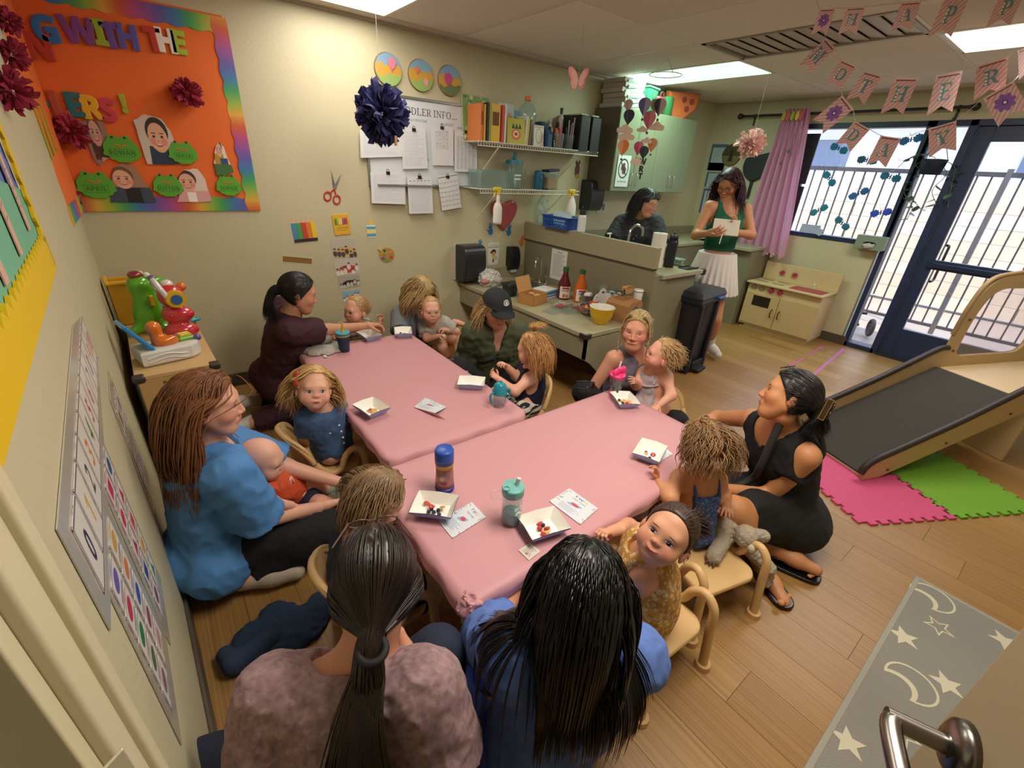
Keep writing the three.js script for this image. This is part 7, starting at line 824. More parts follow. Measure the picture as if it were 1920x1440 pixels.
function person(o){
const D0=DIM[o.t],k=o.s||1,D=D0,j=o.j,t=thing('person',o.label,o.cat||(o.t==='A'?'woman':o.t==='B'?'baby':'toddler'),[j.pel[0],0,j.pel[2]],0,o.group),off=[-j.pel[0],0,-j.pel[2]],put=(name,g,m,par=t)=>{if(Array.isArray(g))g=join(g);const q=obj(name,par===t?g.translate(...off):g,m,par);return q;};
const U=nrm(sub(j.che,j.pel)),L0=sub(j.sL,j.sR),X=nrm(add(L0,U,-dot(L0,U))),F=crs(X,U),B=[X,U,F],H0=sub(j.hL,j.hR),XP=nrm(add(H0,U,-dot(H0,U))),FP=crs(XP,U),BP=[XP,U,FP],pt=(a,b,c)=>[0,1,2].map(i=>j.che[i]+X[i]*a+U[i]*b+F[i]*c),pp=(a,b,c)=>[0,1,2].map(i=>j.pel[i]+XP[i]*a+U[i]*b+FP[i]*c);
const big=o.t==='A',sc=v=>v.map(q=>q*k),mid=(a)=>lerp(j.pel,j.che,a),fat=o.fat||0;
// head frame
const Z=view(j.hea,o.f),up=o.u?view(j.hea,o.u):[0,1,0],HX=nrm(crs(up,Z)),HY=crs(Z,HX),hs=D.head*k*(o.hs||1),hc=j.hea,H=HEADS[o.t],toW=p=>[0,1,2].map(i=>hc[i]+(HX[i]*p[0]+HY[i]*p[1]+Z[i]*p[2])*hs),dirW=p=>[0,1,2].map(i=>HX[i]*p[0]+HY[i]*p[1]+Z[i]*p[2]),dirL=p=>[dot(p,HX),dot(p,HY),dot(p,Z)],toL=p=>{const q=sub(p,hc);return[dot(q,HX)/hs,dot(q,HY)/hs,dot(q,Z)/hs];},hf=(x,y,z)=>{const q=toL([x,y,z]);return H.f(...q)*hs;};
const mat=new THREE.Matrix4().makeBasis(V(...HX),V(...HY),V(...Z)).scale(V(hs,hs,hs)).setPosition(...hc),bake=g=>{g=g.clone();g.applyMatrix4(mat);return g;};
const torso=(e,lo=1)=>{const r=[ell(mid(0.8),sc(D.che).map(v=>v+e+fat),0.05,B),ell(mid(0.42),sc(D.wai).map(v=>v+e+fat),0.06,B)];if(lo)r.push(ell(pp(0,0.01,0),sc(D.pel).map(v=>v+e+fat),0.06,BP));r.push(cap(lerp(j.sL,j.che,0.08),lerp(j.sR,j.che,0.08),D.sho*k+e,D.sho*k+e,0.05));if(D.bust)for(const s of[-1,1])r.push(ell(add(add(mid(0.74),X,s*0.07),F,0.065),[D.bust+e,D.bust+e,D.bust*0.9+e],0.05,B));if(big&&lo)for(const s of[-1,1])r.push(ell(pp(s*0.075,-0.02,-0.05),[0.085+e,0.085+e,0.085+e],0.05,BP));r.push(cap(pt(0,-0.01*k,-0.01),lerp(j.che,hc,0.55),D.neck*k*1.25+e,D.neck*k+e*0.3,0.05));return r;};
const arm=(s,e,q,cut=true)=>{const S=j['s'+s],E=j['e'+s],W=j['w'+s],u=D.ua.map(v=>v*k),f=D.fa.map(v=>v*k);if(q<=1)return[cap(S,lerp(S,E,q),u[0]+e*0.8,u[0]+(u[1]-u[0])*q+e*1.3,0.03,cut)];return[cap(S,E,u[0]+e,u[1]+e,0.03),cap(E,lerp(E,W,q-1),f[0]+e,f[0]+(f[1]-f[0])*(q-1)+e,0.025,cut&&q<1.99)];};
const leg=(s,e,q,cut=true)=>{const S=j['h'+s],E=j['k'+s],W=j['a'+s],u=D.th.map(v=>v*k),f=D.sh.map(v=>v*k);if(q<=1)return[cap(S,lerp(S,E,q),u[0]+e,u[0]+(u[1]-u[0])*q+e*1.1,0.05,cut)];const r=[cap(S,E,u[0]+e,u[1]+e,0.05),cap(E,lerp(E,W,q-1),f[0]+e,f[0]+(f[1]-f[0])*(q-1)+e,0.03,cut&&q<1.99)];if(big)r.push(cap(lerp(E,W,0.15),lerp(E,W,0.42),f[0]+e,f[0]*0.95+e,0.04));return r;};
const footDir=s=>(o.feet&&o.feet[s])||nrm(add(FP,[0,-0.15,0])),foot=(s,e)=>{const A=j['a'+s],d=footDir(s),T=add(A,d,D.fl*k);return[cap(add(A,d,-0.03*k),add(A,d,D.fl*k*0.5),D.foot[0]*k+e,D.foot[0]*k*0.95+e,0.03),cap(add(A,d,D.fl*k*0.45),T,D.foot[0]*k*0.95+e,D.foot[1]*k+e,0.03)];};
// body
const nb=toW([0,-0.075,-0.015]);
const trs=uni(torso(0)),nkf=cap(pt(0,0,-0.005),nb,D.neck*k*1.05,D.neck*k*0.95,0.03),lim=['L','R'].flatMap(s=>[uni([...arm(s,0,2)]),uni([...leg(s,0,2),...foot(s,0)])]),bk=[0.03,0.05,0.03,0.05],bf=(x,y,z)=>{const a=smin(trs(x,y,z),nkf(x,y,z),0.03);let d=a;for(let i=0;i<4;i++)d=Math.min(d,smin(a,lim[i](x,y,z),bk[i]));return d;},sk=lin(o.skin),[lo,hi]=boundsOf([...Object.entries(j).filter(e=>e[0]!=='hea').map(e=>e[1]),add(j.aL,footDir('L'),D.fl),add(j.aR,footDir('R'),D.fl),nb],D.pel[0]*0.75+0.08*k);
const tone=(x,y,z)=>{const q=1+0.05*N3(x*30,y*30,z*30);return[sk[0]*q,sk[1]*q*0.99,sk[2]*q*0.98];},parts=[nets(bf,lo,hi,D.h*k,tone)];
const hg=bake(H.geo),hp=H.geo.attributes.position,C=new Float32Array(hp.count*3),[ckx,cky,ckz]=H.cheek;
for(let i=0;i<hp.count;i++){const x=hp.getX(i),y=hp.getY(i),z=hp.getZ(i),b=Math.exp(-((Math.abs(x)-ckx)**2+(y-cky)**2+(z-ckz)**2)/0.0007)*0.22+Math.exp(-(x*x+(y+0.033)**2+(z-0.1)**2)/0.0003)*0.12+(Math.abs(x)>0.072&&Math.abs(y+0.01)<0.04?0.12:0);const q=1+0.04*N3(x*40,y*40,z*40);C.set([sk[0]*q*(1+b*0.15),sk[1]*q*(1-b),sk[2]*q*(1-b*0.9)],3*i);}
hg.setAttribute('color',new THREE.BufferAttribute(C,3));parts.push(hg);
for(const s of['L','R']){const h=(o.hands||{})[s];if(h===0)continue;const w=j['w'+s],d=nrm((h&&h.d)||sub(w,j['e'+s]));let n=(h&&h.n)||[0,-1,0];n=nrm(add(n,d,-dot(n,d)));let tb=crs(d,n);if(s==='R')tb=tb.map(v=>-v);const hS=D.hand*k,f=handField(w,d,n,tb,hS,h&&h.c!==undefined?h.c:0.35),[l2,h2]=boundsOf([w,add(w,d,0.1*hS)],0.11*hS);parts.push(nets(f,l2,h2,0.0042*Math.max(0.62,hS),tone));}
put('body',join(parts.map(g=>{g=g.toNonIndexed();return g;})),skinM);
// face
const[ex,ey,ew,eh]=H.eye,ir=lin(o.iris||'#4a3626'),gz=o.gaze||[0,0],sm=o.smile||0,op=o.open||0,ec=o.eyeOpen===undefined?1:o.eyeOpen,lashC=lin(o.lash||'#20140e'),face=[];
if(!o.noFace){
for(const s of[-1,1]){
const g=patch(H,s*ex,ey,ew,eh,u=>{const q=1-u*u;return[-0.85*q*ec,1.0*Math.pow(q,0.7)*ec];},(u,v,vv)=>{const dx=u*ew-gz[0]*0.004,dy=v*eh-gz[1]*0.003,r=Math.hypot(dx,dy)/(big?0.0062:0.0075),paintGlint=Math.hypot(dx+0.002,dy-0.002)<0.0014;return vv>0.86?lashC:paintGlint&&r<1?[0.9,0.9,0.9]:r<0.45?[0.01,0.01,0.01]:r<1?ir:[0.62,0.58,0.55];},22,10,0.0006,0.0032);put('eye',bake(g),eyeM);  // small white catchlight is painted into the iris colour
if(o.lids)put('eyelid',bake(patch(H,s*ex,ey,ew*1.05,eh,u=>{const q=1-u*u;return[(0.95-o.lids*1.5)*Math.pow(q,0.8),1.25*q];},(u,v,vv)=>vv<0.15?lashC:[sk[0]*0.9,sk[1]*0.78,sk[2]*0.74],14,5,0.002,0.003)),skinM);
const bc=lin(o.browC||o.hair&&o.hair.c||'#8a6a50').map(v=>v*0.8);if(!o.noBrow)put('eyebrow',bake(patch(H,s*(ex+0.002),H.brow,0.018,0.0034,u=>{const a=0.9*(1-(u*s*1+0.2)**2)+(o.browUp||0);return[a-0.5*(1-u*u),a+0.5*(1-u*u)];},()=>big?bc:bc.map((v,i)=>v*0.55+sk[i]*0.45),12,3,0.001,0.001)),skinM);
}
const[my,mw]=H.mouth,lc=[Math.min(1,sk[0]*0.92),sk[1]*0.5,sk[2]*0.5],w=mw*(1+0.5*sm),cv=u=>sm*(1.25*u*u-0.2);
put('mouth',bake(patch(H,0,my,w,0.0085,u=>{const q=1-u*u;return[cv(u)-(0.75-0.2*sm+op*0.9)*Math.sqrt(q),cv(u)+(0.62-0.18*Math.exp(-u*u*30))*Math.sqrt(q)+op*0.2*q];},(u,v,vv)=>{const m=0.58-op*0.06,d=Math.abs(vv-m),q=(0.05+0.3*op+0.13*(o.teeth||0))*Math.sqrt(Math.max(0,1-u*u));return d<q?((o.teeth||0)>0.3&&vv>m-q*0.2&&Math.abs(u)<0.72?[0.5,0.46,0.4]:[0.16,0.04,0.04]):lc;},24,16,0.0008,big?0.003:0.002)),lipM);
}
// clothes: inflated, cut copies of the body's own volumes
const T={t,put,j,k,D,X,U,F,XP,FP,pt,pp,mid,torso,arm,leg,foot,footDir,toW,dirW,bf,hf,hc,hs,HX,HY,Z,bake,H};
T.garment=(name,prims,c,a={})=>{
const u0=uni(prims),cuts=a.cuts||[],amp=a.amp===undefined?0.004:a.amp,q=a.q||14,f=(x,y,z)=>{let d=u0(x,y,z);for(const cc of cuts)d=smax(d,cc(x,y,z),0.006);if(amp&&Math.abs(d)<0.06){const n1=N3(x*q,y*q*1.4+3,z*q),n2=N3(x*q*2.3+5,y*q*1.1,z*q*2.3);d-=amp*(1-2.2*Math.abs(n1))*0.8+amp*0.5*(1-2.4*Math.abs(n2));}return d;};
const cc=lin(c),g=nets(f,a.lo||lo.map(v=>v-0.05),a.hi||hi.map(v=>v+0.05),(a.h||(big?0.0095:0.0072))*k,a.col||((x,y,z)=>{const v=1+0.07*N3(x*22,y*22,z*22)+(a.speck||0)*N3(x*150,y*70,z*150);return[cc[0]*v,cc[1]*v,cc[2]*v];}));
if(a.map){const gg=uvM(g.toNonIndexed(),a.ms||8);gg.deleteAttribute('color');return put(name,gg,new THREE.MeshStandardMaterial({map:a.map,roughness:0.85,side:THREE.DoubleSide}));}
return put(name,g,vcol(a.r||0.85,a.sheen?{sheen:0.3}:{}));
};
const plane=(p,n)=>(x,y,z)=>(x-p[0])*n[0]+(y-p[1])*n[1]+(z-p[2])*n[2];
T.plane=plane;T.onBody=(p,d,o=0.02)=>{let q=p;for(let i=0;i<60&&bf(...q)<o;i++)q=add(q,d,0.006);return q;};
T.top=(c,a={})=>{const e=a.e||(big?0.012:0.008),sl=a.sl===undefined?0.55:a.sl,ns=a.neck||(big?0.066:0.04),hem=a.hem===undefined?-0.12:a.hem,p0=torso(e,hem<0.35),cuts=[],hp=plane(lerp(j.pel,j.che,hem),U.map(v=>-v));p0.pop();const tu=uni(p0),tf=(x,y,z)=>smax(tu(x,y,z),hp(x,y,z),0.006);tf.k=0.03;const pr=[tf];
if(sl>0)for(const s of['L','R'])pr.push(...arm(s,e+(a.loose||0.006)*k,sl));else{pr.push(...arm('L',e,0.4),...arm('R',e,0.4));const wS=(a.strap||0.125)*(big?1:0.56)*k;for(const s of[-1,1])cuts.push(plane(pt(s*wS,0,0),X.map((v,i)=>s*v*0.92-0.35*U[i]*-1*(a.arm||0.5))));}
const nk=cap(pt(0,0.0,(a.front||0.035)*(big?1:0.5)),pt(0,0.14,0.05),ns*k,ns*1.15*k);cuts.push((x,y,z)=>-nk(x,y,z));if(a.vee){const v=cap(pt(0,0.05,0.1),pt(0,-a.vee,0.13),0.05,0.012);cuts.push((x,y,z)=>-v(x,y,z));}
if(a.more)pr.push(...a.more);return T.garment(a.name||'shirt',pr,c,{...a,cuts:[...cuts,...(a.cut||[])]});};
T.pants=(c,a={})=>{const e=a.e||(big?0.01:0.007),q=a.leg||1.93,p0=[...torso(e)].slice(1,3),w=mid(a.waist||0.2);p0.push(...(big?[ell(pp(0.075,-0.02,-0.05),[0.085+e,0.085+e,0.085+e],0.05,BP),ell(pp(-0.075,-0.02,-0.05),[0.085+e,0.085+e,0.085+e],0.05,BP)]:[]));const tu=uni(p0),wp=plane(w,U),tf=(x,y,z)=>smax(tu(x,y,z),wp(x,y,z),0.006);tf.k=0.05;const lL=uni([tf,...leg('L',e,q)]),lR=uni([tf,...leg('R',e,q)]),both=(x,y,z)=>Math.min(lL(x,y,z),lR(x,y,z)),pr=[both];both.k=0.001;return T.garment(a.name||'trousers',pr,c,{amp:0.003,...a});};
T.shoe=(s,c,a={})=>{const A=j['a'+s],d=footDir(s),e=0.008*k,f=[...foot(s,e)],y0=Math.min(A[1],A[1]+d[1]*D.fl*k)-D.foot[0]*k-e;const[l2,h2]=boundsOf([A,add(A,d,D.fl*k)],0.07*k+0.02);if(a.sock)f.push(cap(A,lerp(A,j['k'+s],a.sock),D.sh[1]*k+0.004,D.sh[1]*k*1.1+0.004,0.02,true));if(a.sock)for(let i=0;i<3;i++)h2[i]+=0.06,l2[i]-=0.06;return T.garment(a.name||'shoe',f,c,{amp:0.001,h:0.006,lo:l2,hi:h2,col:a.col,r:0.6});};
// hair
if(o.hair){
const h=o.hair,hcol=lin(h.c),zb=h.line||(y=>y>0.1?0.09:y>0.085?0.078:y>0.055?0.058+(y-0.055)*0.6:y>0.02?0.03+(y-0.02)*0.8:y>-0.03?0.0+(y+0.03)*0.6:-0.012),th=h.th||0.011,bot=h.bot||-0.07,hd=H.skull,capf=(x,y,z)=>smax(smax(hd(x,y,z)-th-(h.rough||0.003)*N3(x*50,y*14,z*50),z-zb(y),0.012),bot-y,0.02),mt=vcol(h.r||0.45,{sheen:0.4,sheenRoughness:0.4});
const gs=[];if(!h.noCap)gs.push(bake(nets(capf,[-0.12,-0.12,-0.14],[0.12,0.15,0.12],0.006,(x,y,z)=>{const v=(h.capDark||0.85)*(1+0.3*N3(x*60,y*12,z*60));return hcol.map(q=>q*v);})));
const hb0=uni([...torso(o.bodyOff||0),...arm('L',0,1),...arm('R',0,1)]),hbf=hb0;
const K=new Locks(),n=h.n||240,G=h.gather,gl=dirL([0,-1,0]),hfw=(p)=>hf(...p),st=0.015*hs*(h.step||1),outN=p=>grad(hf,p,0.004);
for(let i=0;i<n;i++){
const y=1-2*(i+0.5)/n*(h.cover||0.82),a=i*2.39996,v=[Math.sqrt(Math.max(0,1-y*y))*Math.cos(a),y,Math.sqrt(Math.max(0,1-y*y))*Math.sin(a)];let r=0.15,c0=[0,0.03,-0.012];for(let q=0;q<24;q++){const d=H.f(...add(c0,v,r));if(d<0.0005)break;r-=d*0.8;}
const p0=add(c0,v,r);if(p0[2]>zb(p0[1])-0.002||p0[1]<bot||p0[1]>(h.ymax||9))continue;
let p=add(p0,v,th*rnd(0.35,1)),Lh=(h.len||0.1)*rnd(0.75,1.1)/hs,used=0;const pts=[],offs=th*rnd(0.75,1.1);
let side=Math.sign(p[0]-(h.part||0)+rnd(-0.006,0.006))||1,d=G?sub(G,p):h.dir?h.dir(p,side):[side*0.9,-0.25+p[1],-0.55];let phase=0,w=toW(p);const stp=st/hs,tail=h.tail||0;let wob=rnd(6.28);
for(let q=0;q<90;q++){
pts.push(w);used+=stp;p=toL(w);
if(G&&phase===0){const gd=sub(G,p);if(len(gd)<0.022+stp){phase=1;used=0;if(!tail)break;d=h.tdir||[0,-0.6,-0.6];}else d=nrm(add(nrm(gd),d,0.3));}
else{if(used>(G?tail/hs*rnd(0.85,1.02):Lh))break;const gv=h.grav===undefined?0.35:h.grav;d=nrm(add(nrm(d),gl,gv));if(h.curl){wob+=h.curlF||0.9;d=nrm(add(d,[Math.cos(wob),Math.sin(wob*0.7)*0.4,Math.sin(wob)],h.curl));}if(G&&h.spread)d=nrm(add(d,[Math.cos(i*1.7),0,Math.sin(i*2.3)],h.spread));}
let nw=add(w,dirW(nrm(d)),st);const dh=hfw(nw);const need=offs*hs;if(dh<need){const g=grad(hf,nw,0.004);nw=add(nw,g,need-dh);d=dirL(nrm(sub(nw,w)));}if(!h.noBody){const db=hbf(...nw),nb2=0.016*(big?1:0.6)+(o.bodyOff||0)+0.01*((i*7)%5)/5;if(db<nb2){const g=grad(hbf,nw,0.004);nw=add(nw,g,Math.min(0.03,nb2-db));d=dirL(nrm(sub(nw,w)));}}
if(!h.face){const l=toL(nw);if(l[2]>(h.fz===undefined?0.015:h.fz)&&l[1]<0.06&&l[1]>-0.2){const sx=l[0]>=0?1:-1;if(Math.abs(l[0])<0.11){nw=add(nw,dirW([sx*0.006,0.002,-0.012]),hs);d=nrm(add(d,[sx*0.25,0,-0.7]));}}}
w=nw;
}
const q=(h.dark||0.8)+rnd(0,1-(h.dark||0.8))*1.3;K.add(pts,(h.w||0.006)*hs*rnd(0.7,1.25),hcol.map(z=>z*q),h.flat||0.55,outN);
}
if(K.I.length)gs.push(K.geo());put('hair',join(gs),mt);
}
return T;
}

// ---------------------------------------------------------------- the women and children
const D4='#2a1f1a';
const patchOn=T=>{const K=[];for(let i=0;i<5;i++)K.push(sp(0.012,...T.pt(-0.05+i*0.025,-0.12-(i%2)*0.03,0.165),1,0.7,0.3));const g=join(K),c=new Float32Array(g.attributes.position.count*3).fill(0.12);g.setAttribute('color',new THREE.BufferAttribute(c,3));return g;};
const leafTex=canvas(256,256,(x,w,h)=>{x.fillStyle='#b8863a';x.fillRect(0,0,w,h);x.strokeStyle='#e0cfa4';for(let i=0;i<46;i++){const a=rnd(6.28),px=rnd(w),py=rnd(h);x.lineWidth=3;for(let k=-2;k<3;k++)for(const[ox,oy]of[[0,0],[w,0],[-w,0],[0,h],[0,-h]]){x.beginPath();x.moveTo(px+ox,py+oy);x.quadraticCurveTo(px+ox+14*Math.cos(a+k*0.3),py+oy+14*Math.sin(a+k*0.3),px+ox+30*Math.cos(a+k*0.42),py+oy+30*Math.sin(a+k*0.42));x.stroke();}}},{rep:1});
const paisley=canvas(256,256,(x,w,h)=>{x.fillStyle='#33508c';x.fillRect(0,0,w,h);for(let i=0;i<420;i++){x.strokeStyle=['#8aa6d8','#1c2c5c','#a8bce0','#24407c'][i%4];x.lineWidth=2.4;x.beginPath();x.arc(rnd(w),rnd(h),rnd(2,9),rnd(6),rnd(6)+2.5);x.stroke();}},{rep:1});
const stripe=(a,b)=>canvas(32,64,(x,w,h)=>{x.fillStyle=a;x.fillRect(0,0,w,h);x.fillStyle=b;x.fillRect(0,0,w,h*0.4);},{rep:1});
const long=(c,o={})=>({c,n:1000,w:0.0036,grav:0.4,cover:0.86,len:0.4,dir:(p,s)=>[s*(p[2]<-0.04?0.08:0.5),-0.05,-0.85],curl:0.08,curlF:0.25,...o});
const pony=(c,G,o={})=>({c,n:800,w:0.0034,gather:G,tail:0.3,grav:0.45,spread:0.09,cover:0.9,...o});
const wisp=(c,o={})=>({c,n:640,w:0.0028,len:0.07,th:0.006,grav:0.18,cover:0.86,dir:(p,s)=>[s*0.3,0.1,-0.7],line:y=>y>0.09?0.075:y>0.05?0.05:y>0?0.015+y*0.5:-0.005,curl:0.12,dark:0.8,...o});
const glassesOn=(T,c,y=0,z=0.1,tilt=0)=>{const m=M(c,0.3),L=[];for(const s of[-1,1]){L.push(tor(0.023,0.0018,s*0.031,y,z,tilt,s*0.12),bar([s*0.054,y+0.005,z-0.006],[s*0.08,y+0.004+tilt*0.03,z-0.1],0.0018));}L.push(bar([-0.009,y+0.004,z+0.001],[0.009,y+0.004,z+0.001],0.0018));T.put('eyeglasses',T.bake(join(L)),m);};
{
let T=person({t:'A',j:{pel:[-.123,.158,-1.718],che:[-.031,.586,-1.761],hea:[.02,.809,-1.712],sL:[.019,.535,-1.922],sR:[.019,.578,-1.591],eL:[.222,.385,-1.821],eR:[.081,.317,-1.61],wL:[.421,.281,-1.715],wR:[.307,.238,-1.657],hL:[-.164,.171,-1.792],hR:[-.033,.158,-1.686],kL:[.165,.2,-2.018],kR:[.359,.172,-1.569],aL:[.271,.067,-1.668],aR:[-.007,.059,-1.6]},label:'red-haired woman in a blue t-shirt sitting by the left wall with a baby',skin:'#d8a48c',f:[0.96,-0.2,0.2],gaze:[0.6,0],iris:'#5a6a70',browC:'#8a5a3c',hands:{R:{c:0.5,n:[0,0.6,-0.6]},L:{c:0.5,n:[0,0.5,0.5]}},feet:{R:nrm([0.95,-0.05,0.35]),L:nrm([-0.8,-0.1,0.4])},hair:long('#8c5a36',{len:0.42,part:0.02,n:1200,w:0.0036,fz:-0.012,dir:(p,s)=>[s*(p[2]<-0.04?0.08:0.35),0,-0.9]})});
T.top('#4c82bc',{sl:0.92,loose:0.022,e:0.02,amp:0.007,q:9,hem:-0.2});T.pants('#0e0e12');for(const s of['L','R'])T.shoe(s,'#b8ae9c');
T=person({t:'B',j:{pel:[.257,.204,-1.861],che:[.14,.366,-1.792],hea:[.142,.502,-1.736],sL:[.139,.39,-1.871],sR:[.118,.385,-1.715],eL:[.211,.316,-1.891],eR:[.129,.374,-1.611],wL:[.217,.347,-1.801],wR:[.195,.312,-1.64],hL:[.25,.225,-1.901],hR:[.259,.196,-1.816],kL:[.331,.252,-1.816],kR:[.319,.206,-1.713],aL:[.394,.154,-1.847],aR:[.391,.138,-1.779]},label:'bald baby in an orange shirt and navy shorts held on a lap',skin:'#dba690',f:[0.85,-0.35,0.35],noBrow:1,eyeOpen:0.35,lids:0.6,hands:{R:{c:0.9},L:{c:0.9}},feet:{L:[0.5,0.75,0.3],R:[0.7,0.4,0.5]}});
T.top('#c8502c',{sl:0.6,hem:-0.1});T.pants('#1a2238',{leg:0.75,e:0.012,name:'shorts',waist:0.1});T.shoe('L','#aab8a0',{name:'sock',sock:0.3});T.shoe('R','#aab8a0',{name:'sock',sock:0.3});
T=person({t:'T',j:{pel:[.484,.269,-2.027],che:[.462,.502,-2.012],hea:[.422,.658,-1.959],sL:[.535,.465,-2.048],sR:[.377,.497,-1.984],eL:[.506,.408,-2.155],eR:[.377,.378,-2.022],wL:[.614,.371,-2.145],wR:[.416,.27,-2.031],hL:[.49,.274,-2.077],hR:[.459,.269,-1.983],kL:[.6,.267,-2.186],kR:[.558,.183,-2.064],aL:[.583,.119,-2.142],aR:[.657,.132,-2.172]},label:'blond girl in a denim dress with a coral hair bow, looking at the camera',skin:'#dba98e',f:[0.12,-0.12,1],u:[0.12,1,0],iris:'#5a5048',open:0.45,browC:'#c09a68',feet:{R:nrm([0.9,-0.2,-0.2]),L:nrm([0.9,-0.3,0])},hands:{R:{c:0.5},L:{c:0.5}},
hair:wisp('#d2ab6c',{n:900,len:0.15,w:0.0032,th:0.01,grav:0.32,curl:0.16,curlF:0.35,dir:(p,s)=>[s*0.9,0,-0.15],line:y=>y>0.085?0.08:y>0.05?0.06:y>0?0.03+y*0.5:0.01,part:0.02})});
const dn={sl:0.62,e:0.011,loose:0.012,hem:-0.25,name:'denim_dress',speck:0.25,amp:0.004};T.top('#3f5c84',{...dn,more:[cap(T.j.pel,lerp(T.j.pel,T.j.kR,0.5),0.075,0.065,0.03),cap(T.j.pel,lerp(T.j.pel,T.j.kL,0.5),0.075,0.065,0.03)]});
T.put('collar',nets(uni([cap(T.pt(0.015,-0.012,0.07),T.pt(0.06,-0.005,0.03),0.013,0.015),cap(T.pt(-0.015,-0.012,0.07),T.pt(-0.06,-0.005,0.03),0.013,0.015)]),...boundsOf([T.j.che],0.13),0.006),M(0x4a6890,0.85));for(let i=0;i<5;i++)T.put('button',sp(0.006,...T.pt(0,-0.05-i*0.036,0.098-Math.abs(i-2)*0.004+0.006)),M(0xd8dce0,0.3));for(const s of[1,-1])T.put('button',sp(0.005,...T.pt(s*0.05,-0.07,0.086)),M(0xd8dce0,0.3));
T.put('hair_bow',T.bake(join([mv(sp(0.022,0,0,0,1.3,0.9,0.5),-0.088,0.07,0.03,0,-1.1,0.9),mv(sp(0.022,0,0,0,1.3,0.9,0.5),-0.092,0.035,0.035,0,-1.1,-0.6),sp(0.011,-0.094,0.053,0.036)])),M(0xb84a34,0.7));
T=person({t:'T',j:{pel:[.274,.267,-1.082],che:[.287,.502,-1.079],hea:[.378,.642,-1.109],sL:[.285,.496,-1.167],sR:[.299,.493,-.992],eL:[.365,.413,-1.216],eR:[.389,.411,-.965],wL:[.471,.392,-1.177],wR:[.485,.392,-1.024],hL:[.272,.268,-1.133],hR:[.281,.267,-1.033],kL:[.422,.289,-1.165],kR:[.434,.289,-1.026],aL:[.455,.138,-1.169],aR:[.468,.138,-1.029]},label:'brown-haired boy in a navy top seen from behind at the near table',skin:'#d8a68c',f:[0.95,-0.28,-0.18],eyeOpen:0.6,browC:'#9a7a58',hands:{L:0,R:0},hair:wisp('#8a6c4a',{n:1000,len:0.12,w:0.003,th:0.01,grav:0.26,dir:(p,s)=>[s*0.5,0,-0.35],line:y=>y>0.07?0.078:y>0.03?0.05:y>-0.01?0.02:0.0})});
T.top('#1c2436',{sl:0.6,hem:-0.2});T.pants('#1c2028');
T=person({t:'A',j:{pel:[.434,.237,-3.045],che:[.54,.646,-2.931],hea:[.616,.857,-2.861],sL:[.554,.715,-3.09],sR:[.522,.659,-2.759],eL:[.537,.479,-3.219],eR:[.762,.601,-2.867],wL:[.773,.461,-3.156],wR:[1.006,.583,-2.88],hL:[.437,.226,-2.96],hR:[.398,.278,-3.115],kL:[.669,.06,-3.239],kR:[.592,.104,-2.815],aL:[.288,.08,-3.16],aR:[.199,.081,-2.848]},label:'dark-haired woman in maroon scrubs kneeling against the back wall',skin:'#c08d6c',f:[0.96,-0.2,-0.12],browC:D4,hands:{R:{c:0.75,n:[0,-1,0.3]},L:{c:0.5}},feet:{R:nrm([-0.9,-0.1,0.3]),L:nrm([-0.9,0.1,0.1])},hair:pony('#17120f',[0,0.0,-0.125],{tail:0.2,tdir:[0,-0.3,-1]})});
T.top('#3c1a24',{sl:0.7,loose:0.014,e:0.018,hem:-0.2,vee:0.06,amp:0.005});T.pants('#3c1a24',{e:0.016,amp:0.005,leg:1.9});for(const s of['L','R'])T.shoe(s,'#c4c0b4');T.put('hair_tie',T.bake(sp(0.016,0.02,0.005,-0.128)),M(0xc8c4bc,0.5));
T=person({t:'T',j:{pel:[1.012,.269,-3.156],che:[1.019,.502,-3.129],hea:[1.013,.648,-3.042],sL:[1.104,.501,-3.152],sR:[.932,.501,-3.114],eL:[1.122,.436,-3.047],eR:[.901,.419,-3.025],wL:[1.171,.539,-3.028],wR:[.974,.407,-2.938],hL:[1.062,.273,-3.163],hR:[.964,.274,-3.146],kL:[1.107,.305,-3.018],kR:[.97,.305,-2.994],aL:[1.114,.154,-2.984],aR:[.976,.154,-2.959]},label:'blond toddler boy with food in a raised hand at the far table end',skin:'#dba88c',f:[-0.75,-0.05,0.6],browC:'#b89468',gaze:[-0.5,0],hands:{L:{d:[0.1,0.9,0.1],n:[-0.5,0,0.8],c:0.6},R:{c:0.5}},hair:wisp('#c0986a',{len:0.035,n:560,th:0.005})});
T.top('#8a8478',{sl:0.6,hem:-0.2,map:stripe('#b0a898','#6a645c'),ms:30,e:0.01});T.pants('#55504a');
T=person({t:'A',s:0.97,j:{pel:[1.409,.135,-3.111],che:[1.508,.54,-3.121],hea:[1.503,.731,-3.006],sL:[1.657,.468,-3.102],sR:[1.352,.553,-3.071],eL:[1.768,.269,-2.986],eR:[1.259,.427,-2.868],wL:[1.737,.489,-2.916],wR:[1.441,.336,-2.757],hL:[1.488,.12,-3.122],hR:[1.331,.157,-3.117],kL:[1.82,.228,-2.972],kR:[1.288,.23,-2.747],aL:[1.514,.088,-2.816],aR:[1.613,.089,-2.852]},label:'blond woman in a grey t-shirt bowing over the toddler on her lap',skin:'#d49c82',f:[0.55,-0.85,0.3],eyeOpen:0.4,lids:0.5,hands:{L:{c:0.4,d:[0.9,-0.3,0.3]},R:0},hair:long('#b0925e',{len:0.27,part:-0.02,dir:(p,s)=>[s*0.7,-0.1,-0.5],curl:0.2,curlF:0.4,n:900})});
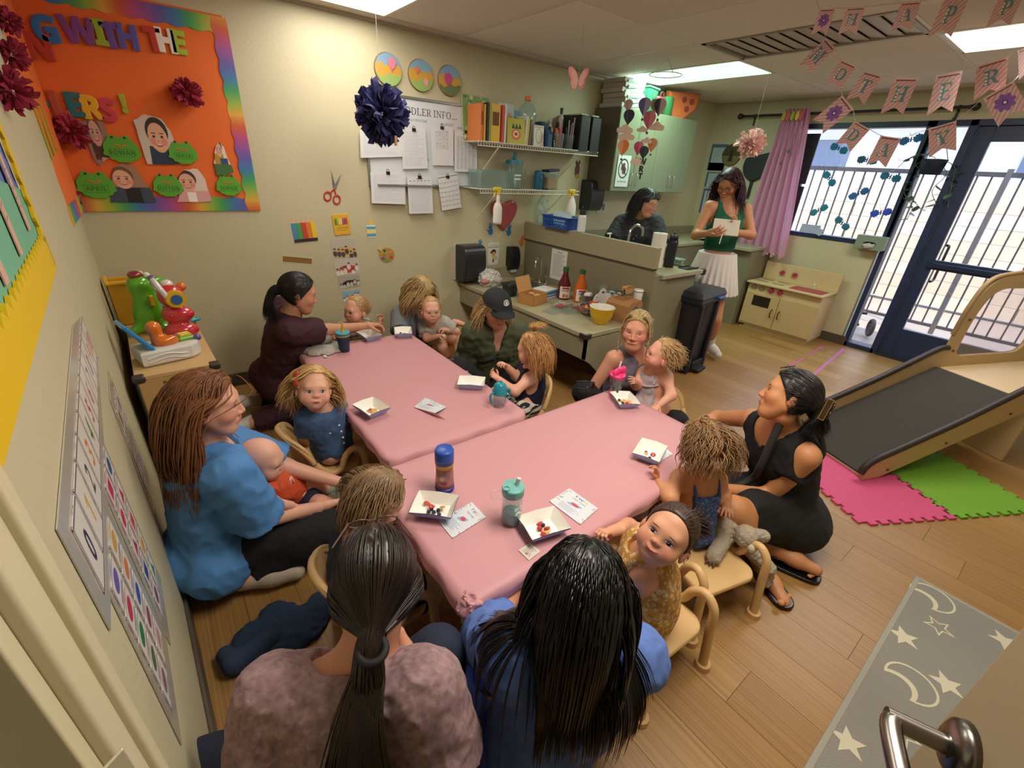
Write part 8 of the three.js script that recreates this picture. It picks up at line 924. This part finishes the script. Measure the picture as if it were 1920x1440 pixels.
T.top('#6a6e72',{sl:0.62,loose:0.012,e:0.015,neck:0.09,hem:-0.2});T.pants('#4c5242',{e:0.016,amp:0.005});T.put('bracelet',tor(0.034,0.006,0,0,0).rotateY(1.2).translate(...lerp(T.j.wL,T.j.eL,0.12)),M(0x1c1c20,0.5));
T=person({t:'T',s:0.94,j:{pel:[1.641,.326,-2.961],che:[1.541,.506,-2.897],hea:[1.49,.64,-2.834],sL:[1.609,.52,-2.854],sR:[1.487,.481,-2.952],eL:[1.686,.45,-2.804],eR:[1.461,.42,-2.858],wL:[1.585,.484,-2.801],wR:[1.515,.454,-2.774],hL:[1.679,.345,-2.942],hR:[1.598,.31,-2.965],kL:[1.664,.399,-2.81],kR:[1.574,.34,-2.827],aL:[1.741,.281,-2.832],aR:[1.645,.217,-2.836]},label:'blond toddler in a light grey t-shirt sitting on a lap holding a pink bottle',skin:'#dba68c',f:[0.2,-0.2,1],browC:'#c8a478',hands:{R:{c:0.9},L:{c:0.9}},feet:{L:nrm([0.4,-0.3,0.8]),R:nrm([0.3,-0.5,0.8])},hair:wisp('#c8a470',{len:0.055})});
T.top('#a8a39a',{sl:0.7,hem:-0.2,e:0.012});T.pants('#8a7040',{leg:0.6,e:0.016,name:'shorts',waist:0.1,speck:0.6});for(const s of['L','R'])T.shoe(s,'#8a8478',{name:'sock',sock:0.35,col:(x,y)=>{const a=Math.sin(y*330)>0?0.45:0.14;return[a,a,a];}});
T=person({t:'A',j:{pel:[1.78,.131,-2.531],che:[1.779,.561,-2.432],hea:[1.709,.757,-2.322],sL:[1.926,.551,-2.336],sR:[1.607,.573,-2.435],eL:[1.906,.295,-2.403],eR:[1.612,.332,-2.556],wL:[1.676,.237,-2.507],wR:[1.472,.365,-2.357],hL:[1.862,.124,-2.556],hR:[1.695,.118,-2.536],kL:[1.776,.258,-2.19],kR:[1.451,.373,-2.347],aL:[1.471,.06,-2.329],aR:[1.687,.081,-2.24]},label:'woman in an olive shirt and black baseball cap beside the low sink counter',skin:'#d8a088',f:[0.5,-0.5,0.75],gaze:[0.4,-0.3],lids:0.3,browC:'#9a7a50',hands:{R:{c:0.5},L:{c:0.5}},hair:long('#c0a06c',{len:0.19,n:1000,curl:0.15,ymax:0.045})});
T.top('#474e34',{sl:1.35,loose:0.014,e:0.02,hem:-0.2,vee:0.16,amp:0.008,q:11});T.pants('#131318');T.put('collar',nets(uni([cap(T.pt(0.03,-0.02,0.08),T.pt(0.09,0.015,0.02),0.018,0.022),cap(T.pt(-0.03,-0.02,0.08),T.pt(-0.09,0.015,0.02),0.018,0.022)]),...boundsOf([T.j.che],0.2),0.009),M(0x474e34,0.85));T.put('earring',T.bake(sp(0.006,-0.083,-0.04,-0.005)),M(0xd8d4c8,0.2));
{const H=T.H.f,crown=(x,y,z)=>smax(smax(H(x*0.98,y,z)-0.022,0.052-y-0.12*Math.max(0,z),0.006),-(H(x,y,z)-0.008),0.004),brim=(x,y,z)=>{const yy=0.055-0.35*(z-0.08)-5*x*x;return Math.max(Math.abs(y-yy)-0.0035,Math.hypot(x/0.088,(z-0.07)/0.095)*0.09-0.09,0.06-z);};const capg=T.put('baseball_cap',T.bake(nets((x,y,z)=>smin(crown(x,y,z),brim(x,y,z),0.006),[-0.12,0.0,-0.14],[0.12,0.16,0.19],0.0045)),M(0x17191f,0.8));
const e=patch({front:(x,y)=>{let z=0.16;for(let i=0;i<40;i++){const d=crown(x,y,z);if(d<3e-4)break;z-=d*0.7;}return z;}},0.012,0.092,0.022,0.02,u=>[-Math.sqrt(Math.max(0,1-u*u))*0.5-0.2,Math.sqrt(Math.max(0,1-u*u))*0.9],(u,v)=>(Math.hypot(u,v*0.9)<0.45||v<-0.25||Math.hypot(u,v)>0.72)?[0.5,0.5,0.5]:[0.01,0.012,0.016],16,10,0.0012,0);T.put('cap_emblem',T.bake(e),lipM);}
T=person({t:'T',j:{pel:[1.639,.269,-1.874],che:[1.64,.5,-1.836],hea:[1.605,.665,-1.817],sL:[1.568,.492,-1.779],sR:[1.665,.478,-1.921],eL:[1.451,.453,-1.76],eR:[1.549,.482,-1.875],wL:[1.392,.513,-1.841],wR:[1.469,.563,-1.866],hL:[1.648,.267,-1.825],hR:[1.625,.282,-1.921],kL:[1.515,.317,-1.763],kR:[1.476,.318,-1.895],aL:[1.475,.168,-1.751],aR:[1.439,.168,-1.886]},label:'strawberry-blond girl in a navy dress with a hair tuft, beside the aqua sippy cup',skin:'#dca78c',f:[-0.92,0.0,-0.22],browC:'#c09468',hands:{L:{c:0.8,n:[0.2,0.3,0.8]},R:{c:0.8}},hair:wisp('#c08c52',{n:950,len:0.16,w:0.003,th:0.01,grav:0.3,dir:(p,s)=>[s*0.5,0.1,-0.6]})});
{const K=new Locks();for(let i=0;i<60;i++){const a=i*2.4,r=0.012*Math.sqrt(i/60),b=[r*Math.cos(a),0.125,-0.02+r*Math.sin(a)],q=[b,add(b,[Math.cos(a)*0.008,0.03,Math.sin(a)*0.008]),add(b,[Math.cos(a)*0.035,0.045+rnd(0.015),Math.sin(a)*0.035-0.015]),add(b,[Math.cos(a)*0.065,0.035+rnd(0.03),Math.sin(a)*0.06-0.03])].map(T.toW);K.add(q,0.003,lin('#c8965a').map(v=>v*rnd(0.8,1.1)),0.6);}T.put('hair_tuft',K.geo(),vcol(0.45));T.put('hair_tie',T.bake(tor(0.015,0.005,0,0.128,-0.02,PI/2)),M(0xd8ccc8,0.6));}
T.top('#151b34',{sl:0,hem:-0.2,name:'dress',strap:0.13,e:0.012});T.pants('#888888',{map:stripe('#cfcabf','#1c1c22'),ms:22,name:'leggings'});
T=person({t:'A',j:{pel:[2.307,.116,-1.672],che:[2.32,.55,-1.604],hea:[2.22,.758,-1.559],sL:[2.477,.524,-1.545],sR:[2.155,.554,-1.646],eL:[2.405,.308,-1.4],eR:[2.058,.31,-1.71],wL:[2.187,.323,-1.289],wR:[1.986,.322,-1.476],hL:[2.37,.1,-1.616],hR:[2.256,.121,-1.74],kL:[2.371,.22,-1.235],kR:[1.943,.359,-1.665],aL:[2.077,.075,-1.447],aR:[2.125,.115,-1.421]},label:'blond woman in a grey sleeveless top behind the toddler with the pale romper',skin:'#cf9478',f:[-0.12,-0.25,1],gaze:[0.2,-0.5],lids:0.45,browC:'#9a7a56',hands:{L:0,R:0},hair:pony('#b59a68',[0,0.02,-0.12],{n:900,tail:0.08,cover:0.95,line:y=>y>0.1?0.085:y>0.06?0.062+(y-0.06)*0.5:y>0?0.035+y*0.4:0.005})});
{const K=new Locks();for(const s of[-1,1])for(let i=0;i<26;i++){const b=[s*(0.03+rnd(0.02)),0.105,0.055+rnd(0.02)],q=[b,[s*0.068,0.075,0.06-rnd(0.02)],[s*(0.084+rnd(0.006)),0.0,0.05-rnd(0.03)],[s*(0.083+rnd(0.008)),-0.07,0.04-rnd(0.03)],[s*(0.08+rnd(0.01)),-0.13-rnd(0.02),0.035-rnd(0.02)]].map(T.toW);K.add(new THREE.CatmullRomCurve3(q.map(p=>V(...p))).getPoints(12).map(p=>[p.x,p.y,p.z]),0.0032,lin('#bda06c').map(v=>v*rnd(0.75,1.1)),0.6);}T.put('hair_strands',K.geo(),vcol(0.45));}
T.top('#66626e',{sl:0,strap:0.13,e:0.011,neck:0.07,hem:-0.2});T.pants('#101014');
T=person({t:'T',j:{pel:[2.292,.297,-1.376],che:[2.27,.528,-1.403],hea:[2.206,.675,-1.346],sL:[2.266,.528,-1.314],sR:[2.27,.49,-1.484],eL:[2.209,.458,-1.228],eR:[2.16,.448,-1.443],wL:[2.098,.427,-1.224],wR:[2.073,.51,-1.4],hL:[2.294,.303,-1.326],hR:[2.285,.291,-1.425],kL:[2.145,.319,-1.284],kR:[2.133,.319,-1.423],aL:[2.111,.168,-1.28],aR:[2.099,.168,-1.42]},label:'fair toddler in a pale lilac strap romper looking up beside the pink tumbler',skin:'#dea58c',f:[-0.86,0.12,0.3],gaze:[-0.5,0.4],open:0.5,browC:'#c8a478',hands:{R:{c:0.8,n:[0,-0.4,-0.7]},L:{c:0.4}},hair:wisp('#bf9a66',{n:700,len:0.075,curl:0.3,curlF:0.7})});
T.top('#b4a8ac',{sl:0,strap:0.085,arm:0.2,neck:0.062,hem:-0.25,name:'romper',e:0.012,more:[cap(T.j.pel,lerp(T.j.pel,T.j.kR,0.6),0.08,0.07,0.04),cap(T.j.pel,lerp(T.j.pel,T.j.kL,0.6),0.08,0.07,0.04)]});T.put('ruffle',tube([T.pt(0.075,-0.045,0.06),T.pt(0.04,-0.055,0.092),T.pt(0,-0.06,0.1),T.pt(-0.04,-0.055,0.092),T.pt(-0.075,-0.045,0.06)],0.007,40,6),M(0xb0a4aa,0.9));for(const s of[-1,1])T.put('strap',tube([T.pt(s*0.055,-0.04,0.083),T.pt(s*0.058,0.02,0.04),T.pt(s*0.06,0.03,0),T.pt(s*0.055,-0.02,-0.07)],0.006,20,6),M(0xb8acb0,0.9));
T=person({t:'A',fat:0.012,j:{pel:[2.165,.164,-.462],che:[2.088,.584,-.581],hea:[1.997,.8,-.582],sL:[2.002,.577,-.432],sR:[2.143,.566,-.741],eL:[1.98,.319,-.512],eR:[2.246,.434,-.95],wL:[1.782,.361,-.649],wR:[2.006,.415,-.997],hL:[2.077,.175,-.453],hR:[2.231,.174,-.52],kL:[1.723,.339,-.548],kR:[1.914,.205,-.763],aL:[1.871,.033,-.401],aR:[1.986,.073,-.402]},label:'woman in a black sleeveless dress with a crossbody strap sitting beside the ramp',skin:'#bf8458',f:[-0.85,0.1,0.1],u:[0.1,1,0],gaze:[-0.4,0.5],browC:'#1c1410',hands:{R:{c:0.6,n:[0,-1,0]},L:{c:0.4}},feet:{L:nrm([-0.55,-0.1,0.85]),R:nrm([0.3,-0.1,0.95])},hair:pony('#1a1614',[0,0.0,-0.135],{n:900,tail:0.12,spread:0.2,tdir:[0,-0.7,-0.4],curl:0.15})});
{const j=T.j;T.top('#0c0c0e',{sl:0,strap:0.15,e:0.012,neck:0.085,hem:-0.3,name:'dress',amp:0.003,more:[cap(j.hL,lerp(j.hL,j.kL,0.62),0.125,0.11,0.05),cap(j.hR,lerp(j.hR,j.kR,0.75),0.125,0.11,0.05),ell(add(T.pp(0,-0.02,0),[0,0,0.02]),[0.19,0.12,0.17],0.05)]});
const nF=T.F.map(v=>-v),st=[T.onBody(T.pt(-0.12,-0.36,0),T.F,0.032),T.onBody(T.pt(-0.06,-0.27,0),T.F,0.034),T.onBody(T.pt(0,-0.18,0),T.F,0.034),T.onBody(T.pt(0.06,-0.08,0),T.F,0.032),T.onBody(T.pt(0.105,-0.02,0.01),T.U,0.03),T.onBody(T.pt(0.07,-0.1,0),nF,0.032),T.onBody(T.pt(0,-0.24,0),nF,0.032)],sg=tube(st,0.017,50,6);T.put('shoulder_strap',sg,M(0x2c2c2a,0.7));T.put('buckle',nets(ell(lerp(st[1],st[2],0.4),[0.04,0.028,0.034]),...boundsOf([st[1],st[2]],0.06),0.008),M(0x3c3c3a,0.4));T.put('waist_bag',nets(ell(T.pt(-0.16,-0.38,0.12),[0.07,0.075,0.1],0.02),...boundsOf([T.pt(-0.16,-0.38,0.12)],0.13),0.009),M(0x232322,0.7));
for(const s of['L','R']){const A=j['a'+s],d=T.footDir(s),sd=nrm(crs(d,[0,1,0])),y=0.012,P0=add(A,d,-0.05),P1=add(A,d,0.2);P0[1]=P1[1]=y;T.put('sandal',join([nets((x,yy,z)=>{const q=sub([x,yy,z],P0),a=dot(q,nrm(sub(P1,P0))),b=dot(q,sd);return Math.max(Math.abs(yy-y)-0.009,Math.hypot(Math.max(0,Math.abs(a-0.125)-0.085),b)-0.042-0.008*Math.sin(a*12));},...boundsOf([P0,P1],0.07),0.007),tube([add(add(A,sd,0.045),[0,-0.02,0]),add(add(A,d,0.03),[0,0.02,0]),add(add(A,sd,-0.045),[0,-0.02,0])],0.006,16,6),tube([add(add(A,d,0.02),[0,0.03,0]),add(add(A,d,0.1),[0,-0.01,0]),add(add(A,d,0.165),[0,-0.045,0])],0.006,16,6),...[-0.03,-0.015,0,0.015,0.03].map(q=>sp(0.006,...add(add(A,d,0.06+q),[0,0.015-q*0.4,0])))]),M(0x101012,0.3));T.put('toe',join([0,1,2,3,4].map(i=>sp(0.0125-i*0.001,...(()=>{const p=add(add(A,d,0.185-i*0.008),sd,(s==='L'?1:-1)*(0.03-i*0.015));p[1]=0.033;return p;})(),1,0.9,1.2))),M(0xbf8458,0.5));}
T.put('claw_clip',T.bake(join([bx(0.03,0.085,0.02,0.075,0.01,-0.125,0.004),tor(0.018,0.004,0.07,0.03,-0.145),tor(0.018,0.004,0.07,-0.005,-0.145)])),M(0x3a2a1c,0.25));T.put('clip_edge',T.bake(join([bx(0.003,0.088,0.003,0.092,0.01,-0.115),bx(0.003,0.088,0.003,0.092,0.01,-0.135),bx(0.003,0.003,0.022,0.092,0.054,-0.125),bx(0.003,0.003,0.022,0.092,-0.034,-0.125)])),M(0xb89a5a,0.3,{metalness:0.8}));glassesOn(T,0x1a1614,0.118,0.055,-1.0);T.put('bangle',[0,1,2].map(i=>tor(0.034,0.0025,0,0,0,0,1.0+i*0.15).translate(...lerp(j.wR,j.eR,0.1+i*0.04))),M(0xc8b89a,0.25,{metalness:0.7}));}
T=person({t:'T',j:{pel:[1.591,.279,-.658],che:[1.571,.512,-.663],hea:[1.523,.676,-.66],sL:[1.494,.503,-.707],sR:[1.644,.489,-.619],eL:[1.377,.483,-.667],eR:[1.71,.385,-.599],wL:[1.428,.482,-.77],wR:[1.615,.419,-.544],hL:[1.555,.276,-.623],hR:[1.637,.282,-.679],kL:[1.419,.313,-.688],kR:[1.53,.313,-.787],aL:[1.423,.158,-.7],aR:[1.531,.158,-.79]},label:'curly-haired girl in a blue paisley strap dress with her back turned',skin:'#c58a62',f:[-0.55,0.05,-0.8],noFace:1,hands:{L:{d:[0.1,0.95,-0.2],n:[-0.6,0,-0.5],c:0.8},R:{c:0.5}},hair:wisp('#8a6740',{n:950,len:0.13,w:0.003,th:0.01,grav:0.3,curl:0.3,curlF:0.75})});
{const j=T.j;T.top('#33508c',{map:paisley,ms:9,sl:0,strap:0.1,arm:-0.2,neck:0.075,hem:-0.3,name:'dress',e:0.013,cut:[T.plane(T.pt(0,-0.045,0),T.U)],more:[ell(T.pp(0,-0.01,0.03),[0.16,0.085,0.15],0.06),ell(T.pp(0,0.08,0),[0.11,0.1,0.1],0.05)]});for(const s of[-1,1])T.put('strap',tube([T.pt(s*0.05,-0.05,-0.085),T.pt(s*0.052,0.015,-0.045),T.pt(s*0.052,0.03,0.0),T.pt(s*0.05,-0.04,0.08)],0.006,20,6),M(0x3a5690,0.9));T.put('hair_tuft',T.bake(join([tor(0.016,0.007,0.02,0.13,-0.03,1.2),tor(0.014,0.006,0.02,0.14,-0.035,0.4),sp(0.014,0.02,0.135,-0.03)])),M(0x7a5a38,0.5));}
T=person({t:'T',j:{pel:[1.054,.271,-.493],che:[1.019,.502,-.514],hea:[1.005,.665,-.467],sL:[.942,.517,-.472],sR:[1.076,.535,-.579],eL:[.942,.404,-.525],eR:[1.13,.466,-.669],wL:[.932,.409,-.64],wR:[1.02,.5,-.67],hL:[1.005,.268,-.484],hR:[1.103,.281,-.496],kL:[.94,.31,-.618],kR:[1.077,.311,-.646],aL:[.934,.158,-.648],aR:[1.072,.158,-.672]},label:'smiling dark-haired girl in a mustard leaf-print top looking up at the camera',skin:'#d29a78',f:[-0.14,-0.05,1],u:[0.42,1,0],gaze:[-0.1,0.3],smile:1,open:0.3,iris:'#2a1a12',eyeOpen:0.85,browC:'#6a4a36',hands:{R:{d:[-0.8,0.5,0],n:[-0.4,-0.6,0.2],c:1.0},L:{c:0.5}},hair:pony('#3e2a20',[0.0,0.06,-0.11],{n:800,th:0.006,w:0.003,tail:0.07,grav:0.05,spread:0.25,tdir:[0.6,0.5,-0.4],cover:0.9,capDark:1.0})});
T.top('#b8863a',{map:leafTex,ms:9,sl:0,strap:0.15,e:0.02,hem:-0.3,neck:0.034,front:0.01});T.pants('#b8863a',{map:leafTex,ms:9,leg:0.7,name:'shorts'});
T=person({t:'A',j:{pel:[3.846,.783,-2.859],che:[3.796,1.219,-2.889],hea:[3.704,1.386,-2.753],sL:[3.859,1.202,-2.729],sR:[3.75,1.166,-3.047],eL:[3.831,.974,-2.588],eR:[3.575,.966,-2.999],wL:[3.588,1,-2.572],wR:[3.443,1.002,-2.796],hL:[3.883,.811,-2.786],hR:[3.809,.792,-2.936],kL:[3.777,.426,-2.755],kR:[3.676,.417,-2.898],aL:[3.898,.059,-2.804],aR:[3.819,.059,-2.953]},label:'dark-haired woman with glasses in a dark grey t-shirt behind the divider',skin:'#c48e70',f:[0.82,-0.2,0.5],gaze:[0.4,-0.3],smile:0.9,open:0.3,teeth:0.8,browC:D4,hands:{L:0,R:0},hair:long('#1c1614',{len:0.22,n:800,line:y=>y>0.05?0.085:y>0.02?0.06:0.015})});
T.top('#2c2e32',{sl:0.75,loose:0.02,e:0.022,hem:-0.2,amp:0.006});T.pants('#1c1c20');glassesOn(T,0xb89a94,0.0,0.1);T.put('shirt_print',patchOn(T),lipM);
T=person({t:'A',s:1.02,j:{pel:[4.092,.897,-2.157],che:[4.11,1.349,-2.173],hea:[4.081,1.587,-2.209],sL:[4.26,1.391,-2.087],sR:[3.981,1.396,-2.284],eL:[4.14,1.202,-1.927],eR:[3.839,1.162,-2.266],wL:[3.897,1.225,-1.977],wR:[3.692,1.211,-2.07],hL:[4.087,.84,-2.084],hR:[4.097,.882,-2.247],kL:[4.046,.437,-2.001],kR:[4.061,.476,-2.247],aL:[4.236,.095,-2.07],aR:[4.088,.079,-2.258]},label:'woman with dark red hair in a green top and white skirt reading a card',skin:'#b87e58',f:[-0.3,-0.5,0.8],gaze:[0,-0.7],lids:0.4,smile:0.9,open:0.25,teeth:0.7,browC:D4,hands:{R:{d:[-0.2,0.2,0.9],n:[0.4,0.4,0.5],c:0.6},L:{d:[-0.5,0.7,0.3],n:[0,0,-1],c:0.25}},feet:{L:nrm([-0.5,-0.15,0.85]),R:nrm([-0.6,-0.15,0.8])},hair:long('#3a1420',{len:0.3,n:900})});
{const j=T.j;T.top('#0f5c40',{sl:0,strap:0.125,e:0.008,hem:0.3,amp:0.002,name:'crop_top',neck:0.07});const c=[j.pel[0],0,j.pel[2]],sk=(x,y,z)=>{const yy=(j.pel[1]+0.12-y)/0.36,r=0.165+0.09*cl(yy),a=Math.atan2(z-c[2],x-c[0]);return Math.max(Math.hypot(x-c[0],z-c[2])-r*(1+0.05*cl(yy)*Math.sin(a*26)),Math.abs(yy-0.5)*0.36-0.18);};T.put('skirt',nets(sk,[c[0]-0.3,j.pel[1]-0.3,c[2]-0.3],[c[0]+0.3,j.pel[1]+0.18,c[2]+0.3],0.008),M(0xcfc8c0,0.85));for(const s of['L','R']){T.shoe(s,'#cdc8be',{sock:0.32});}glassesOn(T,0x3a3030,0.0,0.1);T.put('wristband',tor(0.034,0.009,0,0,0).rotateX(1.1).translate(...lerp(j.wL,j.eL,0.08)),M(0x1a1a1e,0.5));{const c=thing('white_card','white card with a pen read by the woman in the green top','card',lerp(j.wL,j.wR,0.45));c.position.y+=0.05;c.rotation.set(-0.7,-1.0,0,'YXZ');obj('card',bx(0.2,0.15,0.012,0,0,0.0,0.003),M(0xc8bcae,0.7),c);obj('pen',bar([-0.02,-0.075,0.01],[-0.03,-0.17,0.02],0.004),M(0xd8d0c0,0.5),c);c.position.x-=0.06;c.position.z+=0.06;}T.put('necklace',tor(0.07,0.0015,0,0,0,1.2).translate(...T.pt(0,0.0,0.05)),M(0x8a8478,0.3));}
{ // two mothers in the foreground
T=person({t:'A',j:{pel:[.129,.146,-.527],che:[.121,.582,-.614],hea:[.211,.792,-.682],sL:[-.022,.593,-.712],sR:[.232,.653,-.501],eL:[-.094,.337,-.665],eR:[.242,.399,-.414],wL:[.015,.123,-.712],wR:[.259,.517,-.641],hL:[.07,.121,-.584],hR:[.168,.147,-.449],kL:[-.205,.271,-.832],kR:[.351,.416,-.68],aL:[.153,.121,-.798],aR:[.104,.136,-.793]},label:'woman in a mauve t-shirt with a long dark ponytail, seen from behind',skin:'#c88e6e',f:[0.05,0.22,-0.97],noFace:1,fat:0.01,bodyOff:0.012,hands:{R:{c:0.7,d:[-0.1,0.5,-0.8],n:[-0.8,0.2,0]},L:0},hair:pony('#2a211c',[0.012,-0.085,-0.108],{n:1200,tail:0.4,w:0.0036,spread:0.045,tdir:[0.2,-0.6,-0.45],grav:0.5,bot:-0.1,r:0.35})});
T.top('#94787a',{sl:0.62,loose:0.016,e:0.016,hem:-0.2,amp:0.006,h:0.0075,speck:0.55,neck:0.085});T.pants('#1a2438',{e:0.014});T.put('hair_tie',T.bake(tor(0.024,0.008,0.012,-0.09,-0.112,0.8)),M(0x15161a,0.7));glassesOn(T,0x6a5448,0.125,0.06,-1.1);
const ph=thing('phone','phone with lines of blue text held by the woman in mauve','phone',add(T.j.wR,[-0.05,0.07,-0.06]));ph.rotation.set(-0.7,0.3,0.15,'YXZ');obj('case',bx(0.072,0.148,0.009,0,0,0,0.004),black,ph);obj('screen',bx(0.066,0.14,0.001,0,0,0.005),new THREE.MeshStandardMaterial({color:0x060810,roughness:0.15,emissive:0xffffff,emissiveIntensity:0.5,emissiveMap:canvas(64,128,(x,w,h)=>{x.fillStyle='#05070f';x.fillRect(0,0,w,h);for(let i=0;i<17;i++){x.fillStyle=['#3a5aa8','#8a94b0','#2a3a70'][i%3];x.fillRect(5,6+i*7,rnd(22,54),3);}})}),ph);
T=person({t:'A',j:{pel:[.494,.126,-.432],che:[.59,.555,-.403],hea:[.558,.789,-.403],sL:[.439,.614,-.45],sR:[.738,.504,-.337],eL:[.489,.427,-.639],eR:[.85,.318,-.499],wL:[.7,.391,-.757],wR:[.78,.333,-.733],hL:[.425,.142,-.382],hR:[.577,.114,-.451],kL:[.337,.233,-.762],kR:[.93,.224,-.603],aL:[.692,.085,-.696],aR:[.585,.083,-.716]},label:'woman in a blue denim shirt with long straight black hair, seen from behind',skin:'#c68a66',f:[0.0,0.25,-0.97],noFace:1,fat:0.012,bodyOff:0.016,hands:{L:{c:0.6},R:0},hair:long('#0f0d0d',{len:0.4,n:1500,w:0.004,curl:0,r:0.3,dir:(p,s)=>[p[2]<-0.03?s*0.04:s*0.4,0,-0.85],grav:0.5})});
T.top('#5a78bc',{sl:1.25,loose:0.016,e:0.018,hem:-0.2,amp:0.007,h:0.008,speck:0.12,q:10});T.pants('#4a62a8',{e:0.016});const loop=[T.pt(0.02,-0.17,-0.155),T.pt(0.025,-0.2,-0.165),T.pt(0.02,-0.235,-0.16)];T.put('hanger_loop',tube(loop,0.006,12,6),M(0x34508c,0.8));T.put('cuff',nets(uni([cap(lerp(T.j.eL,T.j.wL,0.1),lerp(T.j.eL,T.j.wL,0.32),0.058,0.056,0.02)]),...boundsOf([T.j.eL,lerp(T.j.eL,T.j.wL,0.4)],0.09),0.008),M(0x5a78bc,0.85));
}
}
renderer.render(scene,camera);
